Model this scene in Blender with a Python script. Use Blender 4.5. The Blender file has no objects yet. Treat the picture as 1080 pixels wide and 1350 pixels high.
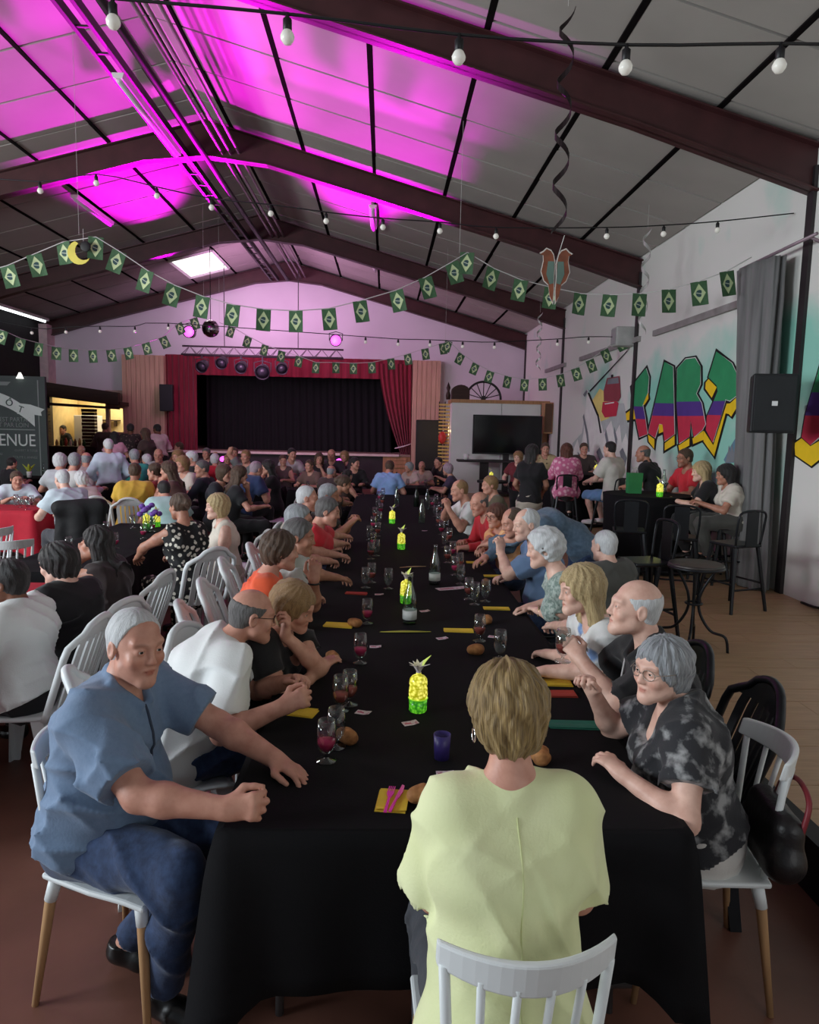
import bpy, math, random
import numpy as np
from mathutils import Vector, Matrix
PI = math.pi
random.seed(7)
SC = bpy.context.scene
COL = SC.collection

# ---------------------------------------------------------------- camera
cam_d = bpy.data.cameras.new('camera')
cam_d.sensor_fit = 'HORIZONTAL'; cam_d.sensor_width = 36.0
cam_d.lens = 36.0 * 940.0 / 1080.0
cam_d.clip_start = 0.05; cam_d.clip_end = 200
cam = bpy.data.objects.new('camera', cam_d); COL.objects.link(cam)
Rr, Uu, Bk = (0.99919622, -0.03378416, 0.02157648), (-0.01744103, 0.11824455, 0.99283132), (-0.03609327, -0.99240962, 0.11756028)
cam.matrix_world = Matrix(((Rr[0], Uu[0], Bk[0], 0), (Rr[1], Uu[1], Bk[1], 0), (Rr[2], Uu[2], Bk[2], 1.9), (0, 0, 0, 1)))
SC.camera = cam

# ---------------------------------------------------------------- world, lights, exposure
world = bpy.data.worlds.new('world'); SC.world = world; world.use_nodes = True
bg = world.node_tree.nodes['Background']
bg.inputs['Color'].default_value = (0.62, 0.72, 0.80, 1); bg.inputs['Strength'].default_value = 0.25
SC.view_settings.view_transform = 'Standard'; SC.view_settings.look = 'None'
SC.view_settings.gamma = 1.0; SC.view_settings.use_curve_mapping = False
SC.view_settings.exposure = 0.0

def light(name, kind, loc, energy, color, target=None, **kw):
    d = bpy.data.lights.new(name, kind); d.energy = energy; d.color = color
    for k, v in kw.items(): setattr(d, k, v)
    o = bpy.data.objects.new(name, d); COL.objects.link(o); o.location = loc
    if target is not None:
        o.rotation_euler = (Vector(target) - Vector(loc)).to_track_quat('-Z', 'Y').to_euler()
    return o
# daylight from the open entrance doors behind and beside the photographer, then two added fill lights
light('daylight_entrance_doors', 'AREA', (-7.8, 0.6, 2.7), 580, (0.84, 0.93, 1.0), (3.6, 7.5, 2.0), shape='RECTANGLE', size=3.0, size_y=2.6)
light('added_fill_left', 'AREA', (-9.6, 6.5, 3.4), 360, (0.96, 0.98, 1.0), (4.2, 10.0, 1.6), shape='RECTANGLE', size=4.0, size_y=1.2)  # added fill that brightens the right wall; no window stands there
light('added_fill_behind', 'AREA', (3.2, -2.8, 2.8), 60, (0.98, 0.99, 1.0), (3.2, 7.0, 2.4), shape='RECTANGLE', size=3.4, size_y=2.6)  # added weak fill along the right wall; no doorway belongs to it
# magenta stage lamps on the truss, aimed up along the ceiling
MAG = (1.0, 0.0, 0.88)
for n_, p_, t_, w_, s_ in (('magenta_beam_left', (-5.47, 20.1, 4.4), (-3.9, 9.4, 6.5), 9500, 0.50), ('magenta_beam_right', (-1.42, 20.1, 4.3), (-0.55, 9.8, 6.1), 8000, 0.44),
                           ('magenta_floor_lamp_left', (-4.6, 20.4, 0.98), (-4.0, 10.6, 6.3), 10000, 0.42), ('magenta_floor_lamp_centre', (-2.9, 20.4, 0.98), (-2.5, 9.4, 6.6), 7500, 0.30), ('magenta_floor_lamp_right', (-1.3, 20.4, 0.98), (-0.45, 11.6, 6.0), 9500, 0.36)):
    light(n_, 'SPOT', p_, w_, MAG, t_, spot_size=s_, spot_blend=0.75, shadow_soft_size=0.08)
light('magenta_wash', 'AREA', (-3.5, 18.6, 4.3), 150, (1.0, 0.48, 0.92), (-2.2, 22.0, 4.7), size=3.0)

# ---------------------------------------------------------------- helpers
def lin(c):
    return tuple((v / 12.92 if v <= 0.04045 else ((v + 0.055) / 1.055) ** 2.4) for v in c)
def rgb(r, g, b): return lin((r / 255.0, g / 255.0, b / 255.0))
MATS = {}
def mat(name, col, rough=0.6, metal=0.0, emit=None, estr=1.0, var=0.12, scale=6.0, bump=0.0, bscale=60.0, trans=0.0, ior=1.45, alpha=1.0, sheen=0.0, spec=0.5, stretch=None, col2=None, detail=3.0, attr=None, thr=None, coat=0.0):
    """principled material whose base colour is broken up by object-space noise"""
    if name in MATS: return MATS[name]
    m = bpy.data.materials.new(name); m.use_nodes = True; MATS[name] = m
    nt = m.node_tree; N = nt.nodes; L = nt.links
    b = N['Principled BSDF']
    b.inputs['Roughness'].default_value = rough; b.inputs['Metallic'].default_value = metal
    b.inputs['Transmission Weight'].default_value = trans; b.inputs['IOR'].default_value = ior
    b.inputs['Alpha'].default_value = alpha; b.inputs['Sheen Weight'].default_value = sheen
    b.inputs['Specular IOR Level'].default_value = spec; b.inputs['Coat Weight'].default_value = coat
    tc = N.new('ShaderNodeTexCoord'); src = tc.outputs['Object']
    if attr:
        at = N.new('ShaderNodeAttribute'); at.attribute_name = attr; src = at.outputs['Vector']
    if stretch:
        mp = N.new('ShaderNodeMapping'); mp.inputs['Scale'].default_value = stretch
        L.new(src, mp.inputs['Vector']); src = mp.outputs['Vector']
    if var > 0 or col2:
        nz = N.new('ShaderNodeTexNoise'); nz.inputs['Scale'].default_value = scale; nz.inputs['Detail'].default_value = detail
        L.new(src, nz.inputs['Vector'])
        cr = N.new('ShaderNodeValToRGB')
        c2 = col2 if col2 else tuple(min(1, c * (1 + var)) for c in col)
        c1 = col if col2 else tuple(c * (1 - var) for c in col)
        lo, hi = thr if thr else (0.3, 0.7)
        cr.color_ramp.elements[0].position = lo; cr.color_ramp.elements[1].position = hi
        cr.color_ramp.elements[0].color = (*c1, 1); cr.color_ramp.elements[1].color = (*c2, 1)
        L.new(nz.outputs['Fac'], cr.inputs['Fac'])
        L.new(cr.outputs['Color'], b.inputs['Base Color'])
    else:
        b.inputs['Base Color'].default_value = (*col, 1)
    if emit:
        b.inputs['Emission Color'].default_value = (*emit, 1); b.inputs['Emission Strength'].default_value = estr
    if bump > 0:
        n2 = N.new('ShaderNodeTexNoise'); n2.inputs['Scale'].default_value = bscale; n2.inputs['Detail'].default_value = 4
        L.new(src, n2.inputs['Vector'])
        bp = N.new('ShaderNodeBump'); bp.inputs['Strength'].default_value = bump; bp.inputs['Distance'].default_value = 0.01
        L.new(n2.outputs['Fac'], bp.inputs['Height']); L.new(bp.outputs['Normal'], b.inputs['Normal'])
    return m

class MB:
    """collects vertices and faces (with a material slot per face) for one mesh"""
    def __init__(s): s.v = []; s.f = []; s.mi = []
    def add(s, vs, fs, mi=0):
        o = len(s.v); s.v += [tuple(v) for v in vs]
        for f in fs: s.f.append(tuple(i + o for i in f)); s.mi.append(mi)
        return s
    def box(s, lo, hi, mi=0, M=None, ch=0.0):
        x0, y0, z0 = lo; x1, y1, z1 = hi
        vs = [(x0, y0, z0), (x1, y0, z0), (x1, y1, z0), (x0, y1, z0), (x0, y0, z1), (x1, y0, z1), (x1, y1, z1), (x0, y1, z1)]
        if M is not None: vs = [tuple(M @ Vector(v)) for v in vs]
        return s.add(vs, [(0, 3, 2, 1), (4, 5, 6, 7), (0, 1, 5, 4), (1, 2, 6, 5), (2, 3, 7, 6), (3, 0, 4, 7)], mi)
    def tube(s, pts, r, n=8, mi=0, cap=True, flat=None):
        """tube along a polyline; r is a number or a list; flat=(ax,scale) squashes the ring"""
        pts = [Vector(p) for p in pts]; k = len(pts)
        rs = r if isinstance(r, (list, tuple)) else [r] * k
        rings = []; prev = None
        for i, p in enumerate(pts):
            t = (pts[min(i + 1, k - 1)] - pts[max(i - 1, 0)]).normalized()
            if prev is None:
                a = Vector((0, 0, 1)) if abs(t.z) < 0.9 else Vector((1, 0, 0))
                u = t.cross(a).normalized()
            else:
                u = (prev - prev.dot(t) * t)
                u = u.normalized() if u.length > 1e-6 else t.orthogonal().normalized()
            prev = u; w = t.cross(u)
            rings.append([p + (u * math.cos(2 * PI * j / n) + w * math.sin(2 * PI * j / n)) * rs[i] for j in range(n)])
        vs = [v for ring in rings for v in ring]; fs = []
        for i in range(k - 1):
            for j in range(n):
                a = i * n + j; b = i * n + (j + 1) % n
                fs.append((a, b, b + n, a + n))
        if cap:
            fs.append(tuple(range(n - 1, -1, -1))); fs.append(tuple((k - 1) * n + j for j in range(n)))
        return s.add(vs, fs, mi)
    def lathe(s, prof, n=16, mi=0, c=(0, 0, 0), sx=1.0, sy=1.0):
        """profile [(r, z)...] turned about z"""
        vs = []; fs = []; k = len(prof)
        for r, z in prof:
            for j in range(n):
                a = 2 * PI * j / n; vs.append((c[0] + r * sx * math.cos(a), c[1] + r * sy * math.sin(a), c[2] + z))
        for i in range(k - 1):
            for j in range(n):
                a = i * n + j; b = i * n + (j + 1) % n
                fs.append((a, b, b + n, a + n))
        if prof[0][0] > 1e-4: fs.append(tuple(range(n - 1, -1, -1)))
        if prof[-1][0] > 1e-4: fs.append(tuple((k - 1) * n + j for j in range(n)))
        return s.add(vs, fs, mi)
    def sphere(s, c, r, n=12, m=8, mi=0, sc=(1, 1, 1)):
        pr = [(max(1e-5, math.sin(PI * i / m)) , -math.cos(PI * i / m)) for i in range(m + 1)]
        vs = []; fs = []
        for rr, z in pr:
            for j in range(n):
                a = 2 * PI * j / n
                vs.append((c[0] + r * rr * math.cos(a) * sc[0], c[1] + r * rr * math.sin(a) * sc[1], c[2] + r * z * sc[2]))
        for i in range(m):
            for j in range(n):
                a = i * n + j; b = i * n + (j + 1) % n
                fs.append((a, b, b + n, a + n))
        return s.add(vs, fs, mi)
    def prism(s, poly, axis, a, b, mi=0):
        """extrude a 2D polygon: axis 'x' -> poly is (y,z); 'y' -> (x,z); 'z' -> (x,y)"""
        def P(p, t): return (t, p[0], p[1]) if axis == 'x' else ((p[0], t, p[1]) if axis == 'y' else (p[0], p[1], t))
        n = len(poly); vs = [P(p, a) for p in poly] + [P(p, b) for p in poly]
        fs = [tuple(range(n)), tuple(range(2 * n - 1, n - 1, -1))]
        for i in range(n): fs.append((i, n + i, n + (i + 1) % n, (i + 1) % n))
        return s.add(vs, fs, mi)
    def mesh(s, name, mats, smooth=False):
        me = bpy.data.meshes.new(name); me.from_pydata(s.v, [], s.f)
        for m in (mats if isinstance(mats, (list, tuple)) else [mats]): me.materials.append(m)
        if any(s.mi): me.polygons.foreach_set('material_index', s.mi)
        if smooth: me.polygons.foreach_set('use_smooth', [True] * len(me.polygons))
        me.update()
        return me
def link(name, data, parent=None, loc=None, rz=None, label=None, cat=None, group=None, kind=None):
    o = bpy.data.objects.new(name, data); COL.objects.link(o)
    if parent is not None: o.parent = parent
    if loc is not None: o.location = loc
    if rz is not None: o.rotation_euler = (0, 0, rz)
    tag(o, label, cat, group, kind)
    return o
def thin_glass(name, col, rough=0.02):
    if name in MATS: return MATS[name]
    m = bpy.data.materials.new(name); m.use_nodes = True; MATS[name] = m; nt = m.node_tree; N = nt.nodes; L = nt.links
    for n in list(N):
        if n.type != 'OUTPUT_MATERIAL': N.remove(n)
    out = [n for n in N if n.type == 'OUTPUT_MATERIAL'][0]
    tr = N.new('ShaderNodeBsdfTransparent'); tr.inputs['Color'].default_value = (*col, 1)
    gl = N.new('ShaderNodeBsdfGlossy'); gl.inputs['Roughness'].default_value = rough
    lw = N.new('ShaderNodeLayerWeight'); lw.inputs['Blend'].default_value = 0.22
    mr = N.new('ShaderNodeMath'); mr.operation = 'MULTIPLY_ADD'; mr.inputs[1].default_value = 0.75; mr.inputs[2].default_value = 0.06
    L.new(lw.outputs['Facing'], mr.inputs[0])
    mx = N.new('ShaderNodeMixShader'); L.new(mr.outputs[0], mx.inputs['Fac']); L.new(tr.outputs[0], mx.inputs[1]); L.new(gl.outputs[0], mx.inputs[2]); L.new(mx.outputs[0], out.inputs['Surface'])
    return m
def tag(o, label=None, cat=None, group=None, kind=None):
    if label: o['label'] = label
    if cat: o['category'] = cat
    if group: o['group'] = group
    if kind: o['kind'] = kind
    return o
def build(name, mb, mats, parent=None, smooth=False, bevel=0.0, **kw):
    o = link(name, mb.mesh(name, mats, smooth), parent, **kw)
    if bevel > 0:
        bv = o.modifiers.new('bevel', 'BEVEL'); bv.width = bevel; bv.segments = 2; bv.limit_method = 'ANGLE'
    return o
def copy_tree(o, parent=None):
    c = o.copy(); COL.objects.link(c); c.parent = parent
    for ch in KIDS.get(o.name, []) or list(o.children): copy_tree(ch, c)
    return c
KIDS = {}
def copy_thing(o, loc, rz, label=None, group=None, scale=None):
    c = copy_tree(o); c.location = loc; c.rotation_euler = (0, 0, rz)
    if label: c['label'] = label
    if group: c['group'] = group
    if scale: c.scale = (scale,) * 3
    return c
BUNT_A=[(-4.314,8.501,3.35),(-4.015,8.506,3.485),(-3.69,8.511,3.628),(-3.317,8.517,3.699),(-3.059,8.521,3.549),(-2.749,8.525,3.349),(-2.451,8.53,3.197),(-2.126,8.535,3.079),(-1.78,8.54,2.995),(-1.431,8.545,2.954),(-1.063,8.551,2.947),(-0.685,8.557,2.984),(-0.325,8.562,3.081),(0.098,8.568,3.214),(0.432,8.573,3.371),(0.739,8.578,3.552),(0.922,8.581,3.669),(1.24,8.585,3.499),(1.568,8.59,3.379),(1.933,8.595,3.304),(2.281,8.6,3.244),(2.559,8.35,3.193),(2.816,8.1,3.167),(3.045,7.857,3.173),(3.258,7.607,3.214),(3.439,7.37,3.274)]
BUNT_B=[(-5.959,11.549,3.005),(-5.808,11.775,2.918),(-5.636,12.01,2.877),(-5.46,12.235,2.843),(-5.281,12.451,2.832),(-5.063,12.696,2.848),(-4.841,12.931,2.889),(-4.627,13.147,2.956),(-4.381,13.382,3.067),(-4.144,13.598,3.206),(-3.907,13.804,3.486),(-3.676,14,3.617)]
BUNT_C=[(-3.051,14.49,3.541),(-2.718,14.452,3.355),(-2.386,14.414,3.198),(-2.053,14.376,3.085),(-1.706,14.336,2.987),(-1.375,14.298,2.875),(-0.986,14.253,2.881),(-0.643,14.214,2.871),(-0.286,14.172,2.891),(0.082,14.129,2.969),(0.404,14.091,3.061),(0.738,14.052,3.166),(1.071,14.012,3.271),(1.199,13.978,3.314),(1.436,13.793,3.059),(1.692,13.587,2.864),(1.939,13.38,2.715),(2.226,13.13,2.609),(2.488,12.891,2.547),(2.748,12.641,2.552),(2.994,12.391,2.608),(3.196,12.174,2.7),(3.377,11.967,2.826),(3.548,11.761,2.972),(3.71,11.554,3.135)]
BULB_A=[(-1.79,3.2,3.421),(-1.151,3.2,3.397),(-0.436,3.2,3.366),(0.282,3.2,3.314),(0.994,3.2,3.301),(1.658,3.2,3.332),(2.23,3.2,3.345)]
BULB_B=[(-3.222,7,3.857),(-2.709,7,3.941),(-2.157,7,3.845),(-1.655,7,3.759),(-1.106,7,3.722),(-0.589,7,3.67),(-0.055,7,3.631),(0.484,7,3.613),(1.019,7,3.581),(2.08,7,3.613),(2.627,7,3.651),(3.147,7,3.702)]
BULB_C=[(-5.956,12.449,3.202),(-5.368,12.394,3.223),(-4.783,12.339,3.243),(-4.189,12.283,3.251),(-3.623,12.229,3.308),(-0.346,11.912,3.133),(0.186,11.86,3.104),(0.703,11.809,3.1),(1.23,11.756,3.083),(1.741,11.705,3.078),(2.74,11.604,3.14),(3.228,11.554,3.182)]
MURAL=[('k',1,[(11.43,2.48),(10.72,2.76),(10.53,2.57),(10.53,2.33),(10.7,2.15),(10.57,1.97),(10.44,1.72),(10.9,1.63),(11.14,1.95),(11.28,2.15)]),('k',1,[(11.64,2.07),(11.1,2.19),(10.96,1.93),(11.56,1.9)]),('k',1,[(10.88,2.19),(10.57,2.37),(10.5,2.24),(10.72,2.1)]),('w',2,[(11.35,2.47),(10.73,2.71),(10.59,2.57),(10.59,2.34),(10.77,2.16),(10.64,1.97),(10.51,1.73),(10.86,1.67),(11.08,1.96),(11.2,2.16)]),('y',3,[(11.54,2.05),(11.16,2.14),(11.06,1.96),(11.49,1.94)]),('y',3,[(10.79,2.19),(10.59,2.34),(10.57,2.25),(10.73,2.16)]),('g',4,[(11.34,2.47),(10.74,2.71),(10.6,2.57),(10.61,2.34),(10.79,2.16),(10.77,2.14),(11.19,2.16)]),('p',4,[(10.77,2.14),(10.65,1.97),(10.64,1.95),(11.06,1.96),(11.19,2.16),(11.19,2.16)]),('r',4,[(10.64,1.95),(10.52,1.73),(10.85,1.68),(11.06,1.96),(11.06,1.96)]),('k',1,[(10.08,2.78),(9.66,2.66),(9.46,1.73),(9.89,1.59),(10.02,1.85),(10.03,1.85),(10.16,1.63),(10.58,1.74),(10.32,2.27)]),('k',1,[(10.58,1.76),(10.15,1.67),(10.18,1.49),(10.52,1.61)]),('k',1,[(9.91,1.62),(9.47,1.76),(9.44,1.59),(9.89,1.46)]),('k',1,[(10.18,1.89),(9.88,1.89),(9.85,1.75),(10.14,1.69)]),('w',2,[(10.04,2.74),(9.71,2.65),(9.51,1.74),(9.86,1.63),(9.97,1.87),(10.07,1.87),(10.2,1.67),(10.51,1.75),(10.26,2.27)]),('y',3,[(10.5,1.72),(10.23,1.66),(10.22,1.52),(10.45,1.62)]),('y',3,[(9.84,1.61),(9.52,1.72),(9.5,1.6),(9.83,1.51)]),('y',3,[(10.1,1.87),(9.94,1.87),(9.92,1.77),(10.08,1.74)]),('g',4,[(10.03,2.74),(9.72,2.65),(9.61,2.15),(10.29,2.18),(10.25,2.26)]),('p',4,[(9.61,2.15),(9.58,1.98),(10.37,2.0),(10.29,2.18)]),('r',4,[(9.58,1.98),(9.52,1.74),(9.85,1.64),(9.96,1.87),(10.08,1.88),(10.21,1.68),(10.49,1.75),(10.37,2.0)]),('k',1,[(9.64,2.63),(9.36,2.74),(9.01,2.73),(8.81,2.58),(8.77,2.35),(8.87,2.25),(8.71,2.13),(8.55,1.86),(8.64,1.79),(8.94,1.66),(9.03,1.89),(8.99,1.69),(9.39,1.58),(9.57,2.12)]),('k',1,[(9.44,1.6),(8.99,1.74),(8.97,1.59),(9.37,1.48)]),('k',1,[(9.02,1.7),(8.61,1.83),(8.58,1.67),(8.96,1.58)]),('w',2,[(9.59,2.61),(9.33,2.72),(9.03,2.71),(8.86,2.58),(8.82,2.36),(8.92,2.25),(8.75,2.13),(8.6,1.87),(8.67,1.8),(8.91,1.7),(9.03,1.91),(9.04,1.71),(9.35,1.61),(9.52,2.12)]),('y',3,[(9.37,1.59),(9.04,1.69),(9.03,1.6),(9.33,1.52)]),('y',3,[(8.95,1.69),(8.65,1.79),(8.63,1.68),(8.92,1.62)]),('g',4,[(9.57,2.61),(9.32,2.71),(9.03,2.7),(8.86,2.58),(8.83,2.36),(8.93,2.25),(8.79,2.15),(9.52,2.17)]),('p',4,[(8.79,2.15),(8.76,2.13),(8.67,1.97),(9.46,1.98),(9.51,2.12),(9.52,2.17)]),('r',4,[(8.67,1.97),(8.61,1.87),(8.68,1.8),(8.91,1.71),(9.03,1.91),(9.04,1.71),(9.35,1.62),(9.46,1.98)]),('k',1,[(8.48,2.76),(8.02,2.56),(7.77,2.33),(7.74,2.2),(8.02,2.1),(8.1,2.12),(8.16,1.98),(8.36,1.62),(8.64,1.8),(8.63,1.96),(8.39,2.25),(8.42,2.31),(8.67,2.43)]),('k',1,[(8.74,2.38),(8.61,2.44),(8.33,2.3),(8.47,2.13),(8.74,2.29)]),('k',1,[(7.77,2.24),(7.72,2.13),(7.95,1.92),(8.05,1.96),(8.08,1.96),(8.3,1.45),(8.68,1.65),(8.67,1.81),(8.38,1.66),(8.14,2.13),(8.04,2.12)]),('w',2,[(8.46,2.72),(8.04,2.55),(7.81,2.32),(7.78,2.21),(8.03,2.12),(8.13,2.14),(8.2,1.99),(8.37,1.65),(8.59,1.8),(8.59,1.96),(8.35,2.25),(8.38,2.32),(8.62,2.43)]),('y',3,[(8.68,2.37),(8.61,2.41),(8.38,2.3),(8.49,2.18),(8.68,2.3)]),('y',3,[(7.79,2.2),(7.77,2.13),(7.97,1.95),(8.03,1.98),(8.11,1.99),(8.32,1.49),(8.63,1.66),(8.64,1.79),(8.36,1.62),(8.1,2.1),(8.02,2.1)]),('g',4,[(8.45,2.72),(8.05,2.55),(7.81,2.32),(7.79,2.21),(8.03,2.13),(8.03,2.13),(8.14,2.15),(8.14,2.13),(8.43,2.14),(8.34,2.25),(8.38,2.32),(8.61,2.43)]),('p',4,[(8.03,2.13),(8.03,2.13),(8.03,2.13),(8.14,2.13),(8.2,1.99),(8.21,1.97),(8.56,1.98),(8.43,2.14)]),('r',4,[(8.21,1.97),(8.38,1.65),(8.58,1.8),(8.58,1.96),(8.56,1.98)]),('k',1,[(6.35,2.56),(6.44,2.3),(6.57,1.95),(6.6,1.73),(6.42,1.65),(6.27,1.73),(6.09,1.83),(6.14,2.35)]),('k',1,[(6.72,1.69),(6.57,1.75),(6.42,1.68),(6.25,1.76),(6.22,1.55),(6.38,1.46),(6.68,1.56)]),('w',2,[(6.34,2.53),(6.42,2.29),(6.54,1.95),(6.57,1.74),(6.42,1.67),(6.28,1.74),(6.12,1.84),(6.16,2.35)]),('y',3,[(6.68,1.68),(6.57,1.73),(6.42,1.66),(6.27,1.72),(6.24,1.56),(6.38,1.48),(6.65,1.57)]),('g',4,[(6.34,2.53),(6.41,2.29),(6.47,2.15),(6.15,2.13),(6.16,2.35)]),('p',4,[(6.47,2.15),(6.54,1.95),(6.54,1.94),(6.13,1.93),(6.15,2.13)]),('r',4,[(6.54,1.94),(6.57,1.74),(6.42,1.67),(6.29,1.75),(6.12,1.84),(6.13,1.93)]),('o',1.5,[(13.04,2.53),(12.59,2.43),(12.39,1.99),(12.99,1.92),(13.6,2.28)]),('m',1,[(14.76,1.5),(14.08,1.72),(13.98,2.01),(13.05,2.27),(11.66,2.22),(11.26,1.64),(11.05,0.99),(13.05,0.76),(14.74,0.97)]),('w',2,[(13.86,2.57),(13.46,2.28),(12.94,2.0),(12.65,1.73),(12.27,1.95),(12.05,1.7),(11.81,1.88),(11.65,1.57),(11.47,1.74),(11.22,1.44),(11.15,0.98),(14.53,0.73),(14.72,1.33),(14.37,1.59),(14.13,1.35),(13.96,1.72)]),('s',3,[(14.12,2.47),(13.9,2.55),(13.81,2.51),(14.0,2.42)]),('k',3,[(13.82,2.49),(13.7,2.49),(13.02,2.06),(13.11,2.04)]),('k',3,[(13.11,2.06),(13.02,2.07),(12.77,1.73),(12.86,1.72)]),('s',3,[(14.0,2.09),(13.64,1.73),(13.46,1.37),(13.57,1.36),(13.75,1.68),(14.06,2.03)]),('s',3,[(12.54,1.81),(12.31,1.55),(12.35,1.41),(12.58,1.7)]),('s',3,[(12.08,1.84),(11.88,1.63),(11.91,1.49),(12.09,1.74)]),('s',3,[(14.32,1.34),(13.84,1.23),(13.88,1.02),(14.21,1.17)]),('s',3,[(13.03,1.38),(12.85,1.47),(12.5,1.25),(12.6,1.1)]),('s',3,[(11.73,1.43),(11.59,1.5),(11.35,1.34),(11.47,1.13)]),('s',3,[(13.4,1.21),(13.17,1.06),(13.24,0.9)]),('h',3,[(12.63,2.69),(11.95,2.68),(11.83,2.33),(11.93,2.26),(12.74,2.29),(12.78,2.48)]),('r',3,[(12.8,2.28),(12.04,2.27),(11.92,2.23),(12.0,2.02),(12.63,2.0),(12.84,2.11)]),('s',4,[(12.57,2.67),(12.0,2.66),(11.95,2.56),(12.59,2.58)]),('w',4,[(12.68,2.25),(12.15,2.26),(12.15,2.24),(12.65,2.23)]),('k',4,[(12.4,2.73),(12.29,2.73),(12.28,2.68),(12.39,2.68)]),('k',3,[(11.65,3.06),(11.62,3.05),(13.64,2.5),(13.7,2.52)]),('b',1,[(7.54,1.97),(7.7,1.84),(7.91,1.65),(8.08,1.46),(8.02,1.42),(7.47,1.48)]),('s',2,[(7.99,1.53),(7.98,1.63),(7.93,1.55),(7.91,1.65),(7.85,1.55),(7.82,1.68),(7.75,1.56),(7.72,1.69),(7.65,1.58),(7.61,1.68),(7.55,1.57),(7.52,1.66),(7.47,1.48),(8.03,1.43)])]
# ================================================================ the hall
XW, XL, XR = 3.9, -9.34, -2.72         # right wall, left wall, ridge line
ZR, SL = 6.22, 0.271                    # ridge height, roof slope
PF = 0.22                               # raised wooden floor on the right
YE = 20.34                              # end wall with the stage
def zc(x): return ZR - SL * abs(x - XR)

m_conc = mat('painted_concrete', rgb(112, 74, 62), 0.42, var=0.3, scale=1.6, bump=0.06, bscale=30, detail=6)
m_ceil = mat('ceiling_panel_white', rgb(168, 163, 157), 0.75, var=0.07, scale=1.2, bump=0.03, bscale=18)
m_steel = mat('oxide_red_steel', rgb(66, 34, 36), 0.45, var=0.2, scale=4)
m_dark = mat('dark_steel', rgb(44, 38, 40), 0.5, var=0.2, scale=5)
m_plank = mat('oak_vinyl_plank', rgb(172, 140, 106), 0.42, var=0.12, scale=3, stretch=(1.2, 12, 1), bump=0.02, bscale=30)
m_black = mat('black_paint', rgb(24, 23, 25), 0.6, var=0.2)
m_endw = mat('end_wall_paint', rgb(214, 206, 214), 0.85, var=0.05, scale=1.0)
m_white = mat('white_paint', rgb(225, 225, 222), 0.6, var=0.04, scale=2)
m_wood = mat('pine_board', rgb(176, 132, 92), 0.6, var=0.2, scale=3, stretch=(8, 8, 0.7))
m_ply = mat('pale_wood_board', rgb(196, 158, 134), 0.65, var=0.18, scale=2.5, stretch=(9, 9, 0.5))
m_dwood = mat('dark_stained_wood', rgb(58, 36, 28), 0.6, var=0.25, scale=3, stretch=(1, 1, 6))
m_lamp = mat('fluorescent_tube', (0.9, 0.95, 1.0), 0.4, emit=(0.9, 0.97, 1.0), estr=3.0, var=0)

# concrete floor
build('floor', MB().box((XL - 0.1, -3.0, -0.12), (1.68, YE + 0.1, 0.0)), m_conc, kind='structure')
# raised plank floor on the right
rf = build('floor_platform', MB().box((1.69, -3.0, -0.12), (XW + 0.05, YE, PF - 0.012)), m_dwood, kind='structure')
pk = [MB().box((0, 0, 0), (w, 0.192, 0.014)).mesh('plank', m_plank) for w in (0.72, 1.06, 1.40)]
y = -1.0; k = 0
while y < 10.0:
    x = 1.70
    for q in ((0, 1, 0, ), (1, 0), (2, 0), )[k % 3]:
        w = (0.72, 1.06, 1.40)[q]
        if x + w > XW: break
        link('plank', pk[q], rf, (x, y, PF - 0.013 + 0.001 * ((k * 7) % 3))); x += w + 0.003
    if XW - x > 0.05:
        build('plank', MB().box((x, y, PF - 0.013), (XW, y + 0.192, PF + 0.001)), m_plank, rf)
    y += 0.196; k += 1
build('plank_field', MB().box((1.70, y, PF - 0.013), (XW, YE, PF + 0.001)), m_plank, rf)
build('step_edge', MB().box((1.655, -3.0, 0.0), (1.70, YE - 1.2, PF - 0.03)).box((1.645, -3.0, PF - 0.03), (1.73, YE - 1.2, PF + 0.008)), m_black, rf)

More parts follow.
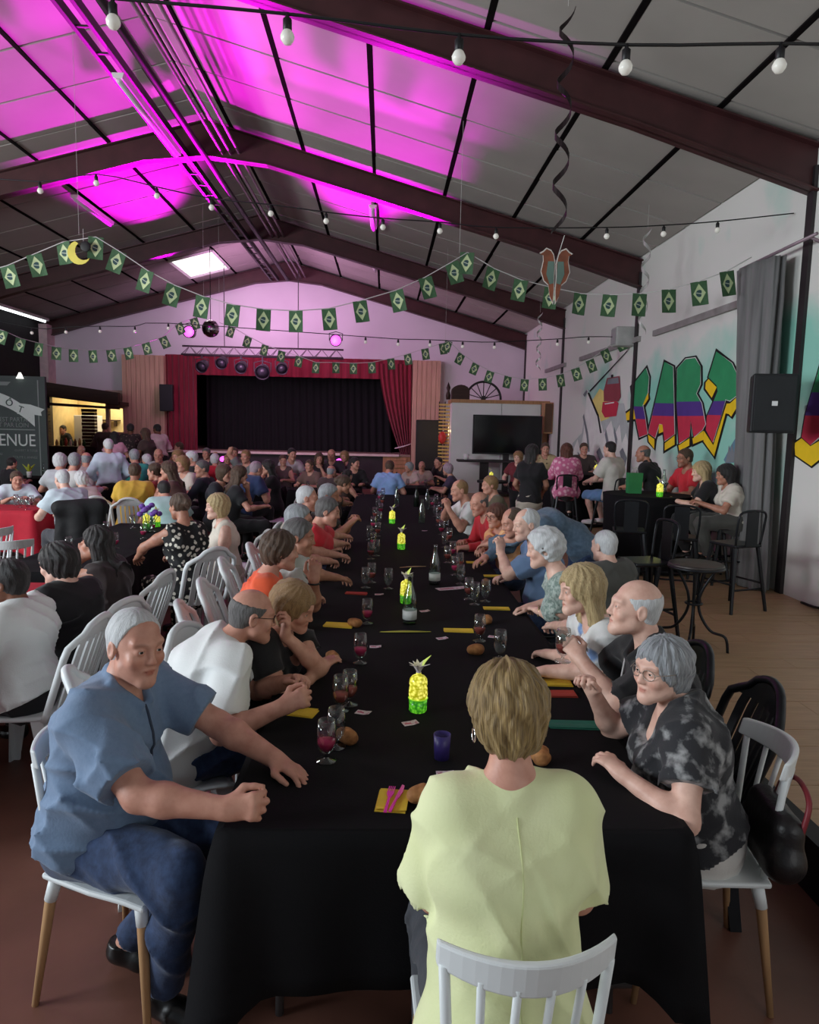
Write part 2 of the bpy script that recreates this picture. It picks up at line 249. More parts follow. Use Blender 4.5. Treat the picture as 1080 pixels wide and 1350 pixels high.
# right wall with sprayed paint clouds
def wall_paint():
    m = bpy.data.materials.new('sprayed_white_wall'); m.use_nodes = True
    nt = m.node_tree; N = nt.nodes; L = nt.links; b = N['Principled BSDF']; b.inputs['Roughness'].default_value = 0.8
    tc = N.new('ShaderNodeTexCoord'); sx = N.new('ShaderNodeSeparateXYZ'); L.new(tc.outputs['Object'], sx.inputs[0])
    nz = N.new('ShaderNodeTexNoise'); nz.inputs['Scale'].default_value = 1.3; nz.inputs['Detail'].default_value = 5
    L.new(tc.outputs['Object'], nz.inputs['Vector'])
    def mth(op, a, bb):
        n = N.new('ShaderNodeMath'); n.operation = op
        for i, v in enumerate((a, bb)):
            if isinstance(v, (int, float)): n.inputs[i].default_value = v
            else: L.new(v, n.inputs[i])
        return n.outputs[0]
    def blob(y0, z0, ry, rz):
        dy = mth('DIVIDE', mth('SUBTRACT', sx.outputs['Y'], y0), ry); dz = mth('DIVIDE', mth('SUBTRACT', sx.outputs['Z'], z0), rz)
        d = mth('SQRT', mth('ADD', mth('MULTIPLY', dy, dy), mth('MULTIPLY', dz, dz)), 0)
        return mth('SUBTRACT', 1.15, d)
    f = None
    for q in ((9.0, 2.15, 2.6, 0.85), (7.0, 2.55, 1.2, 0.55), (12.9, 2.4, 1.3, 0.7), (6.2, 2.3, 1.5, 0.8), (8.3, 1.5, 1.5, 0.8)):
        v = blob(*q); f = v if f is None else mth('MAXIMUM', f, v)
    f = mth('ADD', mth('MULTIPLY', mth('MAXIMUM', f, 0), 0.9), mth('MULTIPLY', mth('SUBTRACT', nz.outputs['Fac'], 0.5), 1.3))
    cr = N.new('ShaderNodeValToRGB'); e = cr.color_ramp.elements
    e[0].position = 0.12; e[0].color = (*rgb(226, 226, 220), 1); e[1].position = 0.62; e[1].color = (*rgb(150, 214, 196), 1)
    L.new(f, cr.inputs['Fac']); L.new(cr.outputs['Color'], b.inputs['Base Color'])
    return m
wr = build('wall_right', MB().box((XW, -3.0, PF - 0.1), (XW + 0.2, YE, 4.5)), wall_paint(), kind='structure')
pc = {'g': rgb(50, 150, 98), 'p': rgb(84, 56, 140), 'r': rgb(205, 52, 78), 'y': rgb(246, 205, 30), 'k': rgb(18, 18, 20), 'w': rgb(236, 236, 232), 'o': rgb(240, 220, 130), 'm': rgb(190, 197, 196), 's': rgb(128, 134, 140), 'h': rgb(150, 66, 76), 'b': rgb(104, 138, 160)}
pname = {'g': 'green_band', 'p': 'purple_band', 'r': 'red_band', 'y': 'yellow_block', 'k': 'black_outline', 'w': 'white_fill', 'o': 'yellow_cloud', 'm': 'grey_cloud', 's': 'grey_stroke', 'h': 'gondola_window', 'b': 'blue_forest'}
def tri_poly(poly):
    from mathutils.geometry import tessellate_polygon
    return tessellate_polygon([[Vector((p[0], p[1], 0)) for p in poly]])
for im, (c, l, poly) in enumerate(MURAL):
    x = XW - 0.0025 * l - 0.00006 * im
    mb = MB(); mb.add([(x, p[0], p[1]) for p in poly], [tuple(range(len(poly)))])
    build('mural_' + pname[c], mb, mat('wall_paint_' + pname[c], pc[c], 0.7, var=0.08, scale=5), wr)

# left wall, dark
build('wall_left', MB().box((XL - 0.2, -3.0, -0.1), (XL, YE, 4.5)), mat('dark_wall', rgb(30, 29, 31), 0.8, var=0.2), kind='structure')
# end wall: left piece over the bar, piece over the stage, right piece
we = MB()
we.prism([(XL, 2.72), (-6.0, 2.42), (-6.0, 3.6), (0.72, 3.6), (0.72, PF), (XW, PF), (XW, 4.42), (XR, 6.2), (XL, 4.42)], 'y', YE, YE + 0.2)
build('wall_end', we, m_endw, kind='structure')
build('trim_pilaster', MB().box((XL + 0.0, YE - 0.45, 2.75), (XL + 0.22, YE, 4.3)), mat('pink_white_paint', rgb(214, 186, 190), 0.7), kind='structure')

# ceiling: panels between purlins
ce = MB(); T = 0.05
for a, b in ((XL, XR), (XR, XW)):
    ce.add([(a, -3, zc(a) + T), (b, -3, zc(b) + T), (b, YE, zc(b) + T), (a, YE, zc(a) + T)], [(0, 1, 2, 3)])
ceil = build('ceiling', ce, mat('roof_underside', rgb(70, 62, 60), 0.8), kind='structure')
px = [XR, -2.36, -1.29, -0.225, 0.84, 1.905, 2.97, XW]
lx = [XR, -3.08, -4.15, -5.215, -6.28, -7.345, -8.41, XL]
def panel(xa, xb):
    mb = MB(); g = 0.019
    a, b = (xa + g * (1 if xb > xa else -1)), (xb - g * (1 if xb > xa else -1))
    ly = 0.962
    vs = []
    for dz in (0, 0.03):
        vs += [(a, 0, zc(a) + dz), (b, 0, zc(b) + dz), (b, ly, zc(b) + dz), (a, ly, zc(a) + dz)]
    mb.add(vs, [(0, 1, 2, 3), (4, 7, 6, 5), (0, 4, 5, 1), (1, 5, 6, 2), (2, 6, 7, 3), (3, 7, 4, 0)])
    return mb.mesh('ceiling_panel', m_ceil)
SKY = (-4.86, 16.75)
for arr in (px, lx):
    for i in range(7):
        me = panel(arr[i], arr[i + 1])
        for j in range(17):
            yy = 3.6 + j
            if arr is lx and i == 2 and j in (14, 15): continue      # skylight opening
            link('ceiling_panel', me, ceil, (0, yy, 0.0015 * ((i * 5 + j * 3) % 4)))
        build('ceiling_panel', MB().add([(arr[i], -3, zc(arr[i]) + 0.01), (arr[i + 1], -3, zc(arr[i + 1]) + 0.01), (arr[i + 1], 3.59, zc(arr[i + 1]) + 0.01), (arr[i], 3.59, zc(arr[i]) + 0.01)], [(0, 1, 2, 3)]), m_ceil, ceil)
# purlins
for i, x in enumerate(px[1:7] + lx[1:7]):
    z = zc(x); w = 0.03
    build('trim_purlin', MB().box((x - w, -3, z - 0.006), (x + w, YE, z + 0.01)), mat('matt_black_joint', rgb(30, 27, 28), 0.95, var=0.1, spec=0.0), kind='structure')
# skylight
ya, yb, xa, xb = 17.62, 19.5, -4.18, -5.19
sk = MB()
for (p, q) in (((xa, ya), (xb, ya)), ((xb, ya), (xb, yb)), ((xb, yb), (xa, yb)), ((xa, yb), (xa, ya))):
    sk.tube([(p[0], p[1], zc(p[0]) - 0.01), (q[0], q[1], zc(q[0]) - 0.01)], 0.045, 4)
w1 = build('window_1', sk, m_white, kind='structure')
build('pane', MB().add([(xa, ya, zc(xa) + 0.03), (xb, ya, zc(xb) + 0.03), (xb, yb, zc(xb) + 0.03), (xa, yb, zc(xa) + 0.03)], [(0, 1, 2, 3)]), mat('bright_skylight_pane', (0.9, 0.95, 0.9), 0.3, emit=(0.95, 1.0, 0.9), estr=1.6, var=0), w1)

# portal frames (I-section rafters and columns)
for fi, fy in enumerate((2.24, 6.72, 11.22, 15.9, 20.2)):
    dep = 0.40
    def prof(s):
        xe = XW if s > 0 else XL
        pts = [(XR, 0.56), (XR + s * 0.9, dep + 0.01), (XR + s * 4.9, dep), (xe, 0.46)]
        return pts
    fl = MB(); web = MB()
    for s in (1, -1):
        P = prof(s)
        top = [(x, zc(x) - 0.055) for x, d in P]; bot = [(x, zc(x) - d) for x, d in P]
        web.prism(top + bot[::-1], 'y', fy - 0.012, fy + 0.012)
        for line, dz in ((bot, 0.0), (top, -0.014)):
            fl.prism([(x, z + dz) for x, z in line] + [(x, z + dz + 0.016) for x, z in line[::-1]], 'y', fy - 0.085, fy + 0.085)
    t = build('trim_rafter', web, m_steel, kind='structure')
    build('rafter_flange', fl, m_steel, t)
    build('wall_post', MB().box((XW - 0.035, fy - 0.05, PF), (XW, fy + 0.05, 4.2)), m_dark, t)
    build('wall_post', MB().box((XL, fy - 0.08, 0), (XL + 0.12, fy + 0.08, 4.2)), m_dark, t)

# ridge services: cable tray, conduits and strip lights
def zr(x, d): return zc(x) - d
tr = link('cable_tray', None, label='dark ladder cable tray running along the ridge under the roof', cat='cable tray')
for x in (-2.98, -3.16): build('side_rail', MB().box((x - 0.022, 2.3, 5.62), (x + 0.022, 20.1, 5.72)), m_dark, tr)
for j in range(34): build('rung', MB().box((-3.16, 2.5 + j * 0.52, 5.63), (-2.98, 2.53 + j * 0.52, 5.65)), m_dark, tr)
for x, z, r, lab in ((-2.72, 5.66, 0.045, 'thick dark ridge tube under the roof, next to the cable tray'), (-2.48, 5.72, 0.022, 'thin grey conduit under the ridge, nearest the thick tube'), (-2.36, 5.72, 0.022, 'middle one of the thin grey conduits under the ridge'), (-2.24, 5.74, 0.022, 'thin grey conduit under the ridge, nearest the right roof slope')):
    build('ceiling_conduit', MB().tube([(x, 2.3, z), (x, 20.1, z)], r, 8), m_dark if r > 0.03 else mat('grey_conduit', rgb(150, 130, 140), 0.4, 0.3), smooth=True, label=lab, cat='conduit')
def strip_light(x, ya, yb, z, lab):
    t = link('strip_light', None, loc=(x, (ya + yb) / 2, z), label=lab, cat='ceiling light', group='fluorescent strip fittings')
    L = (yb - ya) / 2
    build('housing', MB().prism([(-0.07, 0.05), (0.07, 0.05), (0.05, -0.01), (-0.05, -0.01)], 'y', -L, L), m_white, t)
    build('diffuser', MB().tube([(0, -L * 0.97, -0.02), (0, L * 0.97, -0.02)], 0.032, 8), mat('diffuser_plastic', rgb(205, 200, 205), 0.3, var=0), t, smooth=True)
strip_light(-3.06, 8.6, 10.9, 5.57, 'long unlit strip light under the cable tray at the ridge')
strip_light(-5.25, 12.6, 14.2, zc(-5.25) - 0.10, 'unlit strip light on the left roof slope')
strip_light(-0.28, 12.7, 14.0, zc(-0.28) - 0.10, 'strip light on the right roof slope beyond the second rafter')
strip_light(-0.3, 16.4, 17.6, zc(-0.3) - 0.10, 'strip light on the right roof slope near the stage')
fl = link('lit_strip_light', None, loc=(-9.05, 18.4, 4.33), label='glowing strip light high on the dark left wall', cat='ceiling light')
build('housing', MB().box((-0.09, -1.3, 0.02), (0.09, 1.3, 0.08)), m_white, fl)
build('tube', MB().tube([(0, -1.25, 0), (0, 1.25, 0)], 0.03, 8), m_lamp, fl, smooth=True)

# ================================================================ stage
m_red = mat('red_velvet', rgb(126, 22, 44), 0.85, var=0.25, scale=3, stretch=(6, 6, 0.4), sheen=0.3)
m_stagek = mat('black_stage_drape', rgb(12, 12, 14), 0.9, var=0.2)
def drape(pts_top, pts_bot, z0, z1, amp, folds, n=80, m=10, shape=None):
    """a hanging cloth along a line at y, gathered in folds, with thickness from a second skin"""
    mb = MB(); vs = []
    for i in range(m + 1):
        t = i / m; z = z1 + (z0 - z1) * t
        for j in range(n + 1):
            u = j / n
            xa = pts_top[0] + (pts_top[1] - pts_top[0]) * u; xb = pts_bot[0] + (pts_bot[1] - pts_bot[0]) * u
            tt = shape(t) if shape else t
            vs.append((xa + (xb - xa) * tt, amp * math.sin(u * folds * 2 * PI + 0.8 * math.sin(u * 9)) * (0.6 + 0.4 * t), z))
    nn = (n + 1) * (m + 1)
    vs2 = [(v[0], v[1] + 0.02, v[2]) for v in vs]
    fs = []
    for i in range(m):
        for j in range(n):
            a = i * (n + 1) + j; fs.append((a, a + n + 1, a + n + 2, a + 1)); fs.append((nn + a, nn + a + 1, nn + a + n + 2, nn + a + n + 1))
    mb.add(vs + vs2, fs)
    return mb
stg = link('stage', None, loc=(-2.7, YE, 0), kind='structure')
SY = YE
build('stage_floor', MB().box((-6.3, SY - 0.25, 0.93), (0.72, SY + 5.0, 0.99)), mat('stage_boards', rgb(150, 128, 110), 0.6, var=0.15), None, kind='structure').parent = None
bpy.data.objects.remove(stg)
so = bpy.data.objects['stage_floor']; so.name = 'floor_stage'
build('stage_front', MB().box((-6.3, SY - 0.2, 0), (-0.05, SY - 0.12, 0.93)), mat('stage_front_panel', rgb(46, 40, 42), 0.7), so)
build('stage_front', MB().box((-0.05, SY - 0.2, 0), (0.72, SY - 0.12, 0.93)), m_wood, so)
for j in range(3): build('front_board', MB().box((-0.03, SY - 0.235, 0.62 + j * 0.1), (0.62, SY - 0.2, 0.71 + j * 0.1)), m_wood, so)
build('stage_edge', MB().box((-6.3, SY - 0.3, 0.93), (0.40, SY - 0.2, 0.995)), mat('pale_stage_edge', rgb(214, 196, 184), 0.5), so)
bx = MB()
bx.box((-6.3, SY + 4.9, 0.9), (0.8, SY + 5.0, 4.0)).box((-6.3, SY + 0.2, 3.6), (0.8, SY + 5, 3.7)).box((-6.36, SY + 0.2, 0.9), (-6.3, SY + 5, 3.7)).box((0.8, SY + 0.2, 0.9), (0.86, SY + 5, 3.7))
build('wall_stage', bx, m_stagek, kind='structure')
def hang(name, mb, m, loc, lab, cat='curtain', group=None, **kw):
    return build(name, mb, m, smooth=True, loc=loc, label=lab, cat=cat, group=group)
hang('stage_valance', drape((-6.1, 0.72), (-6.1, 0.72), 3.08, 3.62, 0.03, 24, 160, 3), m_red, (0, SY - 0.05, 0), 'red valance across the top of the stage opening')
hang('stage_curtain', drape((-6.1, -5.25), (-6.1, -5.25), 0.55, 3.6, 0.05, 6), m_red, (0, SY - 0.1, 0), 'red curtain hanging straight at the left side of the stage')
tie = lambda t: (t * 1.25) ** 2.2 if t < 0.72 else max(0.45, 0.79 - (t - 0.72) * 0.4)
hang('stage_curtain', drape((-0.2, 0.72), (0.45, 0.74), 0.35, 3.5, 0.05, 7, 80, 24, shape=lambda t: min(1.0, (t / 0.8) ** 1.6)), m_red, (0, SY - 0.12, 0), 'red curtain tied back at the right side of the stage')
build('curtain_tieback', MB().tube([(0.28, SY - 0.2, 1.16), (0.52, SY - 0.24, 1.22), (0.76, SY - 0.16, 1.3)], 0.02, 6), mat('white_rope', rgb(214, 200, 200), 0.7), smooth=True, label='white rope tieback around the right stage curtain', cat='tieback')
hang('stage_drape', drape((-5.3, 0.1), (-5.3, 0.2), 0.99, 3.6, 0.04, 26, 160, 3), m_stagek, (0, SY + 1.2, 0), 'black drape closing the back of the stage')
# boarded columns beside the stage
def boarded(name, x0, x1, yb, z0, z1, n, lab, dx=0.0):
    t = link(name, None, loc=((x0 + x1) / 2, yb, z0), kind='structure')
    w = (x1 - x0) / n
    build('column_core', MB().box((-(x1 - x0) / 2 + 0.01, 0.02, 0), ((x1 - x0) / 2 - 0.01, 0.3, z1 - z0)), m_ply, t)
    for i in range(n):
        build('board', MB().box((-(x1 - x0) / 2 + i * w + 0.006, 0.0 + 0.006 * (i % 2), 0), (-(x1 - x0) / 2 + (i + 1) * w - 0.006, 0.022, z1 - z0 - 0.02 * (i % 3))), m_ply, t)
boarded('column_left', -7.22, -6.08, SY - 0.3, 0, 3.56, 9, '')
boarded('column_right', 0.73, 1.52, SY - 0.3, 0, 3.6, 6, '')
# truss with lamps
tz, ty = 3.62, 19.0
trs = link('lighting_truss', None, loc=(-3.2, ty, tz), label='black lattice lighting truss hanging above the stage opening', cat='truss')
mb = MB()
L2 = 2.08
for dy, dz in ((-0.12, -0.12), (0.12, -0.12), (0, 0.1)): mb.tube([(-L2, dy, dz), (L2, dy, dz)], 0.025, 6)
build('chord', mb, m_dark, trs)
mb = MB(); n = 22
for i in range(n):
    xa = -L2 + i * 2 * L2 / n; xb = xa + 2 * L2 / n
    for dy in (-0.12, 0.12):
        a, b = ((xa, dy, -0.12), (xb, 0, 0.1)) if i % 2 == 0 else ((xa, 0, 0.1), (xb, dy, -0.12))
        mb.tube([a, b], 0.012, 4)
build('lattice_bracing', mb, mat('grey_steel', rgb(140, 132, 138), 0.4, 0.5), trs)
for x in (-1.0, 0.9): build('suspension_cable', MB().tube([(x, 0, 0.1), (x, 0, zc(-3.2 + x) - tz - 0.03)], 0.012, 5), m_dark, trs)
m_glow = mat('magenta_lens', (1, 0.3, 0.95), 0.3, emit=(1.0, 0.10, 0.85), estr=2.2, var=0)
m_can = mat('black_lamp_can', rgb(30, 28, 32), 0.5)
def par_can(x, y, z, lit, tgt, lab, r=0.13):
    t = link('stage_lamp', None, loc=(x, y, z), label=lab, cat='stage lamp')
    q = (Vector(tgt) - Vector((x, y, z))).to_track_quat('Z', 'Y'); 
    b = build('lamp_can', MB().lathe([(r * 0.55, -0.24), (r * 0.8, -0.22), (r * 0.95, -0.05), (r * 1.05, 0.06), (r * 1.05, 0.08), (r * 0.92, 0.08), (r * 0.9, 0.03)], 18), m_can, t, smooth=True)
    l = build('lens', MB().lathe([(0.0001, 0.045), (r * 0.9, 0.04)], 18), m_glow if lit else mat('dark_lens', rgb(60, 60, 66), 0.1, 0.2, var=0), t, smooth=True)
    for o in (b, l): o.rotation_mode = 'QUATERNION'; o.rotation_quaternion = q
    build('yoke', MB().tube([(-r * 1.1, 0, 0), (-r * 1.15, 0, r * 1.2), (0, 0, r * 1.5), (r * 1.15, 0, r * 1.2), (r * 1.1, 0, 0)], 0.012, 5), m_can, t)
    return t
par_can(-5.04, 18.8, 4.05, True, (-4.9, 10, 4.3), 'lit magenta stage lamp above the left end of the truss', 0.15)
par_can(-1.31, 18.8, 3.93, True, (-1.3, 10, 4.1), 'lit magenta stage lamp above the right end of the truss', 0.15)
for i, (x, z, lab) in enumerate(((-4.75, 3.2, 'unlit stage lamp hanging leftmost under the truss'), (-4.25, 3.3, 'unlit stage lamp hanging second from the left under the truss'), (-3.75, 3.2, 'unlit stage lamp hanging third from the left under the truss'), (-3.2, 3.1, 'biggest unlit stage lamp hanging under the middle of the truss'), (-2.7, 3.2, 'unlit stage lamp hanging fifth from the left under the truss'))):
    t = par_can(x, ty - 0.12, z, False, (x + 0.3 * (i - 2), 12, 0.5), lab, 0.15 if i != 3 else 0.19)
    build('hanger', MB().tube([(0, 0, 0.2), (0, 0, tz - 0.10 - z)], 0.02, 5), m_can, t)
for x, lab in ((-4.24, 'magenta floor lamp on the stage edge, left of three'), (-2.67, 'magenta floor lamp on the stage edge, middle of three'), (-1.2, 'magenta floor lamp on the stage edge, right of three')):
    par_can(x, 18.92, 0.80, True, (x + 0.5, 10, 6), lab, 0.10)
    build('lamp_stand', MB().box((x - 0.08, 18.85, 0), (x + 0.08, 19.05, 0.66)), m_can, label=lab.replace('magenta floor lamp on', 'black box under the magenta lamp at'), cat='lamp box')
# mirror ball
t = link('mirror_ball', None, loc=(-4.07, 17.0, 3.92), label='silver mirror ball hanging left of the truss', cat='mirror ball')
mb = MB(); R = 0.2; m_mir = mat('mirror_facet', rgb(190, 186, 190), 0.08, 1.0, var=0.15, scale=30)
for i in range(12):
    a0, a1 = PI * i / 12 + 0.01, PI * (i + 1) / 12 - 0.01
    n = max(4, int(24 * math.sin((a0 + a1) / 2)))
    for j in range(n):
        b0, b1 = 2 * PI * j / n + 0.012, 2 * PI * (j + 1) / n - 0.012
        mb.add([(R * math.sin(a) * math.cos(b), R * math.sin(a) * math.sin(b), R * math.cos(a)) for a, b in ((a0, b0), (a1, b0), (a1, b1), (a0, b1))], [(0, 1, 2, 3)])
tag(build('mirror_facets', mb, m_mir, t), kind='stuff')
build('ball_core', MB().sphere((0, 0, 0), R * 0.97, 20, 12), m_can, t, smooth=True)
build('hanging_wire', MB().tube([(0, 0, R), (0, 0, zc(-4.07) - 3.92)], 0.008, 4), m_can, t)

# ================================================================ bar at the far left
bw = link('bar_counter', None, loc=(-8.2, 19.4, 0), label='dark boarded bar counter with a lit kitchen behind it', cat='bar')
build('counter_top', MB().box((-1.1, -0.35, 1.02), (1.2, 0.25, 1.07)), m_dwood, bw)
for i in range(7): build('front_plank', MB().box((-1.1, -0.3 + 0.006 * (i % 2), 0.05 + i * 0.138), (1.2, -0.26, 0.18 + i * 0.138)), m_dwood, bw)
build('counter_body', MB().box((-1.08, -0.25, 0), (1.18, 0.2, 1.02)), m_dwood, bw)
fa = link('bar_canopy', None, loc=(-8.2, 19.6, 2.3), label='dark timber canopy above the bar opening', cat='canopy')
build('fascia', MB().prism([(-1.15, 0.12), (1.15, -0.12), (1.15, 0.2), (-1.15, 0.48)], 'y', -0.35, -0.2), m_dwood, fa)
build('canopy_roof', MB().prism([(-1.15, 0.1), (1.15, -0.14), (1.15, -0.04), (-1.15, 0.2)], 'y', -0.3, 0.8), m_dwood, fa)
build('lower_rail', MB().prism([(-1.1, -0.16), (1.15, -0.24), (1.15, -0.18), (-1.1, -0.08)], 'y', -0.32, -0.22), m_dwood, fa)
po = link('bar_post', None, loc=(-7.95, 19.6, 0), label='post of stacked dark boards at the right of the bar opening', cat='post')
for i in range(11): build('board', MB().box((-0.17 + 0.01 * (i % 2), -0.1, 1.08 + i * 0.09), (0.17, 0.1, 1.16 + i * 0.09)), m_dwood, po)
po = link('bar_post', None, loc=(-9.15, 19.6, 0), label='post of stacked dark boards at the left of the bar opening', cat='post')
for i in range(11): build('board', MB().box((-0.14 + 0.01 * (i % 2), -0.1, 1.08 + i * 0.09), (0.14, 0.1, 1.16 + i * 0.09)), m_dwood, po)
m_kit = mat('kitchen_wall', rgb(226, 204, 150), 0.8, var=0.08)
build('wall_kitchen', MB().box((XL, 22.2, 0), (-6.2, 22.3, 3)).box((XL, YE + 0.2, 2.75), (-6.2, 22.3, 2.8)).box((-6.25, YE, 0), (-6.15, 22.3, 2.8)).box((XL - 0.1, YE, 0), (XL, 22.3, 2.8)), m_kit, kind='structure')
build('floor_kitchen', MB().box((XL, YE, -0.1), (-6.3, 22.3, 0)), m_conc, kind='structure')
build('wall_hatch', MB().box((-7.72, YE - 0.05, 0), (-7.0, YE + 0.05, 1.45)).box((-7.72, YE - 0.05, 2.1), (-7.0, YE + 0.05, 2.6)).box((-7.78, YE - 0.05, 0), (-7.68, YE + 0.05, 2.6)), mat('hatch_wall', rgb(190, 160, 148), 0.7), kind='structure')
light('kitchen_lamp', 'AREA', (-8.2, 21.3, 2.7), 38, (1.0, 0.86, 0.58), (-8.2, 21.3, 0), size=1.4)
light('hatch_lamp', 'AREA', (-7.3, 21.2, 2.6), 30, (1.0, 0.93, 0.72), (-7.3, 22.2, 1.5), size=0.6)
sh = link('kitchen_shelf', None, loc=(-8.5, 22.05, 1.75), label='wooden shelf on the kitchen wall behind the bar', cat='shelf')
build('shelf_board', MB().box((-0.45, -0.12, 0), (0.45, 0.12, 0.04)), m_dwood, sh)
for q in (-0.35, 0.32): build('bracket', MB().box((q, -0.1, -0.15), (q + 0.03, 0.1, 0)), m_dwood, sh)
fr = link('kitchen_fridge', None, loc=(-8.75, 21.5, 0), label='pale upright fridge in the lit kitchen behind the bar', cat='fridge')
build('body', MB().box((-0.3, -0.3, 0), (0.3, 0.3, 1.9)), m_white, fr, bevel=0.02)
build('handle', MB().tube([(0.24, -0.34, 0.9), (0.24, -0.34, 1.4)], 0.015, 6), m_dark, fr)
bc = [rgb(200, 160, 90), rgb(60, 90, 50), rgb(180, 60, 50), rgb(220, 210, 190), rgb(90, 50, 30)]
ordn = ('leftmost', 'second', 'third', 'fourth', 'fifth', 'sixth', 'seventh')
for i in range(7):
    x = -8.72 + i * 0.12
    build('bar_jar', MB().lathe([(0.035, 0), (0.038, 0.1 + 0.02 * (i % 3)), (0.02, 0.14 + 0.02 * (i % 3)), (0.02, 0.17 + 0.02 * (i % 3))], 10), mat('bar_jar_%d' % (i % 5), bc[i % 5], 0.3), smooth=True, loc=(x, 19.35, 1.07), label='small jar on the bar counter, %s' % (ordn[i] + (' of the row of seven' if i == 0 else ' from the left')), cat='bottle', group='bottles on the bar counter')

# ================================================================ board with lettering
m_board = mat('slate_green_board', rgb(70, 80, 78), 0.7, var=0.1, scale=4)
m_let = mat('pale_board_lettering', rgb(206, 216, 210), 0.7, var=0.05)
m_let2 = mat('grey_board_lettering', rgb(128, 138, 134), 0.7, var=0.05)
wb = link('welcome_board', None, loc=(-6.96, 15.0, -0.875), label='tall slate green welcome board with white lettering behind the left tables', cat='sign')
wb.scale = (1.5, 1.5, 1.5)
build('board_panel', MB().box((-1.5, 0.0, 0.6), (0, 0.05, 2.33)), m_board, wb)
build('border_line', MB().box((-0.10, -0.006, 0.75), (-0.085, 0, 2.28)), m_let2, wb)
def text(s, x, z, size, m, parent, name='lettering', align='RIGHT', sx=1.0, ext=0.004):
    c = bpy.data.curves.new(name, 'FONT'); c.body = s; c.size = size; c.extrude = ext; c.align_x = align
    o = bpy.data.objects.new('tmp_text', c); COL.objects.link(o)
    dg = bpy.context.evaluated_depsgraph_get(); me = bpy.data.meshes.new_from_object(o.evaluated_get(dg))
    bpy.data.objects.remove(o); me.materials.clear(); me.materials.append(m)
    n = link(name, me, parent); n.location = (x, -0.004, z); n.rotation_euler = (PI / 2, 0, 0); n.scale = (sx, 1, 1)
    return n
text('BIENVENUE', -0.145, 1.385, 0.235, m_let, wb, sx=0.86)
build('rule', MB().box((-1.2, -0.006, 1.60), (-0.15, 0, 1.615)), m_let2, wb)
text("OÙ L'ART EST PARTAGÉ", -0.155, 1.715, 0.085, m_let2, wb, sx=0.9)
text('ET VIENT PAR LOIN', -0.23, 1.64, 0.085, m_let2, wb, sx=0.9)
text("et", -0.39, 1.88, 0.085, m_let2, wb)
text('OUVERT À TOUS', -0.13, 1.31, 0.04, m_let2, wb)
text('TOUTE L ANNÉE', -0.13, 1.215, 0.045, m_let2, wb)
text('du', -0.6, 1.255, 0.07, m_let2, wb)
# curved ribbon with LE DEPOT
mb = MB(); vs = []; n = 24
for i in range(n + 1):
    u = i / n; x = -1.48 + 1.33 * u; z = 2.13 - 0.32 * (abs(u - 0.5) * 2) ** 2 * (1 if u > 0.5 else 1)
    vs += [(x, -0.008, z), (x, -0.008, z - 0.16)]
mb.add(vs, [(2 * i, 2 * i + 1, 2 * i + 3, 2 * i + 2) for i in range(n)])
mb.add([(-0.36, -0.012, 1.985 - 0.02), (-0.2, -0.012, 1.97 - 0.02), (0.0 - 0.01, -0.012, 1.92 - 0.03), (-0.06, -0.012, 1.85), (-0.05, -0.012, 1.80), (-0.2, -0.012, 1.82), (-0.38, -0.012, 1.82)], [(0, 1, 2, 3, 4, 5, 6)])
build('ribbon', mb, m_let, wb)
mb = MB().add([(-1.45, -0.008, 2.2), (-0.5, -0.008, 2.2), (-0.45, -0.008, 2.25), (-1.45, -0.008, 2.25)], [(0, 1, 2, 3)]); build('small_ribbon', mb, m_let2, wb)
for ch, u in zip('LE DÉPÔT', (0.1, 0.2, 0.3, 0.42, 0.53, 0.63, 0.745, 0.855)):
    if ch == ' ': continue
    z = 2.13 - 0.32 * (abs(u - 0.5) * 2) ** 2 - 0.125
    o = text(ch, -1.48 + 1.33 * u, z, 0.125, m_board, wb, align='CENTER'); o.location.y = -0.012
    o.rotation_euler = (PI / 2, math.atan(0.9 * (u - 0.5) * 2 * 0.55), 0)
build('sign_lamp', MB().lathe([(0.02, 0.06), (0.03, 0.03), (0.075, -0.06)], 12), mat('lit_lamp_shade', (1, 1, 1), 0.4, emit=(1, 0.97, 0.9), estr=2.0, var=0), loc=(-7.45, 15.0, 2.63), smooth=True, label='small glowing lamp above the welcome board', cat='lamp')
build('sign_lamp', MB().lathe([(0.02, 0.06), (0.03, 0.03), (0.05, -0.05)], 12), mat('lit_lamp_shade', (1, 1, 1)), loc=(-9.26, 17.5, 3.05), smooth=True, label='glowing lamp by the dark left wall above the welcome board', cat='lamp')
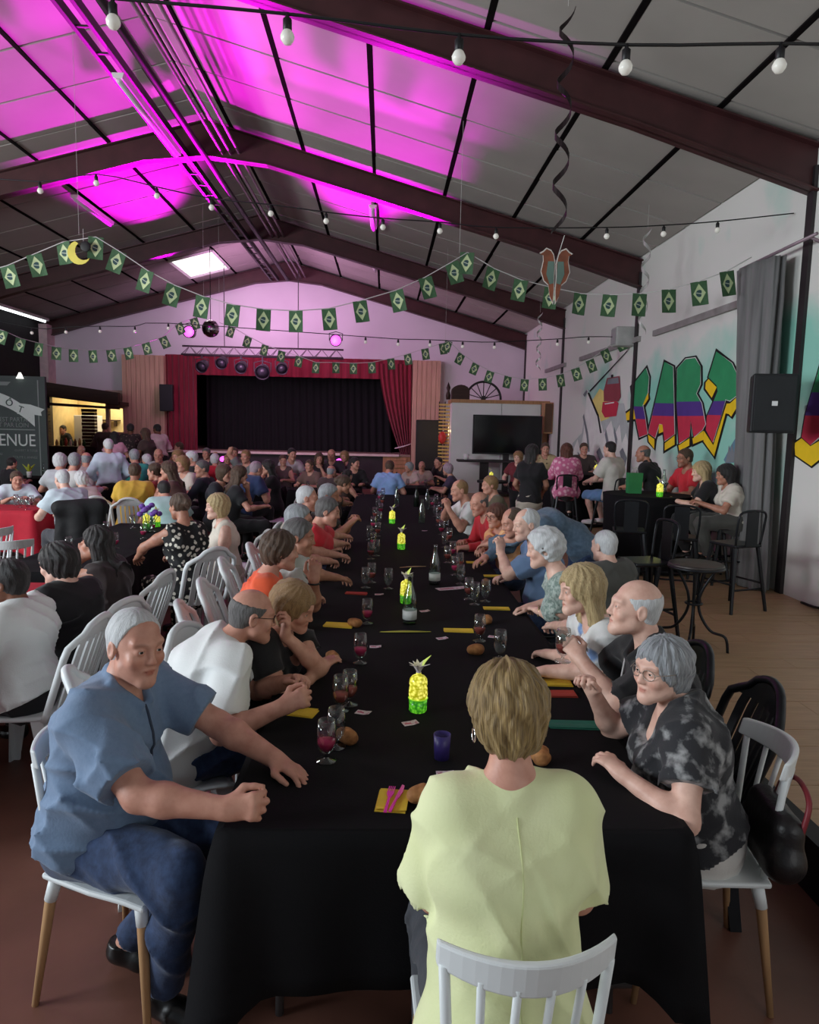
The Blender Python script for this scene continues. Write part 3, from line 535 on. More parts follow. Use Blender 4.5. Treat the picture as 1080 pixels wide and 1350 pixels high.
# ================================================================ people: bodies grown as one surface from a distance field
def axis_grid(lo, hi, base, zones):
    out = [lo]; x = lo
    while x < hi:
        st = base
        for a, b, s in zones:
            d = max(a - x, x - b, 0.0); st = min(st, s + d * 0.6)
        x += st; out.append(x)
    return np.array(out, dtype=np.float32)
class Field:
    def __init__(s, xs, ys, zs):
        s.ax = (xs, ys, zs); s.F = np.full((len(xs), len(ys), len(zs)), 1.0, np.float32)
    def sub(s, lo, hi):
        sl = []
        for a, l, h in zip(s.ax, lo, hi):
            i = max(0, int(np.searchsorted(a, l)) - 1); j = min(len(a), int(np.searchsorted(a, h)) + 2)
            if j <= i: return None
            sl.append(slice(i, j))
        g = [a[q] for a, q in zip(s.ax, sl)]
        return tuple(sl), g[0][:, None, None], g[1][None, :, None], g[2][None, None, :]
    def put(s, lo, hi, fn, k, op='u'):
        m = k + 0.012
        r = s.sub([a - m for a in lo], [a + m for a in hi])
        if r is None: return
        sl, X, Y, Z = r; d = fn(X, Y, Z); f = s.F[sl]
        if op == 'u':
            if k > 0:
                h = np.maximum(k - np.abs(f - d), 0) / k; s.F[sl] = np.minimum(f, d) - h * h * k * 0.25
            else: s.F[sl] = np.minimum(f, d)
        elif op == 's':
            if k > 0:
                h = np.maximum(k - np.abs(f + d), 0) / k; s.F[sl] = np.maximum(f, -d) + h * h * k * 0.25
            else: s.F[sl] = np.maximum(f, -d)
    def cone(s, p1, r1, p2, r2, k=0.02, flat=None, planes=(), op='u'):
        """tapered capsule; flat=(direction, scale) squashes it; planes=[(point, normal)] cut it off (kept where below)"""
        a = np.array(p1, float); b = np.array(p2, float); ab = b - a; L2 = max(1e-9, ab.dot(ab))
        R = max(r1, r2); lo = np.minimum(a, b) - R; hi = np.maximum(a, b) + R
        def fn(X, Y, Z):
            x, y, z = X - a[0], Y - a[1], Z - a[2]
            t = np.clip((x * ab[0] + y * ab[1] + z * ab[2]) / L2, 0, 1)
            x = x - t * ab[0]; y = y - t * ab[1]; z = z - t * ab[2]
            q = x * x + y * y + z * z; sc = 1.0
            if flat is not None:
                n, f = flat; w = x * n[0] + y * n[1] + z * n[2]; q = q + w * w * (1 / (f * f) - 1); sc = min(1.0, f ** 0.5)
            d = (np.sqrt(q) - (r1 + (r2 - r1) * t)) * sc
            for p, nn in planes: d = np.maximum(d, (X - p[0]) * nn[0] + (Y - p[1]) * nn[1] + (Z - p[2]) * nn[2])
            return d
        s.put(lo, hi, fn, k, op)
    def ell(s, c, rad, R=None, k=0.02, op='u', planes=()):
        c = np.array(c, float); R = np.eye(3) if R is None else R; m = max(rad)
        ext = np.sqrt(((R * np.array(rad)[None, :]) ** 2).sum(1))
        def fn(X, Y, Z):
            x, y, z = X - c[0], Y - c[1], Z - c[2]
            u = (x * R[0, 0] + y * R[1, 0] + z * R[2, 0]) / rad[0]; v = (x * R[0, 1] + y * R[1, 1] + z * R[2, 1]) / rad[1]; w = (x * R[0, 2] + y * R[1, 2] + z * R[2, 2]) / rad[2]
            k0 = np.sqrt(u * u + v * v + w * w) + 1e-6; k1 = np.sqrt((u / rad[0]) ** 2 + (v / rad[1]) ** 2 + (w / rad[2]) ** 2) + 1e-6
            d = k0 * (k0 - 1) / k1
            for p, nn in planes: d = np.maximum(d, (X - p[0]) * nn[0] + (Y - p[1]) * nn[1] + (Z - p[2]) * nn[2])
            return d
        s.put(c - ext, c + ext, fn, k, op)
    def cut(s, p, n):
        X, Y, Z = s.ax[0][:, None, None], s.ax[1][None, :, None], s.ax[2][None, None, :]
        s.F = np.maximum(s.F, ((X - p[0]) * n[0] + (Y - p[1]) * n[1] + (Z - p[2]) * n[2]).astype(np.float32))
    def warp(s, fn):
        near = np.abs(s.F) < 0.05
        i, j, k = np.nonzero(near)
        if len(i): s.F[i, j, k] += fn(s.ax[0][i], s.ax[1][j], s.ax[2][k]).astype(np.float32)
    def surface(s):
        """naive surface nets -> verts, quads"""
        F = s.F; nx, ny, nz = F.shape
        I = F < 0
        c = np.zeros((nx - 1, ny - 1, nz - 1), np.int8)
        offs = [(a, b, d) for a in (0, 1) for b in (0, 1) for d in (0, 1)]
        for a, b, d in offs: c += I[a:nx - 1 + a, b:ny - 1 + b, d:nz - 1 + d]
        i, j, k = np.nonzero((c > 0) & (c < 8))
        if len(i) == 0: return np.zeros((0, 3)), np.zeros((0, 4), int)
        idx = np.full(c.shape, -1, np.int32); idx[i, j, k] = np.arange(len(i))
        acc = np.zeros((len(i), 3)); cnt = np.zeros(len(i))
        for e in range(3):
            for u in (0, 1):
                for v in (0, 1):
                    o1 = [0, 0, 0]; o1[(e + 1) % 3] = u; o1[(e + 2) % 3] = v; o2 = list(o1); o2[e] = 1
                    A = (i + o1[0], j + o1[1], k + o1[2]); B = (i + o2[0], j + o2[1], k + o2[2])
                    fa = F[A]; fb = F[B]; m = (fa < 0) != (fb < 0)
                    t = np.where(m, fa / np.where(m, fa - fb, 1), 0)
                    for q in range(3):
                        pa = s.ax[q][A[q]]; pb = s.ax[q][B[q]]
                        acc[:, q] += np.where(m, pa + t * (pb - pa), 0)
                    cnt += m
        V = acc / cnt[:, None]
        Q = []
        for e in range(3):
            u, v = (e + 1) % 3, (e + 2) % 3
            sa = [slice(1, None)] * 3; sa[e] = slice(0, -1); sb = [slice(1, None)] * 3
            ia = I[tuple(sa)]; ib = I[tuple(sb)] if False else None
            s1 = [slice(1, -1)] * 3; s1[e] = slice(0, -1); s2 = [slice(1, -1)] * 3; s2[e] = slice(1, None)
            a_ = I[tuple(s1)]; b_ = I[tuple(s2)]
            p = np.nonzero(a_ != b_)
            if len(p[0]) == 0: continue
            g = [p[0].copy(), p[1].copy(), p[2].copy()]
            for q in range(3):
                if q != e: g[q] = g[q] + 1
            def cell(du, dv):
                h = [g[0].copy(), g[1].copy(), g[2].copy()]; h[u] = h[u] - du; h[v] = h[v] - dv
                return idx[h[0], h[1], h[2]]
            q4 = np.stack([cell(1, 1), cell(0, 1), cell(0, 0), cell(1, 0)], 1)
            flip = ~a_[p]
            q4[flip] = q4[flip][:, ::-1]
            Q.append(q4)
        Q = np.concatenate(Q); Q = Q[(Q >= 0).all(1)]
        return V, Q
def relax(V, Q, it=1, w=0.5):
    for _ in range(it):
        S = np.zeros_like(V); C = np.zeros(len(V))
        for a in range(4):
            np.add.at(S, Q[:, a], V[Q[:, (a + 1) % 4]]); np.add.at(C, Q[:, a], 1)
            np.add.at(S, Q[:, a], V[Q[:, (a + 3) % 4]]); np.add.at(C, Q[:, a], 1)
        V = V * (1 - w) + w * S / np.maximum(C, 1)[:, None]
    return V
def largest(V, Q, share=0.06):
    """keeps the connected pieces with at least this share of the faces"""
    lab = np.arange(len(V))
    for _ in range(400):
        m = lab[Q].min(1); new = lab.copy()
        for a in range(4): np.minimum.at(new, Q[:, a], m)
        new = new[new]
        if (new == lab).all(): break
        lab = new
    c = np.bincount(lab[Q[:, 0]], minlength=len(V)); keep = c[lab[Q[:, 0]]] >= share * len(Q); Q = Q[keep]
    used = np.unique(Q); mp = np.full(len(V), -1); mp[used] = np.arange(len(used))
    return V[used], mp[Q]
def np_mesh(name, V, Q, m, attr=None, vec=None):
    me = bpy.data.meshes.new(name)
    me.vertices.add(len(V)); me.vertices.foreach_set('co', V.astype(np.float32).ravel())
    me.loops.add(len(Q) * 4); me.loops.foreach_set('vertex_index', Q.astype(np.int32).ravel())
    me.polygons.add(len(Q)); me.polygons.foreach_set('loop_start', np.arange(0, len(Q) * 4, 4, dtype=np.int32))
    me.polygons.foreach_set('use_smooth', np.ones(len(Q), bool))
    me.update(calc_edges=True)
    me.materials.append(m)
    if attr is not None:
        a = me.color_attributes.new('Col', 'FLOAT_COLOR', 'POINT')
        a.data.foreach_set('color', np.concatenate([attr, np.ones((len(V), 1))], 1).astype(np.float32).ravel())
    if vec is not None:
        a = me.attributes.new('strand', 'FLOAT_VECTOR', 'POINT'); a.data.foreach_set('vector', vec.astype(np.float32).ravel())
    return me

def skin_mat(name, col):
    if name in MATS: return MATS[name]
    m = bpy.data.materials.new(name); m.use_nodes = True; MATS[name] = m
    nt = m.node_tree; N = nt.nodes; L = nt.links; b = N['Principled BSDF']
    b.inputs['Roughness'].default_value = 0.48; b.inputs['Specular IOR Level'].default_value = 0.4
    at = N.new('ShaderNodeAttribute'); at.attribute_name = 'Col'
    tc = N.new('ShaderNodeTexCoord'); nz = N.new('ShaderNodeTexNoise'); nz.inputs['Scale'].default_value = 22; nz.inputs['Detail'].default_value = 5
    L.new(tc.outputs['Object'], nz.inputs['Vector'])
    cr = N.new('ShaderNodeValToRGB'); e = cr.color_ramp.elements
    e[0].position = 0.3; e[0].color = (col[0] * 0.86, col[1] * 0.76, col[2] * 0.74, 1); e[1].position = 0.7; e[1].color = (col[0] * 1.08, col[1] * 1.08, col[2] * 1.08, 1)
    L.new(nz.outputs['Fac'], cr.inputs['Fac'])
    mx = N.new('ShaderNodeMix'); mx.data_type = 'RGBA'; mx.blend_type = 'MULTIPLY'; mx.inputs['Factor'].default_value = 1
    L.new(cr.outputs['Color'], mx.inputs['A']); L.new(at.outputs['Color'], mx.inputs['B'])
    L.new(mx.outputs['Result'], b.inputs['Base Color'])
    n2 = N.new('ShaderNodeTexNoise'); n2.inputs['Scale'].default_value = 160; L.new(tc.outputs['Object'], n2.inputs['Vector'])
    bp = N.new('ShaderNodeBump'); bp.inputs['Strength'].default_value = 0.12; bp.inputs['Distance'].default_value = 0.004
    L.new(n2.outputs['Fac'], bp.inputs['Height']); L.new(bp.outputs['Normal'], b.inputs['Normal'])
    return m
SKIN = {'pale': rgb(222, 182, 164), 'ruddy': rgb(202, 150, 130), 'tan': rgb(178, 128, 106), 'brown': rgb(120, 78, 58), 'fair': rgb(236, 198, 178)}
def hair_mat(name, c1, c2):
    return mat('hair_' + name, c1, 0.55, col2=c2, scale=1.0, stretch=(90, 90, 4.0), attr='strand', bump=0.6, bscale=1.5, detail=5, thr=(0.25, 0.8), sheen=0.15)
HAIR = {'white': (rgb(176, 178, 180), rgb(238, 240, 240)), 'grey': (rgb(96, 98, 102), rgb(192, 196, 200)), 'darkgrey': (rgb(52, 50, 50), rgb(128, 124, 122)), 'brown': (rgb(42, 28, 20), rgb(104, 76, 54)),
        'black': (rgb(14, 12, 12), rgb(44, 38, 36)), 'blonde': (rgb(140, 112, 70), rgb(220, 198, 150)), 'dirtyblonde': (rgb(84, 62, 34), rgb(186, 156, 100)), 'auburn': (rgb(50, 26, 18), rgb(120, 66, 44)), 'mauve': (rgb(120, 100, 112), rgb(200, 180, 190)), 'lightbrown': (rgb(110, 80, 50), rgb(176, 138, 92))}

def rotm(yaw=0, pitch=0, roll=0):
    """pitch>0 looks down, yaw>0 turns left, roll>0 tilts to the right shoulder; degrees"""
    return np.array(Matrix.Rotation(math.radians(yaw), 3, 'Z') @ Matrix.Rotation(math.radians(-pitch), 3, 'X') @ Matrix.Rotation(math.radians(roll), 3, 'Y'))
def ik(S, W, l1, l2, hint):
    S = np.array(S, float); W = np.array(W, float); d = W - S; D = np.linalg.norm(d)
    if D > (l1 + l2) * 0.995: W = S + d / D * (l1 + l2) * 0.995; d = W - S; D = np.linalg.norm(d)
    D = max(D, abs(l1 - l2) + 0.02)
    n = d / np.linalg.norm(d); a = (l1 * l1 - l2 * l2 + D * D) / (2 * D); h = math.sqrt(max(0, l1 * l1 - a * a))
    hv = np.array(hint, float); hv = hv - hv.dot(n) * n; hv /= max(1e-6, np.linalg.norm(hv))
    return S + n * a + hv * h, W
def hand_prims(F, W, Y, Zn, side, curl, g=1.0, thumb=0.5, spread=1.0):
    """palm + five bent fingers; W wrist, Y finger direction, Zn back-of-hand normal, side +1 right hand"""
    Y = Y / np.linalg.norm(Y); Zn = Zn - Zn.dot(Y) * Y; Zn /= np.linalg.norm(Zn); X = np.cross(Y, Zn) * 1.0
    T = -X * side                                    # towards the thumb (right hand, palm down: thumb points left)
    P = lambda x, y, z: W + T * (x * g) + Y * (y * g) + Zn * (z * g)
    F.cone(W, 0.027 * g, P(0.0, 0.025, 0), 0.031 * g, 0.02, flat=(Zn, 0.72))
    for x0 in (0.024, 0.003, -0.02): F.cone(P(x0 * 0.6, 0.02, 0), 0.019 * g, P(x0, 0.082, 0), 0.0165 * g, 0.016, flat=(Zn, 0.8))
    for i, (x0, ln, r) in enumerate(((0.031, 0.072, 0.0095), (0.0105, 0.08, 0.0098), (-0.0105, 0.074, 0.0093), (-0.030, 0.058, 0.0084))):
        c = curl[i] if isinstance(curl, (list, tuple)) else curl
        p = P(x0, 0.088 - 0.006 * abs(i - 1), 0.002); ang = c * 0.55; sx = (1.5 - i) * 0.07 * spread
        for j, fr in enumerate((0.46, 0.31, 0.25)):
            d = Y * math.cos(ang) - Zn * math.sin(ang) + T * sx; d /= np.linalg.norm(d)
            q = p + d * ln * fr * g
            F.cone(p, r * g * (1.04 - 0.08 * j), q, r * g * (0.96 - 0.08 * j), 0.004 if j else 0.009); p = q; ang += c * 0.85
    p = P(0.022, 0.022, -0.008); d1 = T * 0.72 + Y * 0.62 - Zn * 0.25; d1 /= np.linalg.norm(d1); q = p + d1 * 0.043 * g
    F.cone(p, 0.0165 * g, q, 0.0125 * g, 0.014)
    d2 = Y * (0.85 - thumb * 0.15) + T * (0.35 - thumb * 0.7) - Zn * 0.25 * thumb; d2 /= np.linalg.norm(d2); r2 = q + d2 * 0.03 * g
    F.cone(q, 0.0122 * g, r2, 0.0105 * g, 0.005); F.cone(r2, 0.0105 * g, r2 + (d2 - T * 0.2 * thumb) * 0.024 * g, 0.0085 * g, 0.004)

def wrinkle(seed, amp, k=44.0, dirz=0.45):
    r = random.Random(seed); W = [(r.uniform(-1, 1), r.uniform(-1, 1), r.uniform(-1, 1) * dirz + r.choice((-1, 1)) * 0.5, r.uniform(0, 6.28), r.uniform(0.7, 1.3), [r.uniform(-9, 9) for _ in range(3)]) for _ in range(4)]
    def fn(x, y, z):
        s = 0
        wx = x + 0.035 * np.sin(11 * z + 7 * y); wz = z + 0.03 * np.sin(13 * x + 9 * y)
        for a, b, c, p, q, M_ in W:
            u = np.sin(0.5 * k * q * (a * wx + b * y + c * wz) + p); w = np.clip(0.2 + np.sin(M_[0] * x + M_[1] * y + M_[2] * z + 3 * p), 0, 1); s = s + w * ((1 - np.abs(u)) ** 2 * 1.4 - 0.12)
        return -amp * s * 0.5
    return fn

def make_person(name, sex='m', hip=0.53, head=None, lean=8, slean=0, twist=0, hyaw=0, hpitch=8, hroll=0, hands=None, hcurl=(0.9, 0.9), hdir=None, hnorm=None, ehint=None,
                stand=False, knees=None, feet=None, skin='ruddy', hair=('short', 'white'), top=('short', 'x'), tmat=None, legmat=None, leg='long', shoe=None, fat=0.0, res='mid', spine=1.0, brow=None, beard=None, seed=1, collar=False, glasses=None, skinm=None, at=None, yaw=0.0, fz=0.0, g=0.97, whands=None, wel=None, label=None, group=None, smile=0.0, eyes=True, legs=True, neckline=0.0, hem=0.0, sleeve=None, loose=0.0):
    """builds a person facing +Y with the origin on the floor under the hips; returns (root, head centre in local space)"""
    fem = sex == 'f'
    H = {'hero': (0.0034, 0.0055, 0.014), 'near': (0.005, 0.007, 0.016), 'mid': (0.0065, 0.008, 0.02), 'far': (0.009, 0.012, 0.026)}[res]
    sw = 0.143 if fem else 0.17                      # half shoulder width to the joint
    la, lf = (0.275, 0.24) if fem else (0.295, 0.26)
    Rt = np.array(Matrix.Rotation(math.radians(-lean), 3, 'X')) ; side = math.radians(slean)
    Rl = np.array(Matrix.Rotation(side, 3, 'Y'))
    def sp(u, f=0.0, x=0.0):                          # uses the current spine scale                          # point at height u up the bent spine, f forward, x right
        u = u * spine; b = u / 0.52
        a = math.radians(-lean * (0.45 + 0.55 * b)); R = Rl @ np.array(Matrix.Rotation(a, 3, 'X')) @ np.array(Matrix.Rotation(math.radians(twist) * b, 3, 'Z'))
        return np.array([0, 0, hip]) + R @ np.array([x, f, u])
    Rh = rotm(hyaw, hpitch, hroll)
    def headc(): return sp(0.585, 0.02) + Rh @ np.array([0, 0.012, 0.0]) + np.array([0, 0.0, 0.075])
    loc = np.zeros(3)
    if at is not None:
        z1 = headc()[2]; s0 = spine; spine = spine * 0.9; z2 = headc()[2]
        spine = min(1.16, max(0.70, s0 * (1 - 0.1 * (z1 - (at[2] - fz) / g) / max(1e-4, z1 - z2))))
        ya = math.radians(yaw); c, s_ = math.cos(ya), math.sin(ya); h = headc() * g
        loc = np.array([at[0] - (c * h[0] - s_ * h[1]), at[1] - (s_ * h[0] + c * h[1]), fz])
        inv = lambda p: ((c * (p[0] - loc[0]) + s_ * (p[1] - loc[1])) / g, (-s_ * (p[0] - loc[0]) + c * (p[1] - loc[1])) / g, (p[2] - fz) / g)
        if whands: hands = tuple(inv(p) for p in whands)
    fwd = sp(0.4, 1.0) - sp(0.4, 0.0); up3 = sp(0.5) - sp(0.4); up3 /= np.linalg.norm(up3)
    pel, wai, che = sp(0.0, -0.01), sp(0.17), sp(0.335)
    neck = sp(0.50, -0.005); hb = sp(0.585, 0.02)
    hc = hb + Rh @ np.array([0, 0.012, 0.0]) + np.array([0, 0.0, 0.075])
    hw = lambda p: hc + Rh @ np.array(p, float)
    shR, shL = sp(0.455, 0, sw), sp(0.455, 0, -sw)
    # hand targets
    if hands is None: hands = ((0.14, 0.40, 0.79), (-0.14, 0.40, 0.79))
    ehint = ehint or ((0.7, -0.5, -0.6), (-0.7, -0.5, -0.6))
    elR, wrR = ik(shR, hands[0], la, lf, ehint[0]); elL, wrL = ik(shL, hands[1], la, lf, ehint[1])
    arms = ((1, shR, elR, wrR, 0), (-1, shL, elL, wrL, 1))
    if stand:
        knees = knees or ((0.095, 0.03, 0.5), (-0.095, 0.03, 0.5)); feet = feet or ((0.10, -0.02, 0.09), (-0.10, -0.02, 0.09))
    else:
        knees = knees or ((0.13, 0.42, hip + 0.0), (-0.13, 0.42, hip + 0.0)); feet = feet or ((0.13, 0.40, 0.09), (-0.13, 0.40, 0.09))
    gz = lambda lo, hi, s: (lo, hi, s)
    allp = np.array([pel, che, hc + Rh @ np.array([0, 0, 0.13]), wrR, wrL, elR, elL, *[np.array(k) for k in knees], *[np.array(f) for f in feet], hc + np.array([0.13, 0.15, 0]), hc - np.array([0.13, 0.13, 0])])
    lo = allp.min(0) - 0.26; hi = allp.max(0) + 0.24; lo[2] = 0.0 if legs else hip - 0.3; hi[2] = hc[2] + 0.16
    zx = [[gz(hc[q] - 0.105, hc[q] + 0.105, H[0])] for q in range(3)]; zx[2][0] = (hc[2] - 0.14, hc[2] + 0.12, H[0])
    hdirs = []
    for n, (sd, S, E, Wp, i) in enumerate(arms):
        d = (hdir[i] if hdir and hdir[i] is not None else (Wp - E)); d = np.array(d, float); d /= np.linalg.norm(d)
        zn = np.array(hnorm[i] if hnorm and hnorm[i] is not None else (sd * 0.25, -0.1, 1.0), float)
        hdirs.append((d, zn)); c = Wp + d * 0.085
        for q in range(3): zx[q].append((c[q] - 0.085, c[q] + 0.085, H[1]))
    xs, ys, zs = [axis_grid(lo[q], hi[q], H[2], zx[q]) for q in range(3)]
    fr = (fwd / np.linalg.norm(fwd))
    rb = 0.155 if fem else 0.165; fw = fat
    # ---- body
    F = Field(xs, ys, zs)
    def torso(F, e, k=0.05):
        F.cone(pel, rb + 0.01 + fw * 0.6 + e * (1.0 if e == 0 else 1.9) + (0.008 if e else 0), wai, 0.128 + fw + e + (0.012 if not fem else 0), k, flat=(fr, 0.74 + fw))
        F.cone(wai, 0.128 + fw + e + (0.012 if not fem else 0), che, (0.138 if fem else 0.158) + fw * 0.5 + e, k, flat=(fr, 0.72 + fw))
        F.cone(sp(0.43, 0, -sw + 0.04), 0.066 + e, sp(0.43, 0, sw - 0.04), 0.066 + e, k)
        F.cone(sp(0.36, -0.035, -0.09), 0.085 + e, sp(0.36, -0.035, 0.09), 0.085 + e, k)
        if fem:
            for s_ in (-1, 1): F.ell(sp(0.315, 0.085 + fw * 0.4, s_ * 0.072), (0.07 + e, 0.06 + e, 0.07 + e), k=0.05)
        if fat > 0.01: F.ell(sp(0.15, 0.05 + fat * 0.6), (0.13 + fat + e, 0.10 + fat + e, 0.13 + e), k=0.06)
    torso(F, 0)
    F.cone(sp(0.44, -0.01), 0.058, hw((0, -0.03, -0.045)), 0.052 if not fem else 0.046, 0.03)
    for s_ in (-1, 1): F.cone(sp(0.495, -0.015, 0.02 * s_), 0.045, sp(0.46, -0.01, s_ * (sw - 0.03)), 0.045, 0.05)
    ra = (0.052, 0.042, 0.045, 0.029) if not fem else (0.047, 0.037, 0.039, 0.025)
    ra = tuple(r + fat * 0.08 for r in ra)
    for sd, S, E, Wp, i in arms:
        F.cone(S, ra[0] + 0.008, S + (E - S) * 0.45, ra[0], 0.04); F.cone(S + (E - S) * 0.45, ra[0], E, ra[1], 0.03)
        F.cone(E, ra[1], E + (Wp - E) * 0.3, ra[2], 0.025); F.cone(E + (Wp - E) * 0.3, ra[2], Wp, ra[3], 0.025)
        hand_prims(F, Wp, hdirs[i][0], hdirs[i][1], sd, hcurl[i], 0.93 if fem else 1.02)
    if legs:
        for s_, kn, ft in ((1, knees[0], feet[0]), (-1, knees[1], feet[1])):
            kn = np.array(kn, float); ft = np.array(ft, float); hj = pel + np.array([s_ * 0.09, 0, -0.01])
            F.cone(hj, 0.084, kn, 0.051, 0.03); F.cone(kn, 0.05, kn + (ft - kn) * 0.35, 0.05, 0.02); F.cone(kn + (ft - kn) * 0.35, 0.05, ft, 0.036, 0.03)
            F.cone(ft + np.array([0, -0.03, -0.045]), 0.03, ft + np.array([0.02 * s_, 0.14, -0.058]), 0.026, 0.03)
    # ---- head
    hs = 0.92 if fem else 0.98
    E_ = lambda c, r, k=0.02, op='u': F.ell(hw(np.array(c) * hs), tuple(np.array(r) * hs), Rh, k, op)
    C_ = lambda a, r1, b, r2, k=0.015, op='u', flat=None: F.cone(hw(np.array(a) * hs), r1 * hs, hw(np.array(b) * hs), r2 * hs, k, op=op, flat=flat)
    E_((0, -0.012, 0.036), (0.077, 0.096, 0.086)); E_((0, 0.034, -0.028), (0.062, 0.062, 0.084), 0.03)
    C_((-0.046, 0.02, -0.062), 0.022, (-0.012, 0.074, -0.094), 0.02, 0.03); C_((0.046, 0.02, -0.062), 0.022, (0.012, 0.074, -0.094), 0.02, 0.03)
    E_((0, 0.08, -0.097), (0.022, 0.018, 0.018), 0.02)
    for s_ in (-1, 1):
        E_((s_ * 0.043, 0.068, -0.022), (0.022, 0.02, 0.022), 0.02)                     # cheek
        C_((s_ * 0.012, 0.088, 0.030), 0.010, (s_ * 0.046, 0.073, 0.034), 0.010, 0.02)   # brow ridge
        E_((s_ * 0.032, 0.099, 0.009), (0.019, 0.015, 0.012), 0.014, 's')                 # eye socket
        if eyes: E_((s_ * 0.032, 0.0785, 0.009), (0.0165, 0.0155, 0.0150), 0.006); E_((s_ * 0.032, 0.0935, 0.0083), (0.0125, 0.010, 0.0034), 0.002, 's')
        E_((s_ * 0.079, -0.008, -0.004), (0.009, 0.02, 0.032), 0.008); E_((s_ * 0.087, -0.004, 0.0), (0.006, 0.011, 0.018), 0.005, 's')
    C_((0, 0.089, 0.02), 0.008, (0, 0.107, -0.022), 0.0105, 0.014); E_((0, 0.107, -0.024), (0.0105, 0.010, 0.0095), 0.008)
    for s_ in (-1, 1): E_((s_ * 0.012, 0.098, -0.027), (0.0075, 0.009, 0.0075), 0.007)
    C_((-0.02, 0.086, -0.056), 0.0055, (0.02, 0.086, -0.056), 0.0055, 0.008); E_((0, 0.0945, -0.0535), (0.018, 0.0065, 0.0055), 0.006); E_((0, 0.093, -0.065), (0.016, 0.0075, 0.0065), 0.006)
    C_((-0.022, 0.094, -0.0592), 0.0022, (0.022, 0.094, -0.0592), 0.0022, 0.002, 's')
    V, Q = F.surface(); V = relax(V, Q, 1, 0.35)
    hl = ((V - hc) @ Rh) / hs                            # head-local coordinates for lips, brows, cheeks, stubble
    col = np.ones((len(V), 3)); x, y, z = np.abs(hl[:, 0]), hl[:, 1], hl[:, 2]
    near = (y > 0.03) & (x < 0.09) & (z > -0.13) & (z < 0.12)
    def bl(mask, c, w): col[near] = col[near] * (1 - (mask * w)[near][:, None]) + np.array(c) * (mask * w)[near][:, None]
    sm = lambda d, e: np.clip(1 - d, 0, 1) if e is None else np.clip((1 - d) / e, 0, 1)
    bl(sm(np.sqrt((x / 0.024) ** 2 + ((z + 0.0592) / 0.0115) ** 2), 0.4), (0.80, 0.52, 0.50), 0.9)
    bl(sm(np.sqrt(((x - 0.042) / 0.03) ** 2 + ((z + 0.03) / 0.03) ** 2), 1.0), (1.05, 0.82, 0.78), 0.6)
    bl(sm(np.sqrt((x / 0.016) ** 2 + ((z + 0.026) / 0.016) ** 2), 1.0), (1.04, 0.8, 0.76), 0.6)
    bl(sm(np.sqrt(((x - 0.032) / 0.022) ** 2 + ((z - 0.005) / 0.015) ** 2), 0.8), (0.78, 0.64, 0.62), 0.55)
    if brow: bl(sm(np.sqrt(((x - 0.034) / 0.023) ** 2 + ((z - 0.033 + 6 * (x - 0.03) ** 2) / 0.0068) ** 2), 0.5), brow, 0.85)
    if beard:
        bm = np.clip((-0.036 - z) / 0.02, 0, 1) * np.clip((0.10 - np.sqrt((x / 0.9) ** 2)) / 0.03, 0, 1) * (1 - sm(np.sqrt((x / 0.024) ** 2 + ((z + 0.0592) / 0.0105) ** 2), 0.4))
        bl(bm, beard, 0.75)
    root = link(name, None, label=label, cat='person', group=group); root.location = loc; root.rotation_euler = (0, 0, math.radians(yaw)); root.scale = (g, g, g)
    kids = []
    sk = skinm or skin_mat('skin_' + skin, SKIN[skin])
    kids.append(link('body', np_mesh('body', V, Q, sk, attr=col), root))
    tri = len(Q)
    # ---- eyes
    if eyes:
        for s_ in (-1, 1):
            mb = MB(); R = 0.0126 * hs; n, m_ = (14, 12) if res in ('hero', 'near') else (8, 8)
            vs = []; fs = []; mi = []
            for a in range(m_ + 1):
                th = PI * a / m_
                for b in range(n):
                    ph = 2 * PI * b / n; vs.append(hw(np.array((s_ * 0.032 * hs, 0.0795 * hs, 0.009 * hs)) + R * np.array((math.sin(th) * math.cos(ph), math.cos(th), math.sin(th) * math.sin(ph)))))
            o0 = len(mb.v); mb.v += [tuple(v) for v in vs]
            for a in range(m_):
                th = (a + 0.5) / m_
                for b in range(n):
                    mb.f.append((a * n + b, a * n + (b + 1) % n, (a + 1) * n + (b + 1) % n, (a + 1) * n + b)); mb.mi.append(2 if th < 0.06 else (1 if th < 0.19 else 0))
            kids.append(build('eye', mb, [mat('eye_white', rgb(226, 218, 210), 0.2, var=0.03), mat('eye_iris', rgb(74, 72, 66), 0.2, var=0.2, scale=200), mat('eye_pupil', rgb(8, 8, 8), 0.1, var=0)], root, smooth=True))
    # ---- shirt
    ctop = top[0]; e = 0.012 + loose
    cres = {'hero': 0.0075, 'near': 0.012, 'mid': 0.016, 'far': 0.024}[res]
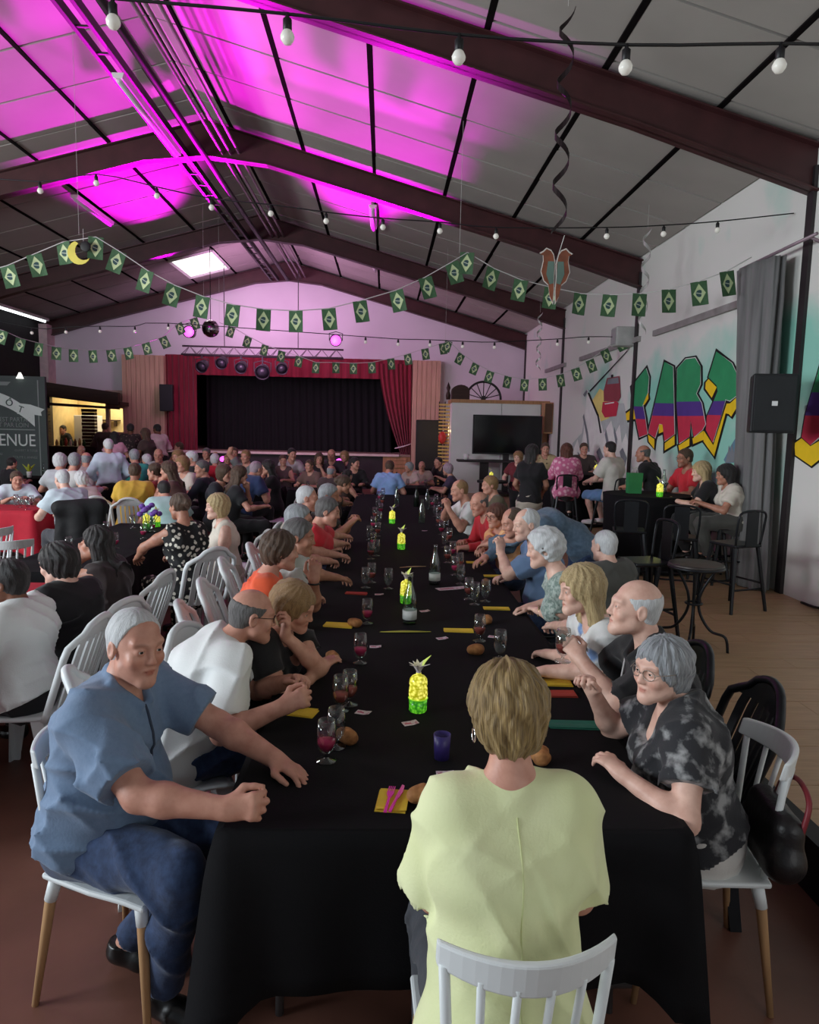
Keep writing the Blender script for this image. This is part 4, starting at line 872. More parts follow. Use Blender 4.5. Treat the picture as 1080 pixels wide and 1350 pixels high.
    if ctop != 'none':
        gx = [axis_grid(lo[q], hi[q], cres, []) for q in range(2)] + [axis_grid(max(lo[2], hip - 0.2), min(hi[2], max(hc[2], sp(0.5)[2] + 0.25)), cres, [])]
        S_ = Field(*gx); torso(S_, e, 0.05)
        for s_ in (-1, 1): S_.cone(sp(0.485, -0.02, 0.03 * s_), 0.045 + e * 0.5, sp(0.46, -0.01, s_ * (sw - 0.03)), 0.055 + e, 0.05)
        for sd, S, E, Wp, i in arms:
            ua = E - S; ua = ua / np.linalg.norm(ua); fa = Wp - E; fa = fa / np.linalg.norm(fa)
            if ctop == 'long':
                S_.cone(S, ra[0] + 0.008 + e, E, ra[1] + e + 0.004, 0.03); S_.cone(E, ra[1] + e + 0.004, Wp, ra[3] + e, 0.02, planes=[(Wp - fa * 0.01, fa)])
            elif ctop == 'short':
                L_ = sleeve if sleeve else 0.66
                c = S + (E - S) * L_
                S_.cone(S, ra[0] + 0.01 + e, S + (E - S) * (L_ + 0.3), ra[0] + 0.007 + e * 1.2, 0.03, planes=[(c, ua)])
            elif ctop == 'sleeveless':
                S_.cone(S - np.array([sd * 0.03, 0, 0]), ra[0] + 0.004 + e, S, ra[0] + 0.002 + e, 0.03, planes=[(S + np.array([sd * 0.012, 0, 0]), (sd, 0, 0))])
        nk = sp(0.505 - neckline * 0.3, 0.0)
        nn = np.array([0, 0.0, 1.0]) * 0.86 + fr * (0.42 + neckline); nn /= np.linalg.norm(nn)
        S_.warp(wrinkle(seed, 0.024 if res in ('hero', 'near') else 0.018))
        S_.cone(sp(0.505, 0.03), 0.060, sp(0.62, 0.06), 0.072, 0.010, op='s')
        if neckline > 0: S_.ell(sp(0.47, 0.12), (0.07, 0.1, 0.05 + neckline * 0.25), k=0.015, op='s')
        if ctop == 'short':
            for sd, S, E, Wp, i in arms:
                ua = (E - S) / np.linalg.norm(E - S); q = S + (E - S) * (sleeve if sleeve else 0.66)
                S_.cone(q, 0.088, q + ua * 0.12, 0.088, 0.0, planes=[(q, -ua)], op='s')
        S_.cut(sp(0.0) - np.array([0, 0, 0.05 + hem]), (0, -0.45, -1.0))
        if collar:
            for s_ in (-1, 1):
                S_.cone(sp(0.545, -0.062), 0.017, sp(0.535, 0.0, s_ * 0.074), 0.017, 0.01, flat=(up3, 1.7)); S_.cone(sp(0.535, 0.0, s_ * 0.074), 0.017, sp(0.475, 0.095, s_ * 0.026), 0.013, 0.01, flat=(up3, 1.6))
        V, Q = largest(*S_.surface()); V = relax(V, Q, 1, 0.4)
        kids.append(link('shirt' if ctop != 'sleeveless' else 'top', np_mesh('shirt', V, Q, tmat), root))
    # ---- trousers and shoes
    if legs and legmat is not None:
        cr = cres * 1.15
        gx = [axis_grid(lo[q], hi[q], cr, []) for q in range(2)] + [axis_grid(0.0, hip + 0.22, cr, [])]
        T_ = Field(*gx)
        T_.cone(pel, rb + 0.018 + fw * 0.6, sp(0.13), 0.142 + fw, 0.05, flat=(fr, 0.78 + fw), planes=[(sp(0.10), up3)])
        if fat > 0.01: T_.ell(sp(0.12, 0.05 + fat * 0.6), (0.13 + fat, 0.10 + fat, 0.13), k=0.05, planes=[(sp(0.07), up3)])
        for s_, kn, ft in ((1, knees[0], feet[0]), (-1, knees[1], feet[1])):
            kn = np.array(kn, float); ft = np.array(ft, float); hj = pel + np.array([s_ * 0.09, 0, -0.01])
            T_.cone(hj, 0.104, kn, 0.074, 0.05)
            d = (ft - kn) / np.linalg.norm(ft - kn)
            if leg == 'long': T_.cone(kn, 0.073, ft, 0.058, 0.03, planes=[(ft - d * 0.02, d)])
            elif leg == 'short': T_.cone(kn, 0.075, kn + d * 0.2, 0.08, 0.03, planes=[(kn + d * 0.05, d)])
        T_.warp(wrinkle(seed + 5, 0.02, 60, 0.8))
        V, Q = T_.surface(); V = relax(V, Q, 1, 0.4)
        kids.append(link('trousers' if leg == 'long' else 'shorts', np_mesh('trousers', V, Q, legmat), root))
        sm_ = shoe or mat('black_leather_shoe', rgb(22, 20, 20), 0.3)
        for s_, ft in ((1, feet[0]), (-1, feet[1])):
            ft = np.array(ft, float); g2 = [axis_grid(ft[q] - (0.09 if q != 1 else 0.12), ft[q] + (0.09 if q != 1 else 0.24), 0.009 if res in ('hero', 'near') else 0.014, []) for q in range(2)] + [axis_grid(ft[2] - 0.11, ft[2] + 0.03, 0.009 if res in ('hero', 'near') else 0.014, [])]
            B_ = Field(*g2); B_.cone(ft + np.array([0, -0.035, -0.045]), 0.042, ft + np.array([0.01 * s_, 0.06, -0.055]), 0.044, 0.02); B_.cone(ft + np.array([0.01 * s_, 0.06, -0.055]), 0.044, ft + np.array([0.02 * s_, 0.155, -0.065]), 0.038, 0.02)
            B_.cone(ft + np.array([0, -0.02, -0.03]), 0.045, ft + np.array([0, -0.02, 0.0]), 0.046, 0.02, planes=[(ft + np.array([0, 0, -0.0]), (0, 0, 1))])
            B_.cut(ft + np.array([0, 0, -0.088]), (0, 0, -1))
            V, Q = B_.surface(); V = relax(V, Q, 1, 0.3); kids.append(link('shoe', np_mesh('shoe', V, Q, sm_), root))
    # ---- hair
    st, hcname = hair
    if st != 'none':
        hr = {'hero': 0.0042, 'near': 0.006, 'mid': 0.0085, 'far': 0.012}[res]
        bot = 0.5 if st == 'long' else (0.24 if st in ('bob', 'shoulder') else 0.17)
        pr = np.array([hc - np.array([0.17, 0.2, bot]), hc + np.array([0.17, 0.2, 0.16])])
        Hf = Field(*[axis_grid(pr[0][q], pr[1][q], hr, []) for q in range(3)])
        He = lambda c, r, k=0.02, op='u', planes=(): Hf.ell(hw(np.array(c) * hs), tuple(np.array(r) * hs), Rh, k, op, planes)
        ax = lambda v: Rh @ np.array(v, float)
        t = {'short': 0.011, 'crop': 0.005, 'fringe': 0.0028, 'balding': 0.005, 'bob': 0.02, 'shoulder': 0.02, 'long': 0.018, 'curly': 0.026, 'pixie': 0.015, 'updo': 0.012, 'full': 0.020}[st]
        He((0, -0.014, 0.036), (0.077 + t, 0.096 + t, 0.086 + t))
        if st in ('pixie', 'full', 'curly', 'bob', 'shoulder'): He((0, -0.035, 0.02), (0.078 + t, 0.085 + t, 0.088 + t), 0.03)
        if st in ('pixie', 'full'): He((0, -0.05, -0.04), (0.06 + t, 0.05 + t, 0.055 + t), 0.03)
        if st in ('short', 'crop', 'balding', 'fringe', 'curly'): He((0, -0.05, -0.03), (0.055 + t * 0.5, 0.045 + t * 0.7, 0.05), 0.03)
        if st == 'bob': He((0, -0.03, -0.05), (0.088, 0.085, 0.085), 0.03)
        if st in ('shoulder', 'long'):
            for s_ in (-1, 1): Hf.cone(hw((s_ * 0.07, -0.02, 0.0)), 0.035, hw((s_ * 0.075, -0.035, -0.16)), 0.036, 0.03)
            Hf.cone(hw((0, -0.06, 0)), 0.07, hw((0, -0.075, -0.17)), 0.06, 0.03, flat=(ax((0, 1, 0)), 0.7))
        if st == 'long':
            b0 = sp(0.40, -0.135); b1 = sp(0.22, -0.15)
            Hf.cone(hw((0, -0.075, -0.12)), 0.075, b0, 0.085, 0.03, flat=(fr, 0.45)); Hf.cone(b0, 0.085, b1, 0.05, 0.03, flat=(fr, 0.4))
        if st == 'updo': He((0, -0.115, 0.03), (0.042, 0.035, 0.045), 0.012)
        # carve the face
        if st in ('bob', 'shoulder', 'long'):
            He((0, 0.10, -0.04), (0.062, 0.085, 0.10), 0.012, 's'); Hf.cone(hw((0, 0.12, -0.02)), 0.05, hw((0, 0.10, -0.2)), 0.055, 0.01, op='s'); He((0, 0.125, 0.0), (0.08, 0.06, 0.06), 0.01, 's')
        elif st in ('pixie', 'full'):
            n = ax((0, 1, -0.42)); n /= np.linalg.norm(n); Hf.cut(hw((0, 0.052, 0.0)), n); Hf.cut(hw((0, -0.03, -0.098)), ax((0, 0.35, -1)) / 1.06)
            He((0, 0.13, -0.03), (0.09, 0.075, 0.085), 0.01, 's')
        else:
            sl = 0.45 if st == 'crop' else 0.62; n = ax((0, 1, -sl)); n = n / np.linalg.norm(n)
            off = {'short': 0.026, 'crop': 0.010, 'fringe': 0.018, 'balding': 0.008, 'curly': 0.03, 'updo': 0.03}[st]
            Hf.cut(hw((0, off, 0.0)), n); Hf.cut(hw((0, -0.03, -0.085)), ax((0, 0.25, -1)) / 1.03)
            for s_ in (-1, 1): He((s_ * 0.088, -0.002, -0.016), (0.02, 0.022, 0.036), 0.006, 's')
            if st == 'fringe': He((0, 0.0, 0.115), (0.10, 0.12, 0.085), 0.006, 's')
            if st == 'balding': He((0, 0.06, 0.115), (0.06, 0.075, 0.065), 0.006, 's')
        amp = {'short': 0.003, 'crop': 0.0012, 'fringe': 0.001, 'balding': 0.0018, 'bob': 0.004, 'shoulder': 0.005, 'long': 0.006, 'curly': 0.009, 'pixie': 0.0055, 'updo': 0.003, 'full': 0.006}[st]
        rs = random.Random(seed); o1, o2 = rs.uniform(0, 6), rs.uniform(0, 6)
        def strand(xx, yy, zz):
            q = (np.stack([xx, yy, zz], 1) - hc) @ Rh
            az = np.arctan2(q[:, 0], -(q[:, 1] - 0.0)); el = np.arctan2(q[:, 2] - 0.02, np.sqrt(q[:, 0] ** 2 + (q[:, 1] + 0.03) ** 2))
            return q, az, el
        def hw_(xx, yy, zz):
            q, az, el = strand(xx, yy, zz)
            if st == 'curly': return -amp * (np.sin(75 * q[:, 0] + o1 + 2 * np.sin(40 * q[:, 2])) * np.sin(70 * q[:, 1] + o2) * np.sin(72 * q[:, 2]) + 0.3)
            w = np.sin(15 * az + 2.2 * np.sin(3 * el + o1) + o2) + 0.6 * np.sin(37 * az + 3 * np.sin(5 * el + o2)) + 0.5 * np.sin(9 * el + 4 * az + o1)
            if st in ('shoulder', 'long'): w = w + 0.5 * np.sin(60 * q[:, 0] + 12 * q[:, 2])
            return -amp * w * 0.6
        Hf.warp(hw_)
        V, Q = Hf.surface(); V = relax(V, Q, 1, 0.3)
        q, az, el = strand(V[:, 0], V[:, 1], V[:, 2])
        if st in ('long', 'shoulder', 'bob'):
            vec = np.stack([q[:, 0] * 3.2, q[:, 1] * 3.2, q[:, 2] * 2.2], 1)
        else: vec = np.stack([np.sin(az) * 0.35, np.cos(az) * 0.35, el * 0.5], 1)
        kids.append(link('hair', np_mesh('hair', V, Q, hair_mat(hcname, *HAIR[hcname]), vec=vec), root))
    if glasses:
        mb = MB(); gm = mat('glasses_frame_' + glasses, rgb(40, 36, 36) if glasses == 'dark' else rgb(150, 140, 130), 0.3, 0.4, var=0)
        for s_ in (-1, 1):
            pts = [hw((s_ * 0.033 * hs + 0.023 * math.cos(a) , 0.102 * hs - 0.012 * abs(math.cos(a)) * (1 if math.cos(a) * s_ > 0 else 0), 0.006 + 0.0185 * math.sin(a))) for a in [2 * PI * j / 14 for j in range(15)]]
            mb.tube(pts, 0.0016, 5, cap=False)
            mb.tube([hw((s_ * 0.056, 0.09, 0.012)), hw((s_ * 0.078, 0.05, 0.014)), hw((s_ * 0.082, -0.005, 0.012)), hw((s_ * 0.08, -0.022, -0.005))], 0.0017, 5)
        mb.tube([hw((-0.011, 0.104, 0.01)), hw((0, 0.108, 0.013)), hw((0.011, 0.104, 0.01))], 0.0016, 5)
        kids.append(build('glasses', mb, gm, root, smooth=True))
    KIDS[root.name] = kids
    info = dict(hc=hc, hw=hw, sp=sp, wr=(wrR, wrL), el=(elR, elL), sh=(shR, shL), tri=tri, Rh=Rh, hdirs=hdirs)
    return root, info

from mathutils.bvhtree import BVHTree
def on_shirt(root, pts, dirs, off=0.002):
    """drops points (in the person's own space) onto the outside of the shirt along the given directions"""
    sh = [k for k in KIDS[root.name] if k.name.split('.')[0] in ('shirt', 'top')][0].data
    bv = BVHTree.FromPolygons([v.co for v in sh.vertices], [tuple(p.vertices) for p in sh.polygons]); out = []
    for p, d in zip(pts, dirs):
        d = Vector(d).normalized(); h = bv.ray_cast(Vector(p) + d * 0.5, -d, 0.6)
        if h[0] is not None: out.append(tuple(h[0] + d * off))
    return out
# ================================================================ hanging decorations
m_cable = mat('black_cable', rgb(20, 20, 22), 0.5, var=0)
m_bulb = mat('frosted_bulb', rgb(226, 224, 214), 0.25, emit=(1, 0.97, 0.9), estr=0.12, var=0)
def spline(pts, n=4):
    P = [Vector(p) for p in pts]; out = []
    for i in range(len(P) - 1):
        a = P[max(i - 1, 0)]; b = P[i]; c = P[i + 1]; d = P[min(i + 2, len(P) - 1)]
        for j in range(n):
            t = j / n; out.append(0.5 * ((2 * b) + (c - a) * t + (2 * a - 5 * b + 4 * c - d) * t * t + (3 * b - a - 3 * c + d) * t ** 3))
    out.append(P[-1]); return out
def bulb_string(pts, ends, lab, r, cr, sag=0.0):
    t = link('string_lights', None, label=lab, cat='string lights')
    hang = 2.6 * r
    path = [ends[0]] + [(p[0], p[1], p[2] + hang) for p in pts] + [ends[1]]
    mb = MB().tube(spline(path, 3), cr, 5); build('cable', mb, m_cable, t, smooth=True)
    so = MB().lathe([(r * 0.42, 0.3 * r), (r * 0.62, 0.5 * r), (r * 0.62, 1.9 * r), (r * 0.3, 2.2 * r), (r * 0.25, 2.75 * r)], 10).mesh('socket', m_cable, True)
    bu = MB().lathe([(0.0005, -1.4 * r), (r * 0.55, -1.25 * r), (r * 0.92, -0.75 * r), (r, -0.3 * r), (r * 0.75, 0.25 * r), (r * 0.5, 0.55 * r)], 12).mesh('bulb', m_bulb, True)
    for p in pts:
        b = link('bulb', bu, t, p); link('socket', so, b)
bulb_string(BULB_A[0:7], ((-2.6, 3.2, 3.5), (3.9, 3.25, 3.52)), 'black cable of large round bulbs strung across the near roof', 0.03, 0.007)
bulb_string(BULB_B, ((-4.2, 7.0, 3.98), (3.88, 7.0, 3.87)), 'thin cable of small bulbs strung across in front of the second rafter', 0.027, 0.006)
bulb_string(BULB_C, ((-7.4, 12.5, 3.55), (3.88, 11.45, 3.25)), 'thin cable of small bulbs strung across low near the stage', 0.028, 0.007)

m_fg = mat('flag_green', rgb(64, 98, 66), 0.75, var=0.12, scale=30); m_fy = mat('flag_yellow', rgb(190, 206, 156), 0.75, var=0.08, scale=30); m_fb = mat('flag_disc', rgb(54, 82, 84), 0.75, var=0.1, scale=30); m_fw = mat('flag_white_band', rgb(190, 200, 180), 0.75, var=0.05)
m_str = mat('white_ribbon', rgb(190, 190, 186), 0.7, var=0.05)
def flag_mesh(w, h):
    """portrait paper flag hanging from its top edge: green field, yellow diamond, blue disc with a pale band, printed on both sides"""
    mb = MB(); cols = 6
    def bend(x, z): return 0.012 * math.sin(x / w * 4 + 1) * (-z / h)
    for s in (1, -1):
        o = 0.0015 * s
        q = lambda x, z, l: (x, s * 0.0008 * l + o + bend(x, z), z)
        for i in range(cols):
            for j in range(4):
                x0 = -w / 2 + w * i / cols; x1 = x0 + w / cols; z0 = -h * j / 4; z1 = z0 - h / 4
                mb.add([q(x0, z0, 0), q(x1, z0, 0), q(x1, z1, 0), q(x0, z1, 0)], [(0, 1, 2, 3)], 0)
        mb.add([q(0, -h * 0.09, 1.5), q(w * 0.38, -h / 2, 1.5), q(0, -h * 0.91, 1.5), q(-w * 0.38, -h / 2, 1.5)], [(0, 1, 2, 3)], 1)
        n = 14; R = w * 0.225
        mb.add([q(R * math.cos(2 * PI * k / n), -h / 2 + R * math.sin(2 * PI * k / n), 3) for k in range(n)], [tuple(range(n))], 2)
        mb.add([q(-R * 0.85, -h / 2 + R * 0.35, 4.2), q(R * 0.95, -h / 2 - R * 0.2, 4.2), q(R * 0.9, -h / 2 - R * 0.38, 4.2), q(-R * 0.92, -h / 2 + R * 0.15, 4.2)], [(0, 1, 2, 3)], 3)
    return mb.mesh('flag', [m_fg, m_fy, m_fb, m_fw])
def bunting(pts, ends, lab, w, h, hooks):
    t = link('flag_bunting', None, label=lab, cat='bunting')
    me = flag_mesh(w, h)
    top = [(p[0], p[1], p[2] + h / 2) for p in pts]
    build('string', MB().tube([ends[0]] + top + [ends[1]], 0.006, 5), m_str, t, smooth=True)
    for hk in hooks: build('hanging_thread', MB().tube([hk, (hk[0], hk[1], zc(hk[0]) - 0.02)], 0.002, 4), m_str, t)
    for i, p in enumerate(top):
        a = top[max(0, i - 1)]; b = top[min(len(top) - 1, i + 1)]
        o = link('flag', me, t, (p[0], p[1], p[2]))
        sl = math.atan2(b[2] - a[2], b[0] - a[0]) if abs(b[0] - a[0]) > 1e-3 else 0
        o.rotation_euler = (0.05 * math.sin(i * 3), -sl * 0.6, 0.22 * math.sin(i * 2.3))
bunting(BUNT_A, ((-4.9, 8.5, 3.3), (3.6, 7.2, 3.5)), 'nearest string of green and yellow flags swooping across the hall', 0.165, 0.245, ((-3.5, 8.5, 3.83), (0.83, 8.58, 3.78)))
bunting(BUNT_B, ((-6.3, 11.4, 3.2), (-3.5, 14.1, 3.85)), 'string of small flags sagging over the bar at the left', 0.15, 0.21, ((-6.3, 11.4, 3.2), (-3.5, 14.1, 3.85)))
bunting(BUNT_C, ((-3.3, 14.5, 3.72), (3.86, 11.4, 3.32)), 'string of small flags sagging in front of the stage and white partition', 0.145, 0.21, ((-3.3, 14.5, 3.72), (1.13, 14.0, 3.42)))
# spiral streamers and cut-out birds
def swirl(x, y, z1, z0, r, turns, m, lab, bottom):
    t = link('spiral_streamer', None, loc=(x, y, 0), label=lab, cat='hanging decoration')
    mb = MB(); n = int(turns * 14); vs = []
    for i in range(n + 1):
        u = i / n; a = u * turns * 2 * PI; z = z1 + (z0 - z1) * u; w = 0.022 * math.sin(PI * min(1, u * 8, (1 - u) * 8) / 2) + 0.004
        for q in (-1, 1): vs.append((r * math.cos(a), r * math.sin(a), z + q * w))
        for q in (1, -1): vs.append(((r + 0.003) * math.cos(a), (r + 0.003) * math.sin(a), z + q * w))
    fs = []
    for i in range(n):
        for k in range(4):
            a = i * 4 + k; b = i * 4 + (k + 1) % 4; fs.append((a, b, b + 4, a + 4))
    build('streamer', mb.add(vs, fs), m, t)
    build('thread', MB().tube([(0, 0, z1), (0, 0, zc(x) - 0.02)], 0.002, 4), m_str, t)
    return t
t = swirl(1.29, 5.6, 4.85, 3.22, 0.055, 4.5, mat('dark_foil', rgb(40, 30, 32), 0.3, 0.3), 'dark spiral streamer carrying two cut-out birds below the near rafter', 'bird')
m_bird = mat('bird_rust', rgb(128, 74, 52), 0.7, var=0.25, scale=14); m_bw = mat('cutout_white_edge', rgb(214, 208, 200), 0.7)
def bird(dx, f, sc=0.95):
    body = [(0, 0.20), (0.035, 0.215), (0.06, 0.19), (0.085, 0.175), (0.06, 0.165), (0.055, 0.12), (0.07, 0.04), (0.045, -0.03), (0.01, -0.06), (-0.005, -0.15), (-0.03, -0.2), (-0.035, -0.1), (-0.03, 0.0), (-0.035, 0.1), (-0.02, 0.17)]
    P = [(dx + f * p[0] * sc, 2.92 + p[1] * sc) for p in body]
    c = (sum(p[0] for p in P) / len(P), sum(p[1] for p in P) / len(P))
    E_ = [(c[0] + (p[0] - c[0]) * 1.13, c[1] + (p[1] - c[1]) * 1.07) for p in P]
    mb = MB(); 
    for poly, y0, y1, mi in ((E_, -0.002, 0.002, 0), (P, -0.004, -0.0022, 1), (P, 0.0022, 0.004, 1)):
        n = len(poly); vs = [(p[0], y0, p[1]) for p in poly] + [(p[0], y1, p[1]) for p in poly]
        fs = [tuple(q) for q in tri_poly(poly)] + [tuple(k + n for k in q[::-1]) for q in tri_poly(poly)] + [(k, (k + 1) % n, n + (k + 1) % n, n + k) for k in range(n)]
        mb.add(vs, fs, mi)
    wing = [(dx + f * q[0] * sc, 2.92 + q[1] * sc) for q in ((-0.03, 0.12), (0.02, 0.12), (0.03, 0.02), (0.0, -0.06), (-0.03, -0.05))]
    mb.prism(wing, 'y', -0.007, -0.004, 2); mb.prism(wing, 'y', 0.004, 0.007, 2)
    return mb
for dx, f in ((-0.05, -1), (0.032, 1)):
    build('paper_bird', bird(dx, f), [m_bw, m_bird, mat('bird_wing_teal', rgb(96, 120, 110), 0.7)], t)
build('bird_thread', MB().tube([(0, 0, 3.05), (0.05, 0, 3.23)], 0.003, 4), m_str, t)
t = swirl(3.25, 9.2, 4.3, 3.0, 0.05, 4, mat('silver_foil', rgb(176, 176, 172), 0.3, 0.3), 'pale spiral streamer hanging near the right wall above the lettering', '')
t = swirl(3.2, 15.2, 4.2, 3.0, 0.05, 4, mat('silver_foil', rgb(176, 176, 172)), 'pale spiral streamer hanging near the far end of the right wall', '')
b = link('paper_toucan', None, loc=(-3.47, 8.42, 3.62), label='yellow crescent cut-out with a dark head on the nearest flag string', cat='hanging decoration')
cres = [(0.13 * math.cos(a), 0.13 * math.sin(a)) for a in np.linspace(1.9, 5.6, 12)] + [(0.05 + 0.095 * math.cos(a), 0.02 + 0.1 * math.sin(a)) for a in np.linspace(5.4, 2.2, 10)]
mb = MB(); n = len(cres); mb.add([(p[0], -0.006, p[1]) for p in cres] + [(p[0], 0.006, p[1]) for p in cres], [tuple(q) for q in tri_poly(cres)] + [tuple(k + n for k in q[::-1]) for q in tri_poly(cres)] + [(k, (k + 1) % n, n + (k + 1) % n, n + k) for k in range(n)])
build('crescent', mb, mat('banana_yellow', rgb(220, 206, 90), 0.6), b)
build('dark_head', MB().sphere((0.07, 0, 0.07), 0.06, 10, 8, sc=(1, 0.2, 1)), m_black, b, smooth=True)
build('thread', MB().tube([(0.05, 0, 0.1), (0.05, 0, 0.26)], 0.003, 4), m_str, b)

# ================================================================ right wall furniture
m_cur = mat('grey_velvet_curtain', rgb(112, 112, 112), 0.85, var=0.3, scale=2, stretch=(5, 5, 0.4), sheen=0.3)
def gather(name, path, z0, z1, w, m, lab, amp=0.05, folds=9):
    """curtain bunched round: elliptical pleated column whose size follows w(t)"""
    mb = MB(); n = 90; k = 26; vs = []
    for i in range(k + 1):
        t = i / k; z = z1 + (z0 - z1) * t; wx, wy, cx, cy = w(t)
        for j in range(n):
            a = 2 * PI * j / n; f = 1 + amp * (1.5 if t > 0.1 else 0.8) * math.sin(folds * a + 1.2 * math.sin(3 * t + a)) + 0.06 * math.sin(17 * a + 4 * t)
            vs.append((cx + wx * f * math.cos(a), cy + wy * f * math.sin(a), z))
    fs = [(i * n + j, i * n + (j + 1) % n, (i + 1) * n + (j + 1) % n, (i + 1) * n + j) for i in range(k) for j in range(n)]
    fs.append(tuple(range(n)))
    mb.add(vs, fs)
    return build(name, mb, m, smooth=True, label=lab, cat='curtain')
def cw(t):
    if t < 0.45: u = t / 0.45; return (0.115, 0.40 - 0.12 * u, 3.74, 7.28 - 0.12 * u)
    u = (t - 0.45) / 0.55; return (0.115, 0.28 + 0.02 * u, 3.74, 7.16 - 0.12 * u)
gather('wall_curtain', None, PF + 0.01, 3.45, cw, m_cur, 'long grey curtain bunched on a rod against the painted wall', 0.09, 8)
t = link('curtain_rod', None, loc=(3.74, 7.2, 3.46), label='grey curtain rod fixed to the right wall above the bunched curtain', cat='curtain rod')
build('rod', MB().tube([(0, -0.85, 0.05), (0, 0.5, 0.03)], 0.016, 8), mat('grey_conduit', rgb(150, 130, 140)), t, smooth=True)
build('wall_bracket', MB().tube([(0.16, -0.75, -0.02), (0, -0.75, 0.05)], 0.014, 6), mat('grey_conduit', rgb(150, 130, 140)), t, smooth=True)
build('wall_bracket', MB().tube([(0.16, 0.45, -0.02), (0, 0.45, 0.03)], 0.014, 6), mat('grey_conduit', rgb(150, 130, 140)), t, smooth=True)
m_spk = mat('speaker_plastic', rgb(26, 27, 30), 0.55, var=0.1); m_gr = mat('speaker_grille', rgb(34, 35, 38), 0.7, bump=0.4, bscale=240)
def speaker(loc, rz, w, h, d, lab, tilt=0.0, handle=True, badge=False):
    t = link('loudspeaker', None, loc=loc, rz=rz, label=lab, cat='loudspeaker')
    P = [(-w / 2, 0), (w / 2, 0), (w * 0.36, d), (-w * 0.36, d)]
    build('cabinet', MB().prism(P, 'z', 0, h), m_spk, t, bevel=0.015)
    build('grille', MB().prism([(-w / 2 + 0.02, -0.012), (w / 2 - 0.02, -0.012), (w / 2 - 0.02, 0.004), (-w / 2 + 0.02, 0.004)], 'z', 0.02, h - 0.02), m_gr, t, bevel=0.006)
    if badge: build('badge', MB().box((-0.025, -0.02, h * 0.46), (0.02, -0.012, h * 0.46 + 0.04)), mat('white_badge', rgb(230, 230, 230), 0.4, var=0), t)
    if handle: build('handle', MB().tube([(w * 0.47, d * 0.3, h * 0.42), (w * 0.5, d * 0.3, h * 0.45), (w * 0.5, d * 0.3, h * 0.58), (w * 0.47, d * 0.3, h * 0.61)], 0.01, 6), m_black, t, smooth=True)
    t.rotation_euler = (tilt, 0, rz)
    return t
t = speaker((3.36, 6.12, 1.77), -0.25, 0.37, 0.51, 0.34, 'black loudspeaker fixed to the right wall in front of the grey curtain', 0.0, badge=True)
build('wall_arm', MB().tube([(0.02, 0.34, 0.25), (0.30, 0.52, 0.25)], 0.03, 8), m_black, t)
speaker((0.9 + 0.25, 18.7, 0.66), 0.1, 0.7, 1.3, 0.5, 'tall black loudspeaker standing at the right of the stage')
build('speaker_stand', MB().box((0.85, 18.75, 0), (1.45, 19.15, 0.655)), m_black, label='black box under the tall loudspeaker right of the stage', cat='stand')
speaker((-5.95, 19.75, 2.05), 0.0, 0.36, 0.72, 0.3, 'small black loudspeaker on the boarded column left of the stage')
b = link('wall_amplifier', None, loc=(3.9, 11.45, 3.1), label='grey box on the right wall where the flag string ends', cat='wall box')
build('box', MB().box((-0.3, -0.14, 0), (0, 0.14, 0.3)), mat('grey_box', rgb(176, 178, 174), 0.5), b, bevel=0.02)
build('front_panel', MB().box((-0.31, -0.11, 0.03), (-0.3, 0.11, 0.27)), mat('grey_box2', rgb(150, 152, 150), 0.5), b)
for i, (ya, yb) in enumerate(((7.75, 10.45), (11.05, 14.4), (15.6, 17.5))):
    b = link('wall_ledge', None, label=('grey strip on the right wall beside the grey curtain', 'grey strip on the right wall left of the grey wall box', 'grey strip on the right wall nearest the stage')[i], cat='wall strip')
    build('strip', MB().box((XW - 0.05, ya, 3.14), (XW, yb, 3.22)), mat('grey_strip', rgb(150, 146, 144), 0.6), b)
build('floor_cable', MB().tube(spline([(3.89, 5.6, 1.0), (3.85, 5.62, 0.8), (3.8, 5.75, 0.5), (3.84, 5.95, PF + 0.05), (3.86, 6.3, PF + 0.01)], 5), 0.012, 6), m_cable, smooth=True, label='black cable looping down the white wall at the right edge', cat='cable')

# partition with TV, lattice, loudspeakers at the far right
pt = link('partition_box', None, loc=(2.85, 17.0, 0), label='white panelled partition box with a wooden frame behind the television', cat='partition')
build('panel', MB().box((-1.28, 0, PF), (-0.1, 0.05, 2.36)), m_white, pt); build('panel', MB().box((-0.09, 0, PF), (0.9, 0.05, 2.36)), m_white, pt)
build('core', MB().box((-1.27, 0.05, 0.22), (1.0, 0.9, 2.36)), m_white, pt)
build('top_rail', MB().box((-1.3, -0.04, 2.36), (1.04, 0.9, 2.44)), m_wood, pt)
build('side_post', MB().box((0.9, -0.03, PF), (1.02, 0.06, 2.36)), m_wood, pt); build('side_post', MB().box((0.84, 0.0, PF), (0.88, 0.055, 2.36)), m_wood, pt)
la = link('slatted_lattice', None, loc=(1.44, 17.6, 0), label='warm lit slatted wooden screen between the tall loudspeaker and white partition', cat='screen')
for i in range(24): build('slat', MB().box((-0.13, 0.0, 0.35 + i * 0.085), (0.16, 0.02, 0.39 + i * 0.085)), mat('golden_slat', rgb(214, 176, 96), 0.5), la)
for x in (-0.12, 0.02, 0.14): build('upright', MB().box((x - 0.012, 0.022, 0.05), (x + 0.012, 0.05, 2.4)), m_dwood, la)
light('lattice_lamp', 'POINT', (1.45, 17.9, 1.7), 8, (1.0, 0.75, 0.35), shadow_soft_size=0.05)
build('red_balloon', MB().sphere((1.4, 17.51, 1.52), 0.12, 14, 10, sc=(0.8, 0.8, 1.25)), mat('red_paper', rgb(205, 60, 50), 0.5), smooth=True, label='red rounded object on the slatted wooden screen', cat='decoration')
wc = link('cart_wheel', None, loc=(2.35, 17.3, 2.44), label='dark arched wheel standing on top of the white partition', cat='wheel')
